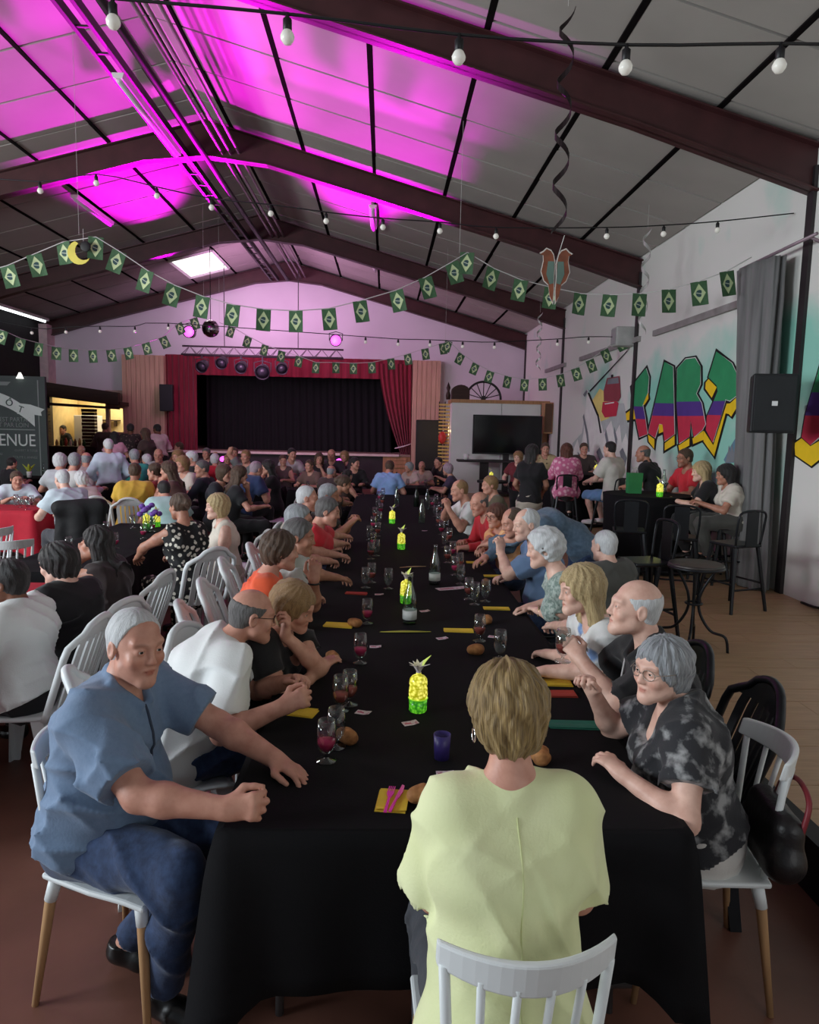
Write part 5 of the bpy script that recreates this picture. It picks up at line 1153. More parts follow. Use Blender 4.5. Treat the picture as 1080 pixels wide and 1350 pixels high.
build('rim', MB().tube([(0.42 * math.cos(a), 0, 0.02 + 0.42 * math.sin(a)) for a in np.linspace(0, PI, 20)], 0.03, 6), m_dark, wc, smooth=True)
for a in np.linspace(0.3, PI - 0.3, 7): build('spoke', MB().tube([(0.06 * math.cos(a), 0, 0.05), (0.41 * math.cos(a), 0, 0.02 + 0.41 * math.sin(a))], 0.012, 5), m_dark, wc)
build('hub', MB().tube([(0, -0.05, 0.05), (0, 0.05, 0.05)], 0.06, 10), m_dark, wc)
ob = link('dark_trunk', None, loc=(1.78, 17.3, 2.44), label='dark trunk with a curved lid on top of the white partition', cat='trunk')
build('trunk_body', MB().box((-0.2, -0.15, 0), (0.22, 0.15, 0.2)), m_dwood, ob); build('trunk_lid', MB().prism([(-0.2 + 0.0, 0.2)] + [(0.01 + 0.21 * math.cos(a), 0.2 + 0.15 * math.sin(a)) for a in np.linspace(PI, 0, 9)], 'y', -0.15, 0.15), m_dwood, ob)
build('post_finial', MB().lathe([(0.05, 0), (0.06, 0.1), (0.03, 0.2), (0.05, 0.28), (0.0005, 0.42)], 10), m_dwood, loc=(1.5, 17.3, 2.44), smooth=True, label='dark pointed finial at the left end of the partition top', cat='ornament')
ws = link('wooden_speaker', None, loc=(3.98 - 0.17, 16.7, 1.68), label='small brown wooden loudspeaker at the right end of the partition', cat='loudspeaker')
build('cabinet', MB().box((-0.13, -0.12, 0), (0.08, 0.2, 0.72)), m_wood, ws, bevel=0.01); build('grille', MB().box((-0.11, -0.13, 0.03), (0.06, -0.12, 0.69)), mat('brown_grille', rgb(92, 66, 50), 0.8), ws)
tv = link('television', None, loc=(2.82, 16.5, 0), label='large switched-off black television on a wheeled stand', cat='television')
build('bezel', MB().box((-0.80, -0.04, 1.18), (0.80, 0.03, 2.08)), m_black, tv, bevel=0.01)
build('screen', MB().box((-0.775, -0.044, 1.215), (0.775, -0.04, 2.055)), mat('dark_glossy_screen', rgb(16, 17, 20), 0.12, var=0), tv)
build('column', MB().box((-0.07, 0.03, 0.3), (0.07, 0.1, 1.5)), m_dark, tv); build('base', MB().box((-0.5, -0.3, PF + 0.06), (0.5, 0.35, PF + 0.1)), m_dark, tv)
for sx in (-0.45, 0.45):
    for sy in (-0.25, 0.3): build('caster', MB().tube([(sx - 0.02, sy, PF + 0.035), (sx + 0.02, sy, PF + 0.035)], 0.035, 10), m_black, tv)
build('shelf', MB().box((-1.15, -0.35, 1.0), (0.55, 0.1, 1.05)), m_dark, tv); build('stand_neck', MB().box((-0.62, -0.12, 0.3), (-0.42, -0.02, 1.0)), m_dark, tv)
cg = link('coffee_cup', None, loc=(1.86, 16.3, 1.05), label='white cup on the shelf below the television', cat='cup')
build('cup', MB().lathe([(0.04, 0), (0.06, 0.02), (0.07, 0.13), (0.06, 0.13), (0.05, 0.03), (0.0005, 0.02)], 12), m_white, cg, smooth=True); build('handle', MB().tube([(0.065, 0, 0.1), (0.11, 0, 0.09), (0.1, 0, 0.04), (0.06, 0, 0.03)], 0.01, 5), m_white, cg)


# the hall above was surveyed in units of 1.086 m: bring it to metres
SUR = 1.0857
for o in list(COL.objects):
    if o.parent is None and (o.type in ('MESH', 'EMPTY') or o.name in ('kitchen_lamp', 'hatch_lamp', 'lattice_lamp')):
        o.location = [v * SUR for v in o.location]; o.scale = [v * SUR for v in o.scale]
PF *= SUR; XW *= SUR; TZ = 0.73
GL=[(-0.187,2.395),(-0.160,2.503),(-0.165,2.842),(-0.130,2.907),(-0.104,3.446),(-0.088,4.166),(-0.124,5.117),(-0.083,5.299),(0.043,5.102),(-0.108,6.265),(-0.062,6.420),(0.590,5.289),(0.597,4.809),(0.621,4.662),(0.544,3.838),(0.610,3.539),(0.705,4.750)]
GL_FAR=[(-0.098,6.870),(-0.145,7.335),(-0.061,7.603),(-0.119,8.113),(-0.054,8.640),(-0.115,9.067),(-0.041,9.558),(-0.088,10.179),(-0.025,10.690),(-0.076,11.351),(-0.018,11.986),(0.566,6.139),(0.637,6.402),(0.605,6.935),(0.679,7.269),(0.641,7.789),(0.717,8.088),(0.662,8.525),(0.752,8.957),(0.688,9.412),(0.782,9.850),(0.718,10.501),(0.813,11.045),(0.638,5.811),(0.582,5.624)]
BOT=[(0.166,4.177),(0.393,5.276),(0.469,8.706),(0.484,10.565),(0.622,10.193),(0.189,10.518)]
LAN=[(0.156,2.848),(0.158,4.679),(0.175,6.808),(0.104,8.660)]
NAP=[(0.042,2.120),(-0.252,4.109),(0.752,4.548),(0.805,3.182),(0.799,3.040),(0.775,2.706),(0.449,4.027),(-0.330,2.815),(0.883,5.586),(-0.182,4.923),(0.802,6.158)]
BREAD=[(0.133,2.121),(0.571,2.397),(-0.124,2.548),(0.493,3.609),(0.637,4.197),(-0.245,3.465),(-0.158,4.097),(0.775,5.248)]
CARD=[(0.225,2.300),(0.120,2.717),(-0.070,2.820),(-0.032,3.708),(0.512,5.131),(0.636,3.914),(-0.022,4.909),(0.339,3.873),(0.471,8.060),(0.888,8.759),(0.274,4.466)]
PURPLE=[(0.225,2.371)]
LEAF=[(0.138,3.984),(0.257,5.912)]
LEFT=[(-2.598,7.883),(-5.310,19.409),(-4.735,21.699),(-5.794,11.795),(5.089,12.944)]
CARAFE=[(-1.380,9.888),(-4.702,10.022)]
# ================================================================ tables
m_clothk = mat('black_tablecloth', rgb(12, 11, 14), 0.9, var=0.12, scale=5, bump=0.15, bscale=220, spec=0.25)
def table_cloth(x0, x1, y0, y1, zt, zb, m, lab, cat='tablecloth', amp=0.02, seed=0, group=None, nf=7.0):
    r = random.Random(seed); ph = [r.uniform(0, 6.28) for _ in range(6)]
    P = []; step = 0.045
    cr = 0.025
    def edge(a, b):
        n = max(2, int((Vector(b) - Vector(a)).length / step)); return [(a[0] + (b[0] - a[0]) * i / n, a[1] + (b[1] - a[1]) * i / n) for i in range(n)]
    cs = [(x0, y0), (x1, y0), (x1, y1), (x0, y1)]
    for i in range(4): P += edge(cs[i], cs[(i + 1) % 4])
    n = len(P); vs = []; c = ((x0 + x1) / 2, (y0 + y1) / 2); k = 9; acc = 0.0
    S = [0.0]
    for i in range(n): S.append(S[-1] + math.dist(P[i], P[(i + 1) % n]))
    for ring in range(k + 1):
        t = ring / k
        for i in range(n):
            p = P[i]; nx = -1 if abs(p[0] - x0) < 1e-6 else (1 if abs(p[0] - x1) < 1e-6 else 0); ny = -1 if abs(p[1] - y0) < 1e-6 else (1 if abs(p[1] - y1) < 1e-6 else 0)
            corner = min(math.dist(p, q) for q in cs); cf = math.exp(-(corner / 0.10) ** 2)
            w = math.sin(S[i] * nf + ph[0]) + 0.6 * math.sin(S[i] * nf * 1.7 + ph[1]) + 0.4 * math.sin(S[i] * nf * 3.1 + ph[2])
            o = 0.012 * min(1, t * 6) + (amp * w + 0.022) * t ** 0.8 + 0.055 * cf * t
            L = math.hypot(nx, ny) or 1
            zz = zt - (zt - zb - 0.015 * math.sin(S[i] * 2.1 + ph[3]) + 0.11 * cf) * t if t > 0 else zt
            vs.append((p[0] + nx / L * o, p[1] + ny / L * o, zz - (0.004 if ring == 0 else 0)))
    fs = [(a * n + i, a * n + (i + 1) % n, (a + 1) * n + (i + 1) % n, (a + 1) * n + i) for a in range(k) for i in range(n)]
    # inset ring then flat top
    base = len(vs)
    for i in range(n):
        p = P[i]; vs.append((c[0] + (p[0] - c[0]) * (1 - 0.02 / max(0.1, abs(p[0] - c[0]))) if abs(p[0] - c[0]) > 0.1 else p[0], p[1] + (0.02 if abs(p[1] - y0) < 1e-6 else (-0.02 if abs(p[1] - y1) < 1e-6 else 0)), zt))
    fs += [(base + i, base + (i + 1) % n, (i + 1) % n, i) for i in range(n)]
    fs.append(tuple(base + i for i in range(n)))
    mb = MB().add(vs, fs)
    o = build('tablecloth', mb, m, smooth=True, label=lab, cat=cat, group=group)
    for p in o.data.polygons:
        if len(p.vertices) > 4: p.use_smooth = False
    s = o.modifiers.new('thickness', 'SOLIDIFY'); s.thickness = 0.003; s.offset = -1
    return o
def trestle(x0, x1, y0, y1, zt, lab, n=1, group=None, fl=0.0):
    L = (y1 - y0) / n
    for i in range(n):
        a = y0 + i * L; t = link('folding_table', None, loc=((x0 + x1) / 2, a + L / 2, fl), label=lab[i] if isinstance(lab, list) else lab, cat='table', group=group)
        w = (x1 - x0) / 2 - 0.03; h = zt - 0.012 - fl
        build('table_top', MB().box((-w, -L / 2 + 0.03, h - 0.03), (w, L / 2 - 0.03, h)), m_white, t)
        for sy in (-1, 1):
            for sx in (-1, 1): build('leg', MB().tube([(sx * (w - 0.12), sy * (L / 2 - 0.16), 0.0), (sx * (w - 0.12), sy * (L / 2 - 0.22), h - 0.03)], 0.014, 8), mat('grey_table_leg', rgb(96, 92, 92), 0.4, 0.5), t, smooth=True)
            build('foot_bar', MB().tube([(-w + 0.05, sy * (L / 2 - 0.16), 0.1), (w - 0.05, sy * (L / 2 - 0.16), 0.1)], 0.014, 8), mat('grey_table_leg', rgb(96, 92, 92)), t, smooth=True)
ends = ['nearest', 'second', 'third', 'fourth']
trestle(-0.46, 0.92, 1.96, 12.4, TZ, ['folding table hidden under the long black cloth, %s from the photographer' % e for e in ends], 4)
table_cloth(-0.47, 0.93, 1.95, 12.4, TZ, 0.26, m_clothk, 'long black tablecloth covering the main table down the middle of the hall', amp=0.022, seed=3)
m_clothr = mat('red_tablecloth', rgb(176, 24, 46), 0.8, var=0.12, bump=0.1, bscale=200)
def draped(x0, x1, y0, y1, zb, m, lab, tlab, seed):
    trestle(x0 + 0.01, x1 - 0.01, y0 + 0.01, y1 - 0.01, TZ, tlab); table_cloth(x0, x1, y0, y1, TZ, zb, m, lab, seed=seed)
draped(-3.05, -2.15, 2.9, 5.15, 0.25, m_clothr, 'red tablecloth on the near left table in front of the person in white', 'folding table under the near red tablecloth at the left', 4)
draped(-3.05, -2.2, 5.5, 8.3, 0.3, m_clothk, 'black tablecloth on the left table in front of the woman in the flowered dress', 'folding table under the black cloth in front of the flowered dress', 5)
draped(-5.7, -4.5, 9.25, 9.95, 0.2, m_clothr, 'short red tablecloth on the table by the left edge of the hall', 'folding table under the short red tablecloth', 6)
draped(-8.0, -6.6, 14.4, 15.2, 0.3, m_clothk, 'black tablecloth on the table in front of the slate green welcome board', 'folding table in front of the welcome board', 7)
draped(-4.15, -3.6, 11.3, 12.4, 0.3, m_clothk, 'short black tablecloth among the guests left of the navy shirt', 'folding table under the short black cloth among the left guests', 8)
draped(-3.3, -1.9, 13.25, 13.8, 0.3, m_clothk, 'black tablecloth across the hall below the left half of the stage', 'folding table under the cross cloth below the left half of the stage', 9)
draped(-1.75, -0.45, 13.0, 13.6, 0.3, m_clothk, 'black tablecloth across the hall below the middle of the stage', 'folding table under the cross cloth below the middle of the stage', 11)
draped(-0.15, 1.0, 13.85, 14.6, 0.3, m_clothk, 'black tablecloth on the cross table beyond the long main table', 'folding table under the cross table beyond the main table', 10)

# high tables on the platform
def round_cloth(cx, cy, R, zt, zb, m, lab):
    mb = MB(); n = 64; vs = []
    for ring in range(9):
        t = ring / 8
        for j in range(n):
            a = 2 * PI * j / n; f = R * (1 + 0.02 * min(1, 5 * t)) + (0.03 * math.sin(9 * a) + 0.015 * math.sin(17 * a + 1)) * t - 0.05 * math.sin(PI * t)
            vs.append((cx + f * math.cos(a), cy + f * math.sin(a), zt - (zt - zb) * t))
    fs = [(i * n + j, (i + 1) * n + j, (i + 1) * n + (j + 1) % n, i * n + (j + 1) % n) for i in range(8) for j in range(n)] + [tuple(range(n))]
    o = build('tablecloth', mb.add(vs, fs), m, smooth=True, label=lab, cat='tablecloth'); o.data.polygons[len(fs) - 1].use_smooth = False
    t = link('high_table', None, loc=(cx, cy, PF), label=lab.replace('black cloth draping', 'round high table under the cloth at'), cat='table')
    build('table_top', MB().lathe([(0.0005, zt - PF - 0.04), (R - 0.02, zt - PF - 0.04), (R - 0.02, zt - PF - 0.005), (0.0005, zt - PF - 0.005)], 32), m_white, t)
    build('column', MB().tube([(0, 0, 0.02), (0, 0, zt - PF - 0.04)], 0.03, 10), m_dark, t); build('base', MB().lathe([(0.25, 0), (0.25, 0.015), (0.04, 0.04)], 20), m_dark, t)
round_cloth(3.2, 8.55, 0.52, 1.16, PF + 0.02, m_clothk, 'black cloth draping the round high table nearest the grey curtain')
round_cloth(3.35, 12.6, 0.56, 1.16, PF + 0.02, m_clothk, 'black cloth draping the round high table by the mountain mural')

# ================================================================ chairs and stools
m_cw = mat('white_chair_plastic', rgb(222, 226, 226), 0.4, var=0.03); m_leg = mat('beech_leg', rgb(178, 138, 98), 0.5, var=0.2, scale=3, stretch=(9, 9, 1))
def spindle_chair(label, group=None):
    t = link('spindle_chair', None, label=label, cat='chair', group=group)
    mb = MB(); n = 13; vs = []
    for dz in (0.445, 0.425):
        for j in range(n):
            for i in range(n):
                u, v = -1 + 2 * i / (n - 1), -1 + 2 * j / (n - 1)
                x = u * 0.205 * (1 - 0.10 * max(0, -v)); y = v * 0.205; z = dz - 0.012 * (1 - u * u) * (1 - v * v) + (0.012 * max(0, v - 0.6) * -2)
                vs.append((x, y, z))
    fs = []
    for j in range(n - 1):
        for i in range(n - 1):
            a = j * n + i; fs.append((a, a + 1, a + n + 1, a + n)); b = a + n * n; fs.append((b, b + n, b + n + 1, b + 1))
    for i in range(n - 1):
        for a, b in ((i, i + 1), ((n - 1) * n + i + 1, (n - 1) * n + i), ((i + 1) * n, i * n), (i * n + n - 1, (i + 1) * n + n - 1)): fs.append((b, a, a + n * n, b + n * n))
    build('seat', mb.add(vs, fs), m_cw, t, smooth=False, bevel=0.008)
    arc = lambda u: (0.188 * u, -0.19 - 0.085 * (1 - u * u) - 0.02, 0.83)
    mb = MB(); vs = []; m_ = 17
    for i in range(m_):
        u = -1 + 2 * i / (m_ - 1); x, y, z = arc(u); h = 0.030 + 0.010 * (1 - u * u); d = 0.013
        for a, b in ((-d, -h), (d, -h), (d * 0.8, h), (-d * 0.8, h)): vs.append((x, y + a - 0.2 * b, z + b))
    fs = [(i * 4 + k, i * 4 + (k + 1) % 4, (i + 1) * 4 + (k + 1) % 4, (i + 1) * 4 + k) for i in range(m_ - 1) for k in range(4)] + [(3, 2, 1, 0), tuple((m_ - 1) * 4 + k for k in range(4))]
    build('top_rail', mb.add(vs, fs), m_cw, t, bevel=0.006)
    for k in range(6):
        u = -0.92 + 1.84 * k / 5; x, y, z = arc(u)
        build('spindle', MB().tube([(x * 0.86, -0.185 - 0.02 * (1 - u * u), 0.43), (x, y, z - 0.02)], [0.0085, 0.0095] if 0 < k < 5 else [0.013, 0.012], 8), m_cw, t, smooth=True)
    for sx in (-1, 1):
        for sy in (-1, 1):
            l = build('leg', MB().tube([(sx * 0.165, sy * 0.165, 0.425), (sx * 0.175, sy * 0.178, 0.36), (sx * 0.215, sy * 0.22, 0.0)], [0.019, 0.018, 0.011], 10), m_leg, t, smooth=True)
            build('leg_sleeve', MB().tube([(sx * 0.163, sy * 0.163, 0.43), (sx * 0.176, sy * 0.179, 0.355)], [0.022, 0.0195], 10), m_cw, l, smooth=True)
    return t
def garden_chair(label, group=None):
    t = link('garden_chair', None, label=label, cat='chair', group=group)
    mb = MB(); n = 11; vs = []
    for dz in (0, -0.014):
        for j in range(n):
            for i in range(n):
                u, v = -1 + 2 * i / (n - 1), -1 + 2 * j / (n - 1)
                vs.append((u * (0.225 + 0.015 * v), v * 0.21, 0.435 + dz + 0.012 * u * u - 0.012 * (1 - v * v) - 0.03 * max(0, v - 0.7) * 3.0 * 0.6))
    fs = []
    for j in range(n - 1):
        for i in range(n - 1):
            a = j * n + i; fs.append((a, a + 1, a + n + 1, a + n)); b = a + n * n; fs.append((b, b + n, b + n + 1, b + 1))
    for i in range(n - 1):
        for a, b in ((i, i + 1), ((n - 1) * n + i + 1, (n - 1) * n + i), ((i + 1) * n, i * n), (i * n + n - 1, (i + 1) * n + n - 1)): fs.append((b, a, a + n * n, b + n * n))
    build('seat', mb.add(vs, fs), m_cw, t, smooth=True)
    def bp(u, h):      # point on the curved back at side u (-1..1) and height h (0..1)
        w = 0.215 + 0.02 * h - 0.09 * max(0, h - 0.72) ** 1.2 * 2.6
        return (u * w, -0.205 - 0.16 * h - 0.045 * (1 - u * u), 0.43 + 0.45 * h + 0.03 * (1 - u * u) * (h > 0.95))
    path = [bp(-1, h) for h in np.linspace(0, 0.82, 9)] + [bp(u, 0.82 + 0.18 * (1 - abs(u) ** 2.4)) for u in np.linspace(-0.85, 0.85, 11)] + [bp(1, h) for h in np.linspace(0.82, 0, 9)]
    build('back_frame', MB().tube(path, 0.019, 8), m_cw, t, smooth=True)
    mb = MB(); vs = []
    for dd in (0, 0.008):
        for h in (0.84, 0.90, 0.96, 0.995):
            for u in np.linspace(-0.8, 0.8, 9):
                x, y, z = bp(u, h if h < 0.95 else 0.82 + 0.18 * (1 - abs(u) ** 2.4) if h > 0.98 else min(h, 0.82 + 0.17 * (1 - abs(u) ** 2.4))); vs.append((x, y + dd, z))
    fs = []
    for j in range(3):
        for i in range(8): a = j * 9 + i; fs.append((a, a + 1, a + 10, a + 9)); fs.append((a + 36, a + 45, a + 46, a + 37))
    build('top_panel', mb.add(vs, fs), m_cw, t, smooth=True)
    for u in (-0.62, -0.36, -0.12, 0.12, 0.36, 0.62):
        mb = MB(); vs = []
        for h in np.linspace(0.0, 0.88, 8):
            for du in (-0.085, 0.085):
                x, y, z = bp(u + du * (1 if abs(u) < 0.5 else 1.1), h); vs += [(x, y - 0.004, z), (x, y + 0.006, z)]
        fs = []
        for i in range(7):
            a = i * 4
            for p, q in ((0, 2), (3, 1), (1, 0), (2, 3)): fs.append((a + p, a + q, a + q + 4, a + p + 4))
        build('slat', mb.add(vs, fs), m_cw, t)
    for sx in (-1, 1):
        for sy in (-1, 1):
            mb = MB(); x, y = sx * 0.20, sy * 0.185
            prof = [(0.045, 0.43), (0.034, 0.3), (0.026, 0.0)]
            vs = []
            for i, (w, z) in enumerate(prof):
                k = (0.43 - z) / 0.43; X = x + sx * 0.035 * k; Y = y + sy * 0.05 * k
                vs += [(X + sx * 0.012, Y + sy * 0.012, z), (X - sx * w * 1.2, Y + sy * 0.012, z), (X - sx * w * 1.2, Y + sy * 0.002, z), (X - sx * 0.002, Y - sy * 0.002, z), (X - sx * 0.002, Y - sy * w * 1.2, z), (X + sx * 0.012, Y - sy * w * 1.2, z)]
            fs = [(i * 6 + k, i * 6 + (k + 1) % 6, (i + 1) * 6 + (k + 1) % 6, (i + 1) * 6 + k) for i in range(2) for k in range(6)] + [(5, 4, 3, 2, 1, 0), (12, 13, 14, 15, 16, 17)]
            build('leg', mb.add(vs, fs), m_cw, t)
    return t
m_tol = mat('black_metal_stool', rgb(30, 32, 36), 0.35, 0.4, var=0.15)
def bar_stool(label, group=None, h=0.64):
    t = link('bar_stool', None, label=label, cat='stool', group=group)
    build('seat', MB().box((-0.165, -0.165, h - 0.03), (0.165, 0.165, h)), m_tol, t, bevel=0.012)
    for sx in (-1, 1):
        for sy in (-1, 1):
            build('leg', MB().tube([(sx * 0.14, sy * 0.14, h - 0.02), (sx * 0.215, sy * 0.215, 0)], [0.022, 0.016], 6), m_tol, t)
    for k, (a, b) in enumerate((((-1, -1), (1, -1)), ((1, -1), (1, 1)), ((1, 1), (-1, 1)), ((-1, 1), (-1, -1)))):
        z = 0.22 + 0.05 * (k % 2); q = 0.14 + 0.075 * (h - z) / h
        build('foot_rail', MB().tube([(a[0] * q, a[1] * q, z), (b[0] * q, b[1] * q, z)], 0.010, 6), m_tol, t, smooth=True)
    build('back_hoop', MB().tube(spline([(-0.15, -0.15, h - 0.01), (-0.165, -0.175, h + 0.2), (-0.13, -0.19, h + 0.31), (0.13, -0.19, h + 0.31), (0.165, -0.175, h + 0.2), (0.15, -0.15, h - 0.01)], 4), 0.012, 6), m_tol, t, smooth=True)
    build('back_plate', MB().box((-0.07, -0.192, h - 0.01), (0.07, -0.182, h + 0.31)), m_tol, t)
    return t
# ---- chairs placed
ch = spindle_chair('white spindle-back chair under the man in the blue chambray shirt')
ch.location = (-0.86, 2.24, 0); ch.rotation_euler = (0, 0, math.radians(-112))
copy_thing(ch, (-3.35, 6.35, 0), math.radians(40), 'white spindle-back chair with a slanted back, left of the second black tablecloth').name = 'spindle_chair'
copy_thing(ch, (-3.9, 6.95, 0), math.radians(75), 'white spindle-back chair seen edge on in front of the short red tablecloth').name = 'spindle_chair'
gc = garden_chair('big white garden chair under the person in white at the left edge')
def gch(x, y, a, lab, group=None):
    c = copy_thing(gc, (x, y, 0), math.radians(a), lab, group); c.name = 'garden_chair'; return c
gch(-1.45, 7.3, 80, 'empty white garden chair beyond the blonde woman in cream')
gch(-1.55, 11.0, 70, 'white garden chair seen from behind, left of the white-haired man in the pale shirt')
gch(-2.75, 5.35, -95, 'round-topped white garden chair between the red and black tablecloths')
# bistro table and stools on the platform
bt = link('bistro_table', None, loc=(2.41, 5.32, PF), label='small round dark metal bistro table on the edge of the wooden floor', cat='table')
build('table_top', MB().lathe([(0.0005, 0.66), (0.19, 0.655), (0.2, 0.645), (0.205, 0.66), (0.2, 0.675), (0.185, 0.672), (0.0005, 0.672)], 32), mat('worn_dark_tabletop', rgb(66, 60, 58), 0.4, 0.2, var=0.3, scale=12), bt, smooth=True)
build('rim_ring', MB().tube([(0.2 * math.cos(a), 0.2 * math.sin(a), 0.645) for a in np.linspace(0, 2 * PI, 33)], 0.012, 6, cap=False), m_tol, bt, smooth=True)
for k in range(4):
    a = PI / 4 + k * PI / 2 + 0.3; c, s = math.cos(a), math.sin(a)
    build('leg', MB().tube(spline([(0.15 * c, 0.15 * s, 0.645), (0.05 * c, 0.05 * s, 0.45), (0.045 * c, 0.045 * s, 0.3), (0.13 * c, 0.13 * s, 0.16), (0.24 * c, 0.24 * s, 0.12), (0.265 * c, 0.265 * s, 0.0)], 5), 0.011, 7), m_tol, bt, smooth=True)
build('centre_ring', MB().tube([(0.06 * math.cos(a), 0.06 * math.sin(a), 0.36) for a in np.linspace(0, 2 * PI, 17)], 0.009, 6, cap=False), m_tol, bt, smooth=True)
bs = bar_stool('black metal bar stool in front of the grey curtain, nearest to the bistro table')
bs.location = (3.36, 6.62, PF); bs.rotation_euler = (0, 0, math.radians(20))
def stool(x, y, a, lab, name='bar_stool'):
    c = copy_thing(bs, (x, y, PF), math.radians(a), lab); c.name = name
stool(2.98, 7.0, -20, 'black metal bar stool between the bistro table and the round cloth-draped table')
stool(2.62, 7.45, -15, 'empty black metal bar stool left of the near round cloth-draped table')
stool(2.12, 5.62, 100, 'black metal stool just behind the bistro table, beside the wooden floor edge')
# jacket on a chair, handbag
def blob(name, prims, cells, m, parent=None, warp=None, scale_=1.0, **kw):
    pts = np.array([p for a in prims for p in (a[0], a[2])]); R = max(max(a[1], a[3]) for a in prims)
    F = Field(*[axis_grid(pts[:, q].min() - R - 0.04, pts[:, q].max() + R + 0.04, cells, []) for q in range(3)])
    for a in prims: F.cone(a[0], a[1], a[2], a[3], a[4] if len(a) > 4 else 0.03, flat=a[5] if len(a) > 5 else None)
    if warp: F.warp(warp)
    V, Q = F.surface(); V = relax(V, Q, 1, 0.4)
    V[:, :2] *= scale_
    return link(name, np_mesh(name, V, Q, m), parent, **kw)
blob('hanging_jacket', [((-3.62, 8.05, 0.92), 0.09, (-3.22, 8.15, 0.94), 0.09, 0.05), ((-3.6, 8.1, 0.86), 0.09, (-3.62, 8.1, 0.35), 0.1, 0.05), ((-3.25, 8.15, 0.86), 0.09, (-3.25, 8.15, 0.35), 0.1, 0.05), ((-3.43, 8.1, 0.86), 0.12, (-3.43, 8.1, 0.4), 0.12, 0.06)], 0.016, mat('black_jacket', rgb(20, 20, 22), 0.8, bump=0.2), warp=wrinkle(3, 0.012), scale_=1.0, label='black jacket hung over a chair back beside the short red tablecloth', cat='jacket')
hb = link('handbag', None, loc=(1.26, 2.28, 0.445), label='dark handbag with a red strap behind the woman on the right chair', cat='handbag')
blob('bag_body', [((0.02, -0.10, 0.10), 0.07, (0.02, 0.12, 0.10), 0.07, 0.03), ((0.03, -0.09, 0.2), 0.05, (0.03, 0.11, 0.2), 0.05, 0.05)], 0.012, mat('black_bag_leather', rgb(24, 20, 22), 0.4, bump=0.2), hb, warp=wrinkle(5, 0.006))
build('strap', MB().tube(spline([(0.06, -0.12, 0.2), (0.085, -0.1, 0.3), (0.09, 0.0, 0.33), (0.085, 0.1, 0.28), (0.07, 0.12, 0.18)], 5), 0.009, 6), mat('red_strap', rgb(120, 30, 40), 0.5), hb, smooth=True)

# ---- on the tables
m_glass = thin_glass('clear_glass', (0.9, 0.92, 0.92))
m_pink = mat('pink_drink', rgb(220, 60, 110), 0.1, var=0.05, emit=None); m_rose = mat('rose_drink', rgb(180, 90, 80), 0.1, var=0.05)
def glass_meshes(n):
    g = MB().lathe([(0.0005, 0.0), (0.036, 0.0), (0.036, 0.004), (0.008, 0.010), (0.007, 0.026), (0.022, 0.036), (0.034, 0.065), (0.035, 0.095), (0.029, 0.150), (0.0275, 0.150), (0.0332, 0.095), (0.032, 0.066), (0.020, 0.040), (0.0005, 0.036)], n).mesh('glass', m_glass, True)
    d = MB().lathe([(0.0005, 0.0375), (0.019, 0.0415), (0.031, 0.066), (0.0315, 0.076), (0.0005, 0.076)], n)
    return g, d.mesh('drink', m_pink, True), d.mesh('drink', m_rose, True)
G16 = glass_meshes(18); G8 = glass_meshes(10)
def glass(x, y, lab, fill=None, G=G16, z=0.73, group=None, s=1.0):
    t = link('stemmed_glass', G[0], None, (x, y, z), label=lab, cat='glass', group=group); t.scale = (s,) * 3
    if fill: link('drink', G[1] if fill == 'pink' else G[2], t)
labs = ['half full glass of pink drink by the flat hand of the man in blue', 'empty-looking stemmed glass just beyond the pink drink of the man in blue', 'stemmed glass with a little rose drink by the clasped hands, left of two', 'stemmed glass by the clasped hands of the man in white, right of two', 'stemmed glass with pink drink on the left side, level with the near pineapple lantern', 'stemmed glass with pink drink in front of the yellow napkin with paper strips',
        'stemmed glass left of the lit lantern behind a bottle, left one', 'stemmed glass left of the lit lantern behind a bottle, right one', 'small stemmed glass standing alone left of the second lantern', 'stemmed glass on the left beside the red sleeve, nearer one', 'stemmed glass on the left beside the red sleeve, farther one', 'stemmed glass on the right beyond the green napkin, farthest of three',
        'stemmed glass on the right beside the bread, middle of three', 'stemmed glass on the right beside the bread, nearest of three', 'stemmed glass with rose drink standing behind the round bread roll on the right', 'dark tumbler-like glass just left of the blonde woman\'s hands', 'stemmed glass in the right row just beyond the three together']
fills = ['pink', None, 'rose', 'rose', 'pink', 'pink', None, 'rose', None, 'rose', None, None, 'rose', None, 'rose', None, None]
for p, l, f in zip(GL, labs, fills): glass(p[0], p[1], l, f)
for i, p in enumerate(GL_FAR):
    left = i < 11 ; glass(p[0], p[1], 'small stemmed glass in the far cluster along the %s edge of the main table' % ('left' if left else 'right'), ('pink', None, 'rose')[i % 3], G8, group='far glasses on the %s edge of the main table' % ('left' if left else 'right'))
m_bglass = thin_glass('bottle_glass', (0.84, 0.9, 0.88)); m_label = mat('pale_bottle_label', rgb(205, 208, 204), 0.6); m_darkb = mat('dark_bottle_glass', rgb(20, 26, 22), 0.1, var=0)
def bottle(x, y, lab, m=None, z=0.73, labelled=False, group=None, cat='bottle'):
    t = link('glass_bottle', None, loc=(x, y, z), label=lab, cat=cat, group=group)
    build('bottle_body', MB().lathe([(0.0005, 0.0), (0.040, 0.0), (0.042, 0.008), (0.042, 0.14), (0.036, 0.18), (0.018, 0.235), (0.0145, 0.28), (0.0165, 0.285), (0.0165, 0.3), (0.0135, 0.3), (0.0118, 0.28), (0.0155, 0.232), (0.0335, 0.178), (0.0395, 0.138), (0.0395, 0.01), (0.0005, 0.006)], 18), m or m_bglass, t, smooth=True)
    if labelled: build('paper_label', MB().lathe([(0.0425, 0.03), (0.0432, 0.03), (0.0432, 0.085), (0.0425, 0.085)], 18), m_label, t, smooth=True)
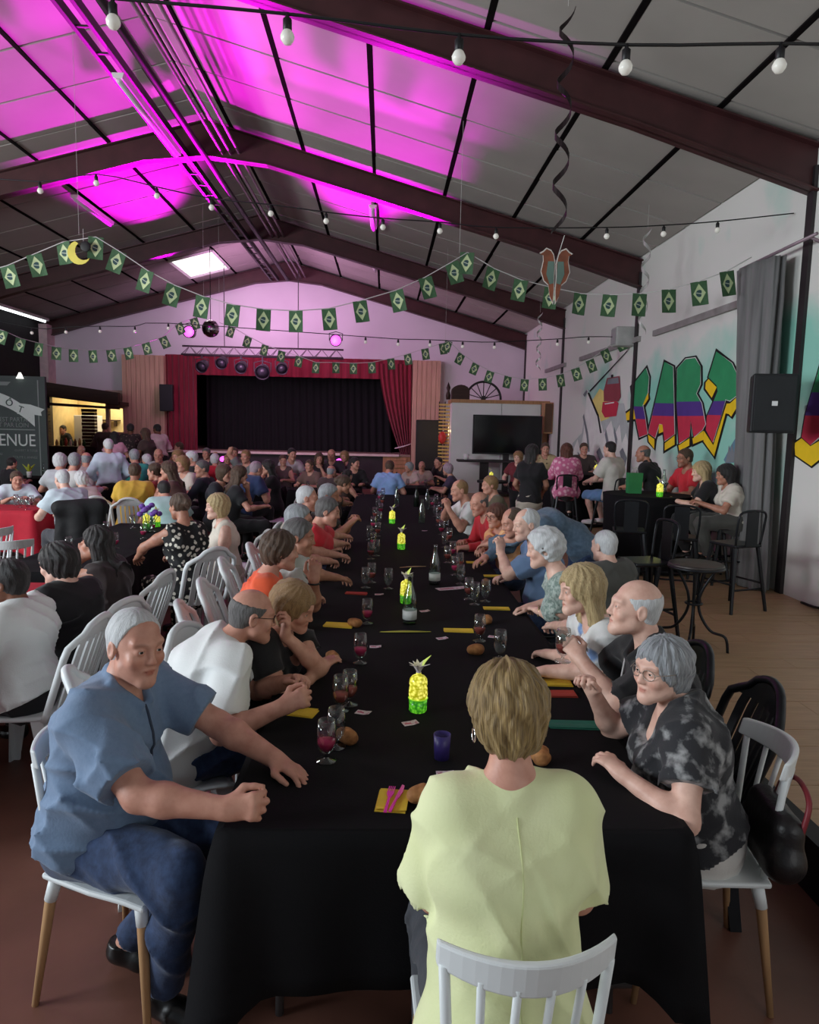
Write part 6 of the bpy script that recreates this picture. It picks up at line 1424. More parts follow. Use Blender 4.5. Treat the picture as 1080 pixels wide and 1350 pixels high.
bl = ['clear glass bottle in front of the second pineapple lantern', 'clear glass bottle in the middle of the table beyond the second lantern', 'clear glass bottle right of the farthest main-table lantern', 'dark bottle at the far end of the main table', 'clear bottle at the far end of the main table beside the dark one', 'clear bottle at the far end of the main table, left of the dark one']
for i, p in enumerate(BOT): bottle(p[0], p[1], bl[i], m_darkb if i == 3 else None, labelled=i in (0, 1))
# pineapple lanterns
m_lcup = mat('lantern_green_cup', rgb(90, 200, 50), 0.1, emit=rgb(80, 220, 40), estr=0.5, var=0.15, scale=30)
m_lyel = mat('lantern_yellow_glass', rgb(230, 220, 60), 0.2, emit=rgb(255, 225, 30), estr=1.0, col2=rgb(120, 120, 20), scale=70, thr=(0.2, 0.75))
def lantern_glow(name, c, lo, hi, strength):
    if name in MATS: return MATS[name]
    m = bpy.data.materials.new(name); m.use_nodes = True; MATS[name] = m; nt = m.node_tree; N = nt.nodes; L = nt.links; b = N['Principled BSDF']
    tc = N.new('ShaderNodeTexCoord'); vo = N.new('ShaderNodeTexVoronoi'); vo.inputs['Scale'].default_value = 85; L.new(tc.outputs['Object'], vo.inputs['Vector'])
    cr = N.new('ShaderNodeValToRGB'); e = cr.color_ramp.elements; e[0].position = 0.1; e[0].color = (*hi, 1); e[1].position = 0.75; e[1].color = (*lo, 1)
    L.new(vo.outputs['Distance'], cr.inputs['Fac']); L.new(cr.outputs['Color'], b.inputs['Emission Color']); b.inputs['Emission Strength'].default_value = strength
    b.inputs['Base Color'].default_value = (*c, 1); b.inputs['Roughness'].default_value = 0.2
    return m
m_lyel2 = lantern_glow('lantern_fairy_lights', rgb(200, 190, 40), rgb(120, 120, 6), rgb(255, 246, 120), 1.15)
m_lgrn = lantern_glow('lantern_lit_green', rgb(60, 160, 40), rgb(20, 90, 8), rgb(120, 220, 50), 0.75)
m_leafp = mat('pale_purple_paper_leaf', rgb(190, 180, 190), 0.6, var=0.15); m_leafg = mat('lime_paper_leaf', rgb(200, 214, 120), 0.6, var=0.12)
def lantern(lab):
    t = link('pineapple_lantern', None, label=lab, cat='lantern')
    b = build('green_cup', MB().lathe([(0.0005, 0.0), (0.034, 0.0), (0.037, 0.006), (0.0385, 0.055), (0.0005, 0.055)], 20), m_lgrn, t, smooth=True)
    build('cup_rim', MB().tube([(0.039 * math.cos(a), 0.039 * math.sin(a), 0.057) for a in np.linspace(0, 2 * PI, 25)], 0.0025, 5, cap=False), mat('lime_rim', rgb(170, 220, 70), 0.2, emit=rgb(150, 220, 40), estr=0.5, var=0), b)
    prof = [(0.037, 0.058), (0.0395, 0.075), (0.038, 0.10), (0.035, 0.108), (0.038, 0.118), (0.036, 0.138), (0.026, 0.150), (0.012, 0.153), (0.010, 0.165)]
    build('glowing_bottle', MB().lathe(prof, 22), m_lyel2, t, smooth=True)
    n = 9
    for k in range(n):
        a = 2 * PI * k / n + 0.2; c, s = math.cos(a), math.sin(a); h = 0.055 if k else 0.08; o = 0.034 + 0.008 * (k % 3)
        if k == 0: o = 0.055
        mid = (o * 0.45 * c, o * 0.45 * s, 0.165 + h * 0.55); tip = (o * c, o * s, 0.165 + h * (0.75 if k else 0.85)); w = 0.009 if k else 0.012
        px_, py_ = -s * w, c * w
        vs = [(px_ * 0.5, py_ * 0.5, 0.158), (-px_ * 0.5, -py_ * 0.5, 0.158), (mid[0] + px_, mid[1] + py_, mid[2]), (mid[0] - px_, mid[1] - py_, mid[2]), tip]
        vs2 = [(v[0] * 0.97, v[1] * 0.97, v[2] + 0.0015) for v in vs]
        build('paper_leaf', MB().add(vs + vs2, [(0, 1, 3, 2), (2, 3, 4), (6, 5, 7, 8), (8, 7, 9), (0, 2, 7, 5), (1, 6, 8, 3), (2, 4, 9, 7), (3, 8, 9, 4)]), m_leafg if k == 0 else m_leafp, t)
    build('neck', MB().tube([(0, 0, 0.15), (0, 0, 0.175)], 0.010, 8), m_leafp, t)
    return t
ln = lantern('nearest glowing pineapple lantern with a green cup in the middle of the table')
ln.location = (LAN[0][0], LAN[0][1], TZ); ln.rotation_euler = (0, 0, 0.1)
KIDS[ln.name] = []
def lant(x, y, z, lab, rz=0.0):
    c = copy_thing(ln, (x, y, z), rz, lab); c.name = 'pineapple_lantern'
for p, l in zip(LAN[1:], ('glowing pineapple lantern behind the near clear bottle, second on the main table', 'glowing pineapple lantern on the main table, third from the camera', 'farthest glowing pineapple lantern on the main table')): lant(p[0], p[1], TZ, l, 0.7)
lant(-2.62, 7.91, TZ, 'glowing pineapple lantern by purple flowers on the left black table', 1.0)
lant(-2.55, 8.05, TZ, 'pale pineapple lantern at the far end of the left black table', 2.0)
lant(-7.5, 14.75, TZ, 'pineapple lantern in front of the slate green welcome board', 2.0)
lant(3.22, 8.2, 1.16, 'glowing pineapple lantern on the round high table nearest the curtain', 2.0)
lant(3.1, 12.2, 1.16, 'glowing pineapple lantern on the far high table before the patterned shirt', 2.0)
lant(3.75, 12.5, 1.16, 'glowing pineapple lantern on the far high table before the dark waistcoat', 2.0)
lant(1.95, 12.95, PF + 0.73, 'glowing pineapple lantern on the small side table below the television', 2.0)
for i, (x, y, z, e) in enumerate(((LAN[0][0], LAN[0][1] , 1.06, 0.35), (LAN[1][0], LAN[1][1], 1.06, 0.35), (LAN[2][0], LAN[2][1], 1.06, 0.4), (3.2, 8.2, 1.5, 0.5))):
    light('lantern_light', 'POINT', (x, y, z), e, (0.9, 1.0, 0.25), shadow_soft_size=0.06)
# napkins, cutlery, bread, cards
m_nap = {'yellow': mat('yellow_napkin', rgb(232, 196, 60), 0.8, bump=0.15, bscale=300), 'red': mat('red_napkin', rgb(176, 62, 50), 0.8, bump=0.15), 'green': mat('green_napkin', rgb(36, 110, 92), 0.7, bump=0.15)}
def napkin(x, y, rz, col, lab, w=0.085, h=0.115, cat='napkin'):
    t = link('paper_napkin', None, loc=(x, y, TZ + 0.0005), rz=rz, label=lab, cat=cat)
    build('folded_sheet', MB().box((-w / 2, -h / 2, 0), (w / 2, h / 2, 0.003)), m_nap[col], t)
    mb = MB(); vs = []
    for i in range(7):
        for j in range(2):
            u = -w / 2 + w * i / 6; v = (-h / 2, h / 2)[j] + 0.004; vs.append((u + 0.003, v, 0.0045 + 0.004 * (math.sin(i * 1.3) * 0.5 + 0.5) * (1 if j == 0 else 0.4)))
    vs += [(v[0], v[1], v[2] - 0.0012) for v in vs]
    fs = []
    for i in range(6): a = i * 2; fs += [(a, a + 2, a + 3, a + 1), (a + 14, a + 15, a + 17, a + 16)]
    build('top_fold', mb.add(vs, fs), m_nap[col], t, smooth=True)
    return t
nl = [('yellow', 'yellow napkin with pink cutlery at the near edge of the table', -0.12, 0.095, 0.13), ('yellow', 'yellow napkin with paper strips left of the dinner row, beyond the woman in black', 1.4, 0.09, 0.17), ('yellow', 'yellow napkin by the watch of the woman in lace on the right', 1.5, 0.06, 0.17), ('yellow', 'yellow napkin partly over a red one in front of the right fist', 1.5, 0.08, 0.17), ('red', 'red napkin under the yellow one in front of the right fist', 1.55, 0.07, 0.15), ('green', 'crumpled green napkin behind the short-haired woman', 1.5, 0.07, 0.2), ('yellow', 'pale yellow folded napkin in the middle right, behind the rose glass', 1.5, 0.06, 0.17), ('yellow', 'yellow napkin under the clasped hands of the man in white', 1.3, 0.08, 0.14), ('yellow', 'small yellow napkin in front of the blue-shirted man', 1.5, 0.06, 0.14), ('red', 'reddish napkin on the left side beyond the strips', 1.4, 0.06, 0.15), ('yellow', 'far yellow napkin in front of the leaning man\'s hand', 1.5, 0.06, 0.13)]
for p, (c, l, a, w, h) in zip(NAP, nl): nk_ = napkin(p[0], p[1], a, c, l, w, h)
m_pk = mat('pink_plastic_cutlery', rgb(236, 60, 170), 0.25, var=0.05)
cx, cy = NAP[0]
def cutlery(kind, dx, rz, lab):
    t = link('plastic_' + kind, None, loc=(cx + dx, cy, TZ + 0.009), rz=rz, label=lab, cat=kind)
    build('grip', MB().prism([(-0.005, -0.08), (0.005, -0.08), (0.0035, 0.005), (-0.0035, 0.005)], 'z', 0, 0.004), m_pk, t)
    if kind == 'knife': build('blade', MB().prism([(-0.006, 0.005), (0.006, 0.005), (0.009, 0.05), (0.004, 0.085), (-0.005, 0.09)], 'z', 0.0005, 0.003), m_pk, t)
    else:
        build('fork_head', MB().prism([(-0.004, 0.005), (0.004, 0.005), (0.011, 0.03), (0.011, 0.045), (-0.011, 0.045), (-0.011, 0.03)], 'z', 0.0005, 0.003), m_pk, t)
        for k in range(4): build('tine', MB().box((-0.0105 + k * 0.006, 0.045, 0.0005), (-0.0075 + k * 0.006, 0.078, 0.0025)), m_pk, t)
cutlery('knife', 0.014, -0.28, 'pink plastic knife on the near yellow napkin'); cutlery('fork', -0.010, -0.15, 'pink plastic fork on the near yellow napkin, left of the knife')
m_bread = mat('bread_crust', rgb(196, 138, 84), 0.75, col2=rgb(120, 72, 36), scale=22, bump=0.4, bscale=60)
brl = ['bread roll beside the napkin with pink cutlery', 'triangular bread piece behind the short-haired woman on the right', 'bread roll right of the near pink drink glass', 'round bread roll in front of the rose glass on the right', 'bread roll on the right beside the yellow napkin of the woman in lace', 'bread roll at the hand of the woman in black', 'small bread roll beside the paper strips napkin', 'bread roll far on the right beyond the white card']
for i, p in enumerate(BREAD):
    s = 1.0 if i < 4 else 0.85; a = 0.3 + i
    o = blob('bread_roll', [((-0.022 * math.cos(a), -0.022 * math.sin(a), 0.024), 0.026 * s, (0.024 * math.cos(a), 0.024 * math.sin(a), 0.022), 0.024 * s, 0.02), ((0, 0.01, 0.02), 0.026 * s, (0.012, -0.016, 0.02), 0.022 * s, 0.02)], 0.007, m_bread, warp=wrinkle(i + 2, 0.006, 70), loc=(p[0], p[1], TZ + 0.0015), label=brl[i], cat='bread')
m_card = mat('printed_paper_card', rgb(214, 200, 206), 0.7, col2=rgb(190, 130, 150), scale=40, thr=(0.5, 0.65))
cl = ['printed ticket card behind the purple tumbler, nearest one', 'small tilted ticket card in front of the near lantern', 'white ticket card right of the pair of glasses', 'pink-white ticket card right of the pink drink level with the lantern', 'white paper card under the middle clear bottle', 'white ticket card by the rose glass on the right', 'folded pink paper left of the second lantern', 'red-edged card behind the pale napkin in the middle right', 'far white card between the far bottles', 'far white card near the bearded man', 'pinkish card under the second lantern']
for p, l in zip(CARD, cl):
    i = CARD.index(p); c = MB(); w, h = (0.05, 0.032) if i != 4 else (0.12, 0.04)
    c.box((-w, -h, 0), (w * 0.2, h, 0.0012)); c.add([(w * 0.2, -h, 0.0012), (w, -h, 0.006), (w, h, 0.004), (w * 0.2, h, 0.0012), (w * 0.2, -h, 0), (w, -h, 0.005), (w, h, 0.003), (w * 0.2, h, 0)], [(0, 1, 2, 3), (7, 6, 5, 4), (0, 4, 5, 1), (1, 5, 6, 2), (2, 6, 7, 3)])
    o = build('ticket_card', c, m_card, loc=(p[0], p[1], TZ + 0.0012), rz=0.4 * math.sin(i * 2.1), label=l, cat='card'); o.scale = (0.62, 0.62, 1) if i != 4 else (1, 1, 1)
    build('printed_band', MB().box((-w * 0.8, -h * 0.35, 0.0012), (w * 0.1, h * 0.2, 0.0018)), mat('card_print', rgb(190, 90, 120), 0.7), o)
pt_ = link('purple_tumbler', None, loc=(PURPLE[0][0] - 0.003, PURPLE[0][1] + 0.05, TZ), label='dark purple tumbler standing behind the nearest ticket card', cat='tumbler')
build('tumbler', MB().lathe([(0.0005, 0), (0.027, 0), (0.031, 0.09), (0.029, 0.09), (0.025, 0.004), (0.0005, 0.004)], 20), mat('purple_plastic', rgb(58, 46, 110), 0.4, var=0.05), pt_, smooth=True)
def ribbon_leaf(p, lab, L, rz, m):
    mb = MB(); vs = []; n = 16
    for i in range(n + 1):
        u = i / n; x = (u - 0.5) * L; w = 0.018 * math.sin(PI * u) ** 0.7; z = 0.002 + 0.006 * math.sin(PI * u)
        vs += [(x, -w + 0.03 * (u - 0.5) ** 2, z), (x, w + 0.03 * (u - 0.5) ** 2, z), (x, w + 0.03 * (u - 0.5) ** 2, z - 0.0015), (x, -w + 0.03 * (u - 0.5) ** 2, z - 0.0015)]
    fs = [(i * 4 + k, i * 4 + (k + 1) % 4, i * 4 + 4 + (k + 1) % 4, i * 4 + 4 + k) for i in range(n) for k in range(4)]
    t = link('table_leaf', None, loc=(p[0], p[1], TZ + 0.0005), rz=rz, label=lab, cat='leaf'); build('leaf_blade', mb.add(vs, fs), m, t, smooth=True)
    build('leaf_rib', MB().tube([(-L * 0.48, 0.008, 0.003), (0, 0.0, 0.009), (L * 0.48, 0.008, 0.003)], 0.0015, 4), m, t)
ribbon_leaf(LEAF[0], 'long yellow-green paper leaf lying across the table before the near bottle', 0.30, 0.05, mat('olive_paper_leaf', rgb(160, 156, 60), 0.7, var=0.2))
ribbon_leaf(LEAF[1], 'tan paper leaf lying across the table beyond the second lantern', 0.24, 0.3, mat('tan_paper_leaf', rgb(190, 160, 120), 0.7, var=0.2))
# left and far tables
k = 0
for (x, y) in ((-2.3, 5.0), (-2.1, 5.2), (-2.35, 5.35), (-2.1, 5.6), (-2.3, 5.9), (-2.05, 6.1), (-2.4, 6.2), (-2.1, 6.5), (-2.35, 6.7), (-1.9, 6.8)):
    x *= 1.18; y *= 1.18; glass(x, y, 'small stemmed glass on the left black tablecloth', (None, 'pink')[k % 2], G8, TZ, 'glasses on the left black tablecloth'); k += 1
for (x, y) in ((-3.95, 8.0), (-4.1, 8.15), (-4.3, 8.05), (-4.45, 8.25), (-4.05, 8.3), (-4.25, 8.35)):
    x *= 1.18; y *= 1.18; glass(x, y, 'small glass on the short red tablecloth at the left edge', None, G8, TZ, 'glasses on the short red tablecloth')
for (x, y) in ((-3.25, 9.9), (-3.4, 10.3), (-3.3, 10.7), (-2.6, 11.4), (-2.0, 11.5), (-1.2, 11.2), (-0.9, 11.3), (-0.6, 11.4), (0.1, 12.0), (0.4, 12.1), (0.7, 12.0)):
    x *= 1.18; y *= 1.18; glass(x, y, 'small glass on the far black tablecloths before the stage', None, G8, TZ, 'glasses on the far tables')
for (x, y, z, l) in ((-6.9, 14.7, 0.73, 'clear bottle on the table before the welcome board'), (-2.25, 8.1, 0.73, 'clear bottle at the far end of the left black tablecloth'), (0.24, 13.95, 0.73, 'dark bottle on the cross table beyond the main table'), (3.42, 8.6, 1.16, 'clear bottle on the round high table nearest the curtain')):
    bottle(x, y, l, m_darkb if 'dark' in l else None, z)
fl = link('purple_flowers', None, loc=(-2.5, 7.6, TZ), label='bunch of purple paper flowers in a jar on the left black table', cat='flowers')
build('jar', MB().lathe([(0.04, 0), (0.05, 0.1), (0.045, 0.12)], 12), m_bglass, fl, smooth=True)
for j in range(9):
    a = j * 2.4; r = 0.03 + 0.02 * (j % 3)
    build('flower', MB().sphere((r * math.cos(a) * 1.6, r * math.sin(a) * 1.6, 0.2 + 0.03 * (j % 4)), 0.035, 8, 6, sc=(1, 1, 0.8)), mat('purple_petal', rgb(120, 80, 170), 0.7, var=0.3, scale=40), fl, smooth=True)
    build('flower_stem', MB().tube([(0, 0, 0.02), (r * math.cos(a) * 1.6, r * math.sin(a) * 1.6, 0.19)], 0.003, 4), mat('green_stem', rgb(60, 110, 50), 0.7), fl)
yf = link('paper_palm', None, loc=(-7.2, 14.7, TZ), label='yellow-green paper leaves standing on the table before the welcome board', cat='table decoration')
build('pot', MB().lathe([(0.04, 0), (0.05, 0.12), (0.045, 0.12)], 12), m_white, yf, smooth=True)
for j in range(6):
    a = j * 1.05; c, s = math.cos(a), math.sin(a)
    build('paper_leaf', MB().add([(0, 0, 0.08), (0.06 * c - 0.03 * s, 0.06 * s + 0.03 * c, 0.2), (0.13 * c, 0.13 * s, 0.27), (0.06 * c + 0.03 * s, 0.06 * s - 0.03 * c, 0.2), (0, 0, 0.082), (0.06 * c - 0.03 * s, 0.06 * s + 0.03 * c, 0.203), (0.13 * c, 0.13 * s, 0.273), (0.06 * c + 0.03 * s, 0.06 * s - 0.03 * c, 0.203)], [(0, 1, 2, 3), (7, 6, 5, 4), (0, 4, 5, 1), (1, 5, 6, 2), (2, 6, 7, 3), (3, 7, 4, 0)]), mat('lime_leaf', rgb(190, 200, 70), 0.6, var=0.15), yf)
gb = link('green_gift_bag', None, loc=(3.06, 8.62, 1.16), label='green paper bag on the round high table behind its lantern', cat='bag')
build('bag', MB().prism([(-0.08, 0), (0.08, 0), (0.09, 0.25), (-0.09, 0.25)], 'y', -0.05, 0.05), mat('green_paper', rgb(40, 120, 70), 0.6), gb)
build('handle', MB().tube([(-0.04, 0, 0.25), (-0.03, 0, 0.31), (0.03, 0, 0.31), (0.04, 0, 0.25)], 0.004, 5), m_str, gb)
st = link('side_table', None, loc=(1.98, 13.0, PF), label='small round dark side table below the television', cat='table')
build('table_top', MB().lathe([(0.0005, 0.69), (0.28, 0.69), (0.28, 0.73), (0.0005, 0.73)], 24), m_black, st); build('column', MB().tube([(0, 0, 0.02), (0, 0, 0.69)], 0.03, 8), m_black, st); build('base', MB().lathe([(0.22, 0), (0.22, 0.02), (0.04, 0.04)], 16), m_black, st)
# ================================================================ people
def cloth(name, c, c2=None, **kw):
    kw.setdefault('bump', 0.12); kw.setdefault('bscale', 140)
    return mat('cloth_' + name, c, 0.85, col2=c2, var=kw.pop('var', 0.1), scale=kw.pop('scale', 9), sheen=0.15, **kw)
c_chamb = cloth('chambray', rgb(104, 126, 154), rgb(112, 134, 162), scale=60, detail=6)
c_denim = cloth('denim', rgb(30, 46, 76), rgb(48, 68, 104), scale=40)
c_yel = cloth('pale_yellow', rgb(222, 228, 172), rgb(232, 236, 188), scale=4)
c_grey = cloth('charcoal_trousers', rgb(62, 64, 70))
c_wht = cloth('white_jersey', rgb(226, 228, 226), var=0.03)
c_blk = cloth('black_jersey', rgb(24, 23, 26))
c_camo = cloth('grey_camouflage_print', rgb(38, 38, 42), rgb(150, 150, 150), scale=17, thr=(0.50, 0.66), detail=5)
c_flor = cloth('blue_floral_print', rgb(216, 216, 214), rgb(110, 140, 186), scale=9, thr=(0.55, 0.66))
c_sage = cloth('sage_lace', rgb(120, 138, 130), rgb(172, 184, 176), scale=50, thr=(0.42, 0.58), bump=0.5, bscale=80)
c_blue = cloth('blue_cotton', rgb(98, 122, 156)); c_dk = cloth('dark_olive', rgb(74, 74, 70)); c_org = cloth('orange', rgb(240, 96, 56)); c_orl = cloth('orange_peach', rgb(236, 146, 84), rgb(240, 196, 150))
c_red = cloth('red_cotton', rgb(206, 44, 56)); c_gw = cloth('grey_white', rgb(190, 190, 186)); c_cream = cloth('cream', rgb(214, 206, 192)); c_tan = cloth('tan_trousers', rgb(180, 170, 156)); c_navy = cloth('navy', rgb(34, 44, 72))
def dots(name, c, c2, scale, lo, hi):
    if name in MATS: return MATS[name]
    m = bpy.data.materials.new(name); m.use_nodes = True; MATS[name] = m; nt = m.node_tree; N = nt.nodes; L = nt.links; b = N['Principled BSDF']; b.inputs['Roughness'].default_value = 0.85
    tc = N.new('ShaderNodeTexCoord'); vo = N.new('ShaderNodeTexVoronoi'); vo.inputs['Scale'].default_value = scale; L.new(tc.outputs['Object'], vo.inputs['Vector'])
    cr = N.new('ShaderNodeValToRGB'); e = cr.color_ramp.elements; e[0].position = lo; e[0].color = (*c2, 1); e[1].position = hi; e[1].color = (*c, 1)
    L.new(vo.outputs['Distance'], cr.inputs['Fac']); L.new(cr.outputs['Color'], b.inputs['Base Color']); return m
c_dots = dots('cloth_black_white_flowers', rgb(20, 20, 22), rgb(206, 200, 186), 24, 0.34, 0.42)
c_pinkp = dots('cloth_pink_pattern', rgb(206, 112, 150), rgb(240, 190, 206), 16, 0.3, 0.5)
c_patt = dots('cloth_tan_pattern', rgb(190, 168, 130), rgb(80, 64, 50), 18, 0.2, 0.35)
c_dpat = dots('cloth_dark_pattern', rgb(52, 40, 40), rgb(120, 100, 96), 18, 0.2, 0.35)
PP = lambda label, at, yaw, **k: make_person('person', label=label, at=at, yaw=yaw, **k)
GB = (0.72, 0.70, 0.70); WB = (1.0, 1.08, 1.12); DB = (0.42, 0.36, 0.34)

# ---- nearest guests
L1, i1 = PP('white-haired man in a blue chambray shirt at the left table corner, face towards the camera', (-0.800, 2.278, 1.175), -110, lean=12, twist=8, hyaw=-20, hpitch=4, hroll=-4, whands=((-0.447, 1.971, 0.790), (-0.356, 2.318, 0.775)), hcurl=((1.25, 1.3, 1.35, 1.4), 0.35), hnorm=((1.0, 0.1, 0.45), None), hdir=((-0.25, 0.9, 0.1), None), ehint=((1.0, -0.3, -1.2), (-0.8, -0.2, -0.5)),
    res='hero', hair=('crop', 'white'), tmat=c_chamb, legmat=c_denim, fat=0.035, collar=True, brow=GB, skin='ruddy', seed=11, hem=-0.035, sleeve=0.78, loose=0.006,
    knees=((0.15, 0.43, 0.53), (-0.10, 0.44, 0.53)), feet=((0.12, 0.34, 0.10), (-0.02, 0.08, 0.10)), g=1.0)
S = i1['sp']; fw_ = S(0.4, 1.0) - S(0.4, 0.0)
build('button_placket', MB().tube(on_shirt(L1, [S(u, 0.0, 0.0) for u in np.linspace(0.47, 0.30, 9)], [fw_] * 9), 0.005, 6), mat('dark_placket', rgb(52, 62, 78), 0.8), L1, smooth=True)
W0, i0 = PP('woman with short dark-blonde hair in a pale yellow shirt, seen from behind', (0.302, 1.630, 1.230), 2, sex='f', lean=7, hpitch=14, hyaw=4, whands=((0.43, 1.84, 0.73), (0.22, 1.84, 0.73)), ehint=((0.45, -0.5, -1.2), (-0.45, -0.5, -1.2)),
    res='hero', hair=('full', 'dirtyblonde'), tmat=c_yel, legmat=c_grey, seed=21, sleeve=0.86, loose=0.009, hem=0.08, skin='ruddy', brow=DB, fat=0.012)
W0.location.z = 0
S = i0['sp']; bk_ = S(0.4, -1.0) - S(0.4, 0.0)
build('back_seam', MB().tube(on_shirt(W0, [S(u, 0.0, 0.0) for u in np.linspace(0.47, 0.0, 24)], [bk_] * 24, 0.0), 0.002, 5), mat('pale_seam', rgb(206, 212, 156), 0.85), W0, smooth=True)
for s_ in (-1, 1): build('hoop_earring', MB().tube([tuple(i0['hw']((s_ * 0.084, 0.0 + 0.016 * math.cos(a), -0.052 + 0.018 * math.sin(a)))) for a in np.linspace(0, 2 * PI, 17)], 0.002, 5, cap=False), mat('silver', rgb(220, 220, 220), 0.15, 1.0, var=0), W0, smooth=True)
R1, j1 = PP('grey-haired woman with glasses in a dark camouflage-print tee leaning on the table', (0.968, 2.352, 1.085), 82, sex='f', lean=13, hyaw=32, hpitch=2, whands=((0.797, 2.554, 0.930), (0.810, 2.221, 0.770)), hcurl=((1.3, 1.35, 1.4, 1.4), 0.7), ehint=((0.5, -0.2, -0.9), (-0.9, -0.5, -0.7)), hdir=(None, (0.55, 0.45, 0.25)),
    res='hero', hair=('pixie', 'grey'), tmat=c_camo, legmat=cloth('white_trousers', rgb(210, 206, 200)), glasses='light', skin='pale', brow=GB, seed=31, sleeve=0.6, fat=0.03, loose=0.01, hem=-0.05, neckline=0.12)
L2, i2 = PP('bald man with glasses in a white tee with a black apron strap', (-0.567, 3.054, 1.070), -68, lean=30, hyaw=0, hpitch=12, whands=((-0.380, 2.668, 0.815), (-0.388, 2.950, 0.815)), hcurl=(1.25, 1.2), hnorm=((1, 0, 0.5), (-1, 0, 0.5)), ehint=((0.7, -0.3, -0.8), (-0.7, -0.1, -0.8)),
    res='hero', hair=('fringe', 'darkgrey'), tmat=c_wht, legmat=c_denim, glasses='dark', skin='ruddy', seed=41, sleeve=0.8, fat=0.03, loose=0.012, hem=0.04)
S = i2['sp']
for s_ in (-1, 1): build('apron_strap', MB().tube([tuple(S(u, f, s_ * x)) for u, f, x in ((0.36, -0.145, 0.07), (0.45, -0.10, 0.085), (0.508, -0.02, 0.09), (0.49, 0.07, 0.09), (0.40, 0.155, 0.08), (0.30, 0.185, 0.08))], 0.011, 6), c_blk, L2, smooth=True)
build('apron_bib', MB().box((-0.11, 0.176, 0.0), (0.11, 0.184, 0.24)), c_blk, L2).matrix_local = Matrix.Translation(Vector(S(0.08, 0.0))) @ Matrix.Rotation(math.radians(-24), 4, 'X')
L3, i3 = PP('woman with a light brown bob in a black top resting her chin on her hand', (-0.404, 3.221, 1.070), -112, sex='f', lean=22, hyaw=4, hpitch=22, hroll=8, whands=((-0.289, 3.201, 0.775), (-0.433, 3.132, 0.960)), hcurl=(0.5, 1.2), hdir=(None, (0.1, 0.25, 1)), hnorm=(None, (-0.5, 0.9, 0)), ehint=((0.8, -0.2, -0.6), (-0.6, 0.7, -1.0)),
    res='near', hair=('bob', 'lightbrown'), tmat=c_blk, legmat=c_blk, skin='ruddy', brow=DB, seed=51, sleeve=0.5)
R2, j2 = PP('bald man in a black shirt with a lanyard, in profile, holding a wine glass', (1.015, 2.761, 1.200), 86, lean=12, hyaw=0, hpitch=-4, whands=((0.784, 3.220, 0.775), (0.855, 2.945, 0.930)), hcurl=(0.6, (1.0, 1.05, 1.1, 1.1)), hnorm=(None, (-1, 0, 0.1)), ehint=((0.6, -0.3, -0.8), (-0.7, -0.4, -0.8)),
    res='hero', hair=('fringe', 'white'), tmat=c_blk, legmat=c_blk, skin='pale', brow=WB, seed=61, sleeve=0.7, fat=0.02, collar=True, loose=0.008)
S = j2['sp']
for s_ in (-1, 1): build('lanyard', MB().tube([tuple(S(0.52, 0.0, s_ * 0.075)), tuple(S(0.47, 0.09, s_ * 0.055)), tuple(S(0.36, 0.155, s_ * 0.02)), tuple(S(0.27, 0.165, 0.0))], 0.005, 5), mat('pale_lanyard', rgb(180, 176, 176), 0.6), R2, smooth=True)
hp = R2.matrix_basis @ Vector(j2['wr'][1] + j2['hdirs'][1][0] * 0.085)
glass(hp.x - 0.02, hp.y + 0.02, 'stemmed glass of red wine held by the bald man in black', 'rose', G16, hp.z - 0.085)
R3, j3 = PP('blonde woman with long hair in a white and blue floral top on the right side', (0.915, 3.206, 1.170), 92, sex='f', lean=16, hyaw=6, hpitch=8, whands=((0.958, 3.986, 0.775), (0.843, 3.482, 0.775)), hcurl=(1.2, 1.0), ehint=((0.7, -0.3, -0.8), (-0.8, -0.4, -0.6)),
    res='near', hair=('shoulder', 'blonde'), tmat=c_flor, legmat=c_denim, skin='pale', brow=DB, seed=71, sleeve=0.6)
build('bag_strap', MB().tube([tuple(j3['sp'](u, f, x)) for u, f, x in ((0.2, -0.165, -0.1), (0.34, -0.165, -0.11), (0.46, -0.09, -0.115), (0.505, 0.0, -0.11), (0.42, 0.12, -0.11))], 0.007, 5), c_blk, R3, smooth=True)
L4, i4 = PP('short-haired brown-haired woman in a bright orange top seen from behind on the left', (-0.582, 4.018, 1.190), -78, sex='f', lean=12, hyaw=0, hpitch=8, whands=((-0.314, 4.535, 0.775), (-0.404, 5.024, 0.775)), hcurl=(0.6, 0.6), res='near', hair=('pixie', 'brown'), tmat=c_org, legmat=c_denim, skin='ruddy', seed=81, sleeve=0.4)
L5, i5 = PP('dark-haired man in a grey-white tee propping his head on a raised arm', (-0.540, 4.529, 1.190), -85, lean=16, hyaw=-6, hpitch=10, whands=((-0.402, 4.116, 1.000), (-0.276, 5.160, 0.775)), hcurl=(1.0, 0.6), hdir=((-0.2, 0.1, 1), None), hnorm=((1, 0.2, 0), None), ehint=((0.2, 0.8, -1.0), (-0.6, 0, -0.8)), res='near', hair=('short', 'darkgrey'), tmat=c_gw, legmat=c_denim, skin='tan', brow=DB, seed=91)
wr = i5['wr'][0]; build('wristband', MB().tube([tuple(wr + np.array((0.033 * math.cos(a), 0.033 * math.sin(a), -0.02))) for a in np.linspace(0, 2 * PI, 17)], 0.006, 5, cap=False), mat('dark_band', rgb(30, 30, 32), 0.3), L5, smooth=True)
R4, j4 = PP('woman with white curly hair in a sage lace top on the right side', (0.952, 4.146, 1.210), 84, sex='f', lean=16, hyaw=-4, hpitch=12, whands=((0.944, 4.441, 0.775), (0.988, 4.330, 0.775)), hcurl=(1.0, 1.0), res='near', hair=('curly', 'white'), tmat=c_sage, legmat=c_grey, skin='pale', brow=WB, seed=101, sleeve=0.5)
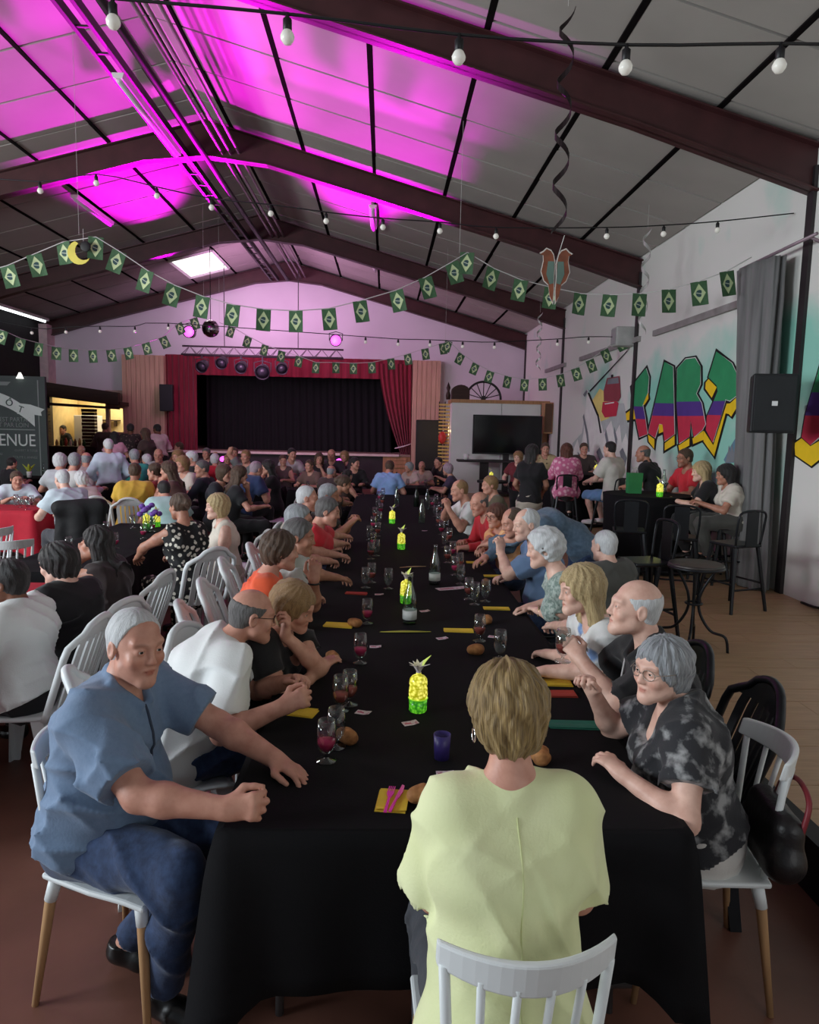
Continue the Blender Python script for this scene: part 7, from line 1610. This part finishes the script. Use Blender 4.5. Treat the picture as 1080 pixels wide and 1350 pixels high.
wr = j4['wr'][1]; build('wristwatch', MB().tube([tuple(wr + np.array((0.031 * math.cos(a), 0.01, 0.031 * math.sin(a)))) for a in np.linspace(0, 2 * PI, 17)], 0.006, 5, cap=False), mat('gold_watch', rgb(200, 180, 140), 0.25, 0.8), R4, smooth=True)
R4b, _ = PP('white-haired man in a dark olive top seen from behind, between blonde woman and bistro table', (1.617, 5.097, 1.070), 25, lean=6, hyaw=4, hpitch=6, res='near', hair=('crop', 'white'), tmat=c_dk, legmat=c_blk, skin='pale', seed=111, hands=((0.16, 0.3, 0.62), (-0.16, 0.3, 0.62)))
R5, j5 = PP('white-haired man in a blue shirt with a wristwatch, fist at his chin', (1.048, 5.157, 1.220), 92, lean=14, hyaw=12, hpitch=10, whands=((0.956, 5.378, 0.775), (0.887, 5.287, 0.980)), hcurl=(0.8, 1.35), hdir=(None, (0.1, 0.1, 1)), hnorm=(None, (-0.9, -0.4, 0)), ehint=((0.5, 0, -0.8), (-0.5, 0.7, -1)), res='near', hair=('balding', 'white'), tmat=c_blue, legmat=c_denim, skin='pale', brow=WB, seed=121, sleeve=0.8, fat=0.02)
wr = j5['wr'][1]; build('wristwatch', MB().tube([tuple(wr + np.array((0.033 * math.cos(a), 0.033 * math.sin(a), -0.015))) for a in np.linspace(0, 2 * PI, 17)], 0.007, 5, cap=False), mat('gold_watch', rgb(200, 180, 140)), R5, smooth=True)
R6, _ = PP('dark-haired balding man in a denim shirt bending over the table with an outstretched arm', (1.072, 5.820, 1.371), 98, stand=True, hip=0.92, lean=62, hyaw=6, hpitch=22, whands=((0.864, 5.905, 0.825), (0.717, 6.206, 0.815)), hcurl=(0.4, 0.4), ehint=((0.6, -0.2, -0.6), (-0.6, -0.4, -0.5)), res='near', top=('long', ''), hair=('balding', 'brown'), tmat=cloth('denim_shirt', rgb(72, 92, 112), rgb(92, 112, 132), scale=40), legmat=c_denim, skin='ruddy', brow=DB, seed=131)
R7, _ = PP('woman with glasses and short auburn hair in an orange top on the right side', (1.060, 6.654, 1.090), 112, sex='f', lean=16, hyaw=15, hpitch=10, whands=((0.802, 6.171, 0.775), (0.777, 5.821, 0.775)), res='mid', hair=('pixie', 'auburn'), glasses='dark', tmat=c_orl, legmat=c_denim, skin='ruddy', brow=DB, seed=141)
R8, _ = PP('bald man with a grey beard, blue tee under a red jacket, on the right side', (0.953, 7.059, 1.160), 104, lean=18, hyaw=16, hpitch=16, whands=((0.806, 7.005, 0.775), (0.801, 6.689, 0.775)), res='mid', hair=('fringe', 'darkgrey'), beard=(0.9, 0.95, 1.0), top=('long', ''), tmat=cloth('blue_red_jacket', rgb(190, 36, 48), rgb(176, 34, 46)), legmat=c_denim, skin='ruddy', brow=DB, seed=151)
R9, _ = PP('man in a white tee with both hands clasped before his mouth on the right side', (0.848, 7.977, 1.240), 96, lean=14, hyaw=8, hpitch=12, whands=((0.703, 7.821, 1.040), (0.702, 7.616, 1.030)), hcurl=(1.2, 1.2), hdir=((-0.3, 0.3, 1), (0.3, 0.3, 1)), ehint=((0.8, 0.5, -1), (-0.8, 0.5, -1)), res='mid', hair=('balding', 'lightbrown'), tmat=c_wht, legmat=c_denim, skin='ruddy', brow=DB, seed=161)
L6, _ = PP('grey-haired man with glasses in a pale shirt facing right, behind the orange top', (-0.628, 5.262, 1.200), -84, lean=12, hyaw=-8, hpitch=8, whands=((-0.308, 5.738, 0.775), (-0.225, 5.979, 0.775)), res='mid', hair=('short', 'grey'), glasses='dark', tmat=c_gw, legmat=c_denim, skin='ruddy', brow=GB, seed=171, top=('short', ''))
L7, _ = PP('dark grey-haired man in a bright red tee at the left of the main table', (-0.467, 5.907, 1.220), -88, lean=18, hyaw=-4, hpitch=14, whands=((-0.207, 6.595, 0.775), (-0.177, 7.049, 0.775)), res='mid', hair=('short', 'darkgrey'), tmat=c_red, legmat=c_denim, skin='ruddy', brow=DB, seed=181, sleeve=0.85, loose=0.01)
L8, _ = PP('white-haired man in a pale shirt beyond the man with glasses on the left', (-0.715, 6.629, 1.240), -84, lean=10, hpitch=8, res='mid', hair=('crop', 'white'), tmat=c_cream, legmat=c_denim, skin='ruddy', brow=WB, seed=191)
L9, _ = PP('grey-haired person with hands raised together on the left side', (-0.535, 6.944, 1.220), -92, lean=12, hyaw=-6, hpitch=8, whands=((-0.317, 6.760, 0.980), (-0.313, 6.983, 0.980)), hcurl=(0.9, 0.9), res='mid', hair=('short', 'grey'), tmat=c_dk, legmat=c_denim, skin='tan', brow=GB, seed=201)
L10, _ = PP('tanned dark-haired woman with bare arms at the far left side of the main table', (-0.510, 8.936, 1.200), -70, sex='f', lean=20, hpitch=14, whands=((-0.281, 10.040, 0.775), (-0.232, 10.692, 0.795)), res='mid', hair=('updo', 'brown'), top=('sleeveless', ''), tmat=cloth('brown_top', rgb(70, 50, 44)), legmat=c_denim, skin='tan', brow=DB, seed=211)
L11, _ = PP('person in a light blue shirt at the far end of the main table, back turned', (0.095, 12.900, 1.180), -14, lean=20, hpitch=22, res='mid', hair=('short', 'brown'), tmat=cloth('sky_blue', rgb(140, 176, 226)), legmat=c_denim, skin='ruddy', seed=221, loose=0.012)
# ---- left tables, near row
A6, _ = PP('dark-haired person in a white tee at the left edge, back to the camera', (-1.914, 3.640, 1.070), 86, lean=6, hyaw=0, hpitch=6, res='near', hair=('short', 'black'), tmat=c_wht, legmat=c_blk, skin='brown', seed=231, hands=((0.16, 0.36, 0.76), (-0.16, 0.36, 0.76)), loose=0.012, sleeve=0.8)
A5, _ = PP('person with short black hair in a black tee turned away at the left', (-1.904, 4.179, 1.060), 66, lean=14, hyaw=16, hpitch=14, res='near', hair=('full', 'black'), tmat=c_blk, legmat=c_blk, skin='pale', brow=DB, seed=241)
A4, _ = PP('woman with very long dark brown hair in profile at the left, hand at her mouth', (-1.931, 4.824, 1.080), 80, sex='f', lean=10, hyaw=8, hpitch=2, res='near', hair=('long', 'black'), top=('sleeveless', ''), tmat=cloth('dark_brown_top', rgb(46, 34, 34)), legmat=c_blk, skin='tan', brow=DB, seed=251, hands=((0.10, 0.36, 0.76), (-0.04, 0.20, 1.02)), hcurl=(0.6, 1.2), hdir=(None, (0.2, 0.1, 1)), ehint=((0.7, -0.5, -0.6), (-0.7, 0.6, -0.8)))
A7, _ = PP('woman with dark pinned-up hair in a black dress with white flowers, arm stretched left', (-1.710, 6.002, 1.200), 48, sex='f', lean=8, hyaw=6, hpitch=6, res='near', hair=('updo', 'brown'), top=('sleeveless', ''), tmat=c_dots, legmat=c_dots, skin='tan', brow=DB, seed=261, hands=((0.12, 0.4, 0.76), (-0.2, 0.48, 0.78)), ehint=((0.6, -0.5, -0.6), (-0.9, -0.3, 0.1)))
A8, _ = PP('blonde woman in a cream sleeveless top in profile, left of the aisle', (-1.513, 6.481, 1.150), 112, sex='f', lean=6, hyaw=6, hpitch=4, res='near', hair=('bob', 'blonde'), top=('sleeveless', ''), tmat=c_cream, legmat=c_tan, skin='pale', brow=DB, seed=271, hands=((0.04, 0.26, 0.80), (-0.06, 0.24, 0.78)))
A2, _ = PP('white-haired man in a pale blue tee leaning on the short red tablecloth', (-3.869, 8.691, 1.210), 50, lean=18, hpitch=10, res='mid', hair=('crop', 'white'), tmat=cloth('pale_blue', rgb(200, 214, 222)), legmat=c_grey, skin='pale', seed=281, hands=((0.1, 0.45, 0.78), (-0.22, 0.44, 0.78)), fat=0.02, loose=0.01)
A1, _ = PP('dark-haired man in a pale blue tee facing the camera at the short red tablecloth', (-5.323, 10.500, 1.032), -150, lean=12, hpitch=12, hyaw=10, res='mid', hair=('short', 'brown'), tmat=cloth('pale_blue', rgb(200, 214, 222)), legmat=c_grey, skin='ruddy', brow=DB, seed=291, loose=0.01)
A3, _ = PP('white-haired woman in a pale pink top beside the man leaning on the red tablecloth', (-4.142, 9.877, 1.100), 40, sex='f', lean=14, hpitch=10, res='mid', hair=('pixie', 'white'), tmat=cloth('pale_pink', rgb(206, 190, 188)), legmat=c_tan, skin='pale', seed=301)
A9, _ = PP('man in a mustard shirt with brown hair seen from behind at the left tables', (-3.402, 9.847, 1.220), 10, lean=10, hpitch=10, res='mid', hair=('short', 'brown'), tmat=cloth('mustard', rgb(206, 166, 62)), legmat=c_tan, skin='tan', seed=311, fat=0.02, loose=0.014)
def seat(person, label, proto=None, dy=0.02, dark=False, name='garden_chair'):
    """puts a chair under a seated guest"""
    a = person.rotation_euler.z; c = copy_thing(proto or gc, (person.location.x - math.sin(a) * dy, person.location.y + math.cos(a) * dy, person.location.z), a, label); c.name = name
    if dark:
        for k in [x for x in COL.objects if x.parent == c]: k.material_slots[0].link = 'OBJECT'; k.material_slots[0].material = m_tol
    return c
gc.location = (A6.location.x, A6.location.y, 0); gc.rotation_euler = A6.rotation_euler
for pr_, lab in ((A5, 'white garden chair under the person with short black hair in black'), (A4, 'white garden chair under the woman with very long dark hair'), (A7, 'white slatted garden chair under the woman in the flowered dress'), (A8, 'white garden chair under the blonde woman in cream'), (A2, 'white garden chair under the man leaning on the short red tablecloth'), (A9, 'white garden chair under the man in mustard'), (A3, 'white garden chair under the woman in pale pink'),
                 (L2, 'white garden chair under the bald man with the apron strap'), (L3, 'white garden chair under the woman resting her chin'), (L4, 'white garden chair under the woman in bright orange'), (L5, 'white garden chair under the man with the raised arm'), (L6, 'white garden chair under the man with glasses behind the orange top'), (L7, 'white garden chair under the man in the bright red tee')): seat(pr_, lab)
for pr_, lab in ((R2, 'dark chair under the bald man with the lanyard'), (R3, 'dark chair under the blonde woman in floral'), (R4, 'dark chair under the woman with white curls'), (R5, 'dark chair under the man with his fist at his chin'), (R8, 'dark chair under the bearded man in red')): seat(pr_, lab, dark=True)
for pr_, lab, dy, nm in ((L1, 'white spindle-back chair under the man in blue chambray', 0.13, ''), (W0, 'white spindle-back chair under the woman in pale yellow', 0.06, ''), (R1, 'white spindle-back chair under the grey-haired woman, handbag on it', 0.0, '')):
    a = pr_.rotation_euler.z; src = ch if nm == '' and pr_ is L1 else None
    if pr_ is L1: ch.location = (L1.location.x - math.sin(a) * dy, L1.location.y + math.cos(a) * dy, 0); ch.rotation_euler = (0, 0, a); ch['label'] = lab
    else: seat(pr_, lab, ch, dy, name='spindle_chair')
a = R1.rotation_euler.z; hb.location = (R1.location.x + math.sin(a) * 0.13 + 0.05, R1.location.y - math.cos(a) * 0.13 - 0.12, 0.445); hb.rotation_euler = (0, 0, a - PI / 2)
# ---- high tables on the platform
ST = dict(hip=0.72, fz=PF, knees=((0.13, 0.40, 0.70), (-0.13, 0.40, 0.70)), feet=((0.12, 0.28, 0.32), (-0.12, 0.28, 0.32)), res='mid')
hd = ((0.14, 0.40, 0.92), (-0.14, 0.40, 0.92))
HT = []
HT.append(PP('man in a patterned tan shirt facing the camera at the far high table', (3.073, 13.620, 1.548), 176, lean=8, hands=hd, hair=('short', 'brown'), tmat=c_patt, legmat=c_blk, skin='ruddy', brow=DB, seed=401, **ST)[0])
PP('dark-haired person in black with pale trousers standing beside the pink blouse', (2.150, 10.320, 1.651), -20, sex='f', stand=True, hip=0.88, lean=6, hyaw=-40, hands=((0.15, 0.25, 1.0), (-0.15, 0.25, 1.0)), hair=('shoulder', 'black'), tmat=c_blk, legmat=c_tan, skin='tan', brow=DB, seed=411, res='mid')
HT.append(PP('woman with auburn hair in a pink patterned blouse on a stool, back turned', (2.963, 11.580, 1.583), -6, sex='f', lean=8, hands=hd, hair=('shoulder', 'auburn'), tmat=c_pinkp, legmat=c_blk, skin='pale', seed=421, loose=0.02, top=('long', ''), hem=0.1, **{k: v for k, v in ST.items()})[0])
HT.append(PP('man in a dark waistcoat facing the camera at the far high table', (3.872, 13.800, 1.558), 172, lean=6, hands=hd, hair=('short', 'brown'), tmat=cloth('waistcoat', rgb(60, 48, 46)), legmat=c_blk, skin='ruddy', brow=DB, seed=431, **ST)[0])
HT.append(PP('man in a cream tee and denim shorts on a stool, back to the camera', (3.446, 10.860, 1.639), 38, lean=6, hands=hd, hair=('crop', 'black'), tmat=cloth('cream_tee', rgb(222, 218, 208)), legmat=cloth('light_denim', rgb(110, 150, 196)), leg='short', skin='pale', seed=441, loose=0.014, sleeve=0.8, shoe=mat('white_shoe', rgb(220, 220, 220), 0.5), **ST)[0])
HT.append(PP('bald man in a black polo on a stool beside the letters on the wall', (3.661, 10.020, 1.605), 50, lean=14, hyaw=14, hands=hd, hair=('fringe', 'darkgrey'), tmat=c_blk, legmat=c_blk, skin='tan', brow=DB, seed=451, collar=True, **ST)[0])
HT.append(PP('man with glasses in a red polo in profile under the painted letters', (3.805, 8.940, 1.590), 100, lean=8, hyaw=0, hands=hd, hair=('short', 'brown'), glasses='dark', tmat=c_red, legmat=c_blk, skin='tan', brow=DB, beard=(0.5, 0.45, 0.45), seed=461, **ST)[0])
HT.append(PP('blonde woman in black with a shoulder bag at the near high table', (3.644, 8.100, 1.466), 74, sex='f', lean=16, hyaw=8, hands=((0.1, 0.42, 0.92), (-0.1, 0.44, 0.92)), hair=('shoulder', 'blonde'), tmat=c_blk, legmat=c_blk, skin='pale', brow=DB, seed=471, **ST)[0])
HT.append(PP('woman with long black hair in a pale top next to the grey curtain', (3.786, 7.800, 1.454), 84, sex='f', lean=12, hyaw=6, hands=((0.1, 0.38, 0.92), (-0.1, 0.38, 0.92)), hair=('shoulder', 'black'), tmat=c_cream, legmat=c_dk, skin='tan', brow=DB, seed=481, **ST)[0])
for r_, nm in zip(HT, ('man in the tan patterned shirt', 'woman in the pink patterned blouse', 'man in the dark waistcoat', 'man in the cream tee', 'bald man in the black polo', 'man in the red polo', 'blonde woman in black', 'woman with long black hair by the curtain')):
    seat(r_, 'black metal bar stool under the ' + nm, bs, 0.04, name='bar_stool')
PP('child with light hair in a dark red top below the television', (2.519, 13.440, 1.384), 150, sex='f', lean=4, stand=True, hip=0.62, fz=PF, spine=0.8, knees=((0.08, 0.02, 0.36), (-0.08, 0.02, 0.36)), feet=((0.08, 0, 0.09), (-0.08, 0, 0.09)), hands=((0.2, 0.2, 0.7), (-0.2, 0.2, 0.7)), hair=('bob', 'lightbrown'), tmat=cloth('dark_red', rgb(110, 40, 48)), legmat=c_blk, skin='pale', brow=DB, seed=491, res='mid')

# ---- the crowd further back: one figure of each kind, then copies
def arche(i, **k):
    r, inf = make_person('person', label='x', res='far', **k); r.location = (0, 0, 0); return [r, inf['hc'], False]
dflt = dict(tmat=c_blk, legmat=c_blk, skin='ruddy', brow=DB)
AR = {'mshort': arche(0, hair=('short', 'brown'), lean=10, seed=1, **dflt), 'mbald': arche(1, hair=('fringe', 'grey'), lean=12, seed=2, fat=0.02, **dflt), 'fbob': arche(2, sex='f', hair=('bob', 'blonde'), lean=10, seed=3, **dflt),
      'flong': arche(3, sex='f', hair=('long', 'brown'), lean=8, seed=4, hands=((0.14, 0.4, 0.78), (-0.02, 0.22, 1.0)), **dflt), 'mlean': arche(4, hair=('crop', 'darkgrey'), lean=26, hpitch=14, seed=5, loose=0.012, **dflt), 'fupdo': arche(5, sex='f', hair=('updo', 'brown'), top=('sleeveless', ''), lean=8, hyaw=25, seed=6, **dflt),
      'mturn': arche(6, hair=('short', 'darkgrey'), top=('long', ''), lean=6, hyaw=45, seed=7, **dflt), 'fpix': arche(7, sex='f', hair=('pixie', 'grey'), lean=12, hyaw=-30, seed=8, **dflt), 'praise': arche(8, hair=('short', 'lightbrown'), lean=4, seed=9, hands=((0.2, 0.18, 1.45), (-0.14, 0.4, 0.78)), ehint=((1, 0.2, 0), (-0.7, -0.5, -0.6)), **dflt),
      'smale': arche(9, stand=True, hip=0.93, lean=4, hpitch=12, hair=('short', 'black'), top=('long', ''), hands=((0.2, 0.2, 1.0), (-0.2, 0.2, 1.0)), seed=10, loose=0.012, **dflt), 'sfem': arche(10, sex='f', stand=True, hip=0.88, lean=4, hair=('shoulder', 'black'), hands=((0.16, 0.22, 1.02), (-0.16, 0.22, 1.02)), seed=12, **dflt)}
def crowd(kind, at, yaw, col, hairc, label, group=None, skin=None):
    A = AR[kind]; r, hc, used = A
    if used: o = copy_thing(r, (0, 0, 0), 0, label, group); o.name = 'person'
    else: o = r; A[2] = True
    o['label'] = label
    s = at[2] / hc[2]; s = min(1.08, max(0.9, s)); o.scale = (s, s, s)
    a = math.radians(yaw); c, sn = math.cos(a), math.sin(a)
    o.location = (at[0] - s * (c * hc[0] - sn * hc[1]), at[1] - s * (sn * hc[0] + c * hc[1]), 0); o.rotation_euler = (0, 0, a)
    m = cloth('crowd_%d_%d_%d' % col, rgb(*col)) if isinstance(col, tuple) else col
    for k in KIDS.get(r.name, []) if not used else [x for x in COL.objects if x.parent == o]:
        n = k.name.split('.')[0]; mm = m if n in ('shirt', 'top') else (hair_mat(hairc, *HAIR[hairc]) if n == 'hair' else (skin_mat('skin_' + skin, SKIN[skin]) if skin and n == 'body' else None))
        if mm: k.material_slots[0].link = 'OBJECT'; k.material_slots[0].material = mm
    return o
CR = [
 ('mshort', (-7.131, 13.920, 1.039), -30, (26, 26, 30), 'black', 'dark-haired person in black in front of the slate green welcome board'),
 ('fpix', (-5.034, 11.280, 1.288), 20, (190, 196, 200), 'white', 'white-haired person in pale clothes behind the man leaning on the red table'),
 ('mturn', (-4.712, 11.040, 1.282), -40, (200, 200, 198), 'grey', 'grey-haired man in white turned right behind the pale pink top'),
 ('mbald', (-5.182, 12.600, 1.225), 10, (170, 150, 150), 'grey', 'balding man with a pinkish shirt left of the standing man in pale blue'),
 ('mbald', (-7.225, 17.280, 1.188), 170, (150, 140, 140), 'white', 'bald head seen far off below the bar counter'),
 ('smale', (-4.524, 11.880, 1.494), 30, (196, 210, 224), 'white', 'man in a pale blue shirt standing with his back turned, left of the teal shirt'),
 ('mshort', (-4.567, 13.200, 1.293), 30, (60, 160, 150), 'grey', 'person in a teal shirt behind the mustard shirt'),
 ('fpix', (-4.904, 14.880, 1.127), 100, (190, 200, 210), 'white', 'white-capped person between the teal shirt and the stage curtain'),
 ('mbald', (-4.354, 13.920, 1.298), 190, (170, 170, 175), 'white', 'pale bald man with a grey shirt facing the camera at the left tables'),
 ('mshort', (-3.287, 10.320, 1.193), 80, (150, 60, 54), 'brown', 'man in a brick-red tee just right of the mustard shirt'),
 ('flong', (-2.949, 9.840, 1.250), 95, (90, 60, 56), 'brown', 'long-haired woman in profile facing left, before the pale turquoise top'),
 ('mlean', (-2.703, 8.820, 1.074), 30, (176, 206, 204), 'black', 'person in a pale turquoise top bending behind the flowered dress'),
 ('fbob', (-3.856, 13.440, 1.298), 160, (190, 170, 160), 'lightbrown', 'woman with light brown hair facing the camera right of the bald man'),
 ('mturn', (-3.411, 12.720, 1.308), 60, (58, 66, 60), 'white', 'white-haired man in a dark green shirt left of the navy shirt'),
 ('mturn', (-2.741, 10.800, 1.219), 80, (28, 32, 44), 'darkgrey', 'dark grey-haired man in a black shirt in profile, left of the red shirt'),
 ('fpix', (-3.411, 14.520, 1.173), 20, (196, 40, 56), 'white', 'person with a white cap and a red shirt'),
 ('fbob', (-2.216, 9.960, 1.215), -110, (34, 36, 44), 'brown', 'woman with brown hair in a dark top behind the blonde woman'),
 ('flong', (-1.935, 9.600, 1.223), -70, (22, 22, 26), 'brown', 'woman with very long straight brown hair seen from behind'),
 ('praise', (-2.734, 14.160, 1.263), 160, (120, 124, 124), 'lightbrown', 'person raising one hand in front of the stage'),
 ('mlean', (-1.992, 11.160, 1.248), -40, (38, 54, 92), 'mauve', 'pinkish-grey-haired man in a navy shirt seen from behind'),
 ('flong', (-1.913, 11.760, 1.204), 100, (30, 28, 32), 'black', 'dark long-haired woman in profile facing left, right of the navy shirt'),
 ('mshort', (-2.014, 15.600, 1.317), -150, (200, 196, 196), 'black', 'dark-haired man in a white-striped jacket before the stage'),
 ('fupdo', (-2.108, 14.880, 1.167), 170, (90, 70, 70), 'brown', 'woman with tied brown hair left of the striped jacket'),
 ('mshort', (-1.459, 13.920, 1.122), 150, (110, 84, 78), 'brown', 'person with brown hair right of the striped jacket'),
 ('flong', (-1.401, 15.360, 1.208), 190, (46, 40, 44), 'brown', 'long-haired woman facing the camera, middle of the far table'),
 ('mbald', (-1.178, 15.840, 1.259), 175, (60, 56, 60), 'darkgrey', 'balding man facing the camera before the stage front'),
 ('mbald', (-0.943, 12.720, 1.089), -30, (80, 70, 66), 'grey', 'grey balding man seen from behind left of the pale face'),
 ('fbob', (-0.900, 15.960, 1.226), 160, (70, 60, 64), 'lightbrown', 'brown-haired woman at the far table left of the pale face'),
 ('mturn', (-0.588, 14.160, 1.171), 190, (24, 22, 26), 'black', 'pale-faced dark-haired person in black looking right, before the stage'),
 ('fupdo', (-0.622, 12.240, 1.034), -60, (80, 60, 54), 'black', 'woman with dark tied hair bending forward near the main table end'),
 ('praise', (-3.430, 15.720, 1.119), 170, (170, 150, 140), 'lightbrown', 'person with light brown hair and one raised arm right of the white cap'),
 ('mshort', (-4.036, 16.320, 1.216), 170, (60, 56, 62), 'darkgrey', 'dark figure seated far left before the stage front'),
 ('mshort', (-3.556, 17.040, 1.217), 190, (100, 80, 78), 'brown', 'brown-haired man far back before the stage front, left of the raised hand'),
 ('fpix', (0.513, 15.120, 1.064), 150, (200, 180, 170), 'grey', 'grey-haired woman right of the light blue shirt'),
 ('mbald', (0.826, 15.840, 0.963), 170, (180, 160, 150), 'grey', 'balding man right of the grey-haired woman at the cross table'),
 ('mlean', (1.211, 16.080, 1.127), 130, (40, 36, 40), 'black', 'dark-haired person bending beside the tall loudspeaker'),
 ('fpix', (1.188, 13.440, 1.129), 80, (60, 50, 72), 'mauve', 'woman with mauve-grey hair in a purple top near the slatted screen'),
 ('mshort', (1.360, 9.120, 1.182), 100, (96, 90, 70), 'lightbrown', 'light brown-haired person behind the bearded man'),
 ('mturn', (-5.191, 18.240, 1.351), 60, (150, 96, 76), 'brown', 'person in a rust top sitting by the left stage curtain'),
 ('fbob', (-3.168, 11.280, 1.254), 150, (200, 190, 180), 'lightbrown', 'woman in a pale top behind the long-haired woman in profile'),
 ('smale', (-7.929, 20.640, 1.772), -10, (90, 72, 64), 'brown', 'brown-haired man standing nearest the bar post'),
 ('sfem', (-6.343, 17.040, 1.533), 30, (226, 170, 190), 'black', 'dark-haired woman in a pink top standing at the bar'),
 ('smale', (-6.473, 18.480, 1.760), 20, c_dpat, 'black', 'man in a dark patterned shirt standing in front of the hatch'),
 ('sfem', (-5.519, 16.680, 1.625), 70, (70, 54, 50), 'brown', 'bare-armed woman standing between the patterned shirt and the pink-white shirt'),
 ('smale', (-6.031, 19.200, 1.810), 60, (222, 190, 196), 'black', 'man in a pink-white shirt standing by the left stage curtain'),
 ('smale', (-10.075, 22.806, 1.612), 150, (20, 20, 22), 'black', 'dark figure working behind the bar counter in the lit kitchen'),
]
for kind, at, yaw, col, hc_, lab in CR: crowd(kind, at, yaw, col, hc_, lab, skin='brown' if 'pink-white' in lab or 'patterned shirt standing' in lab else None)
for k, v in AR.items(): assert v[2], k
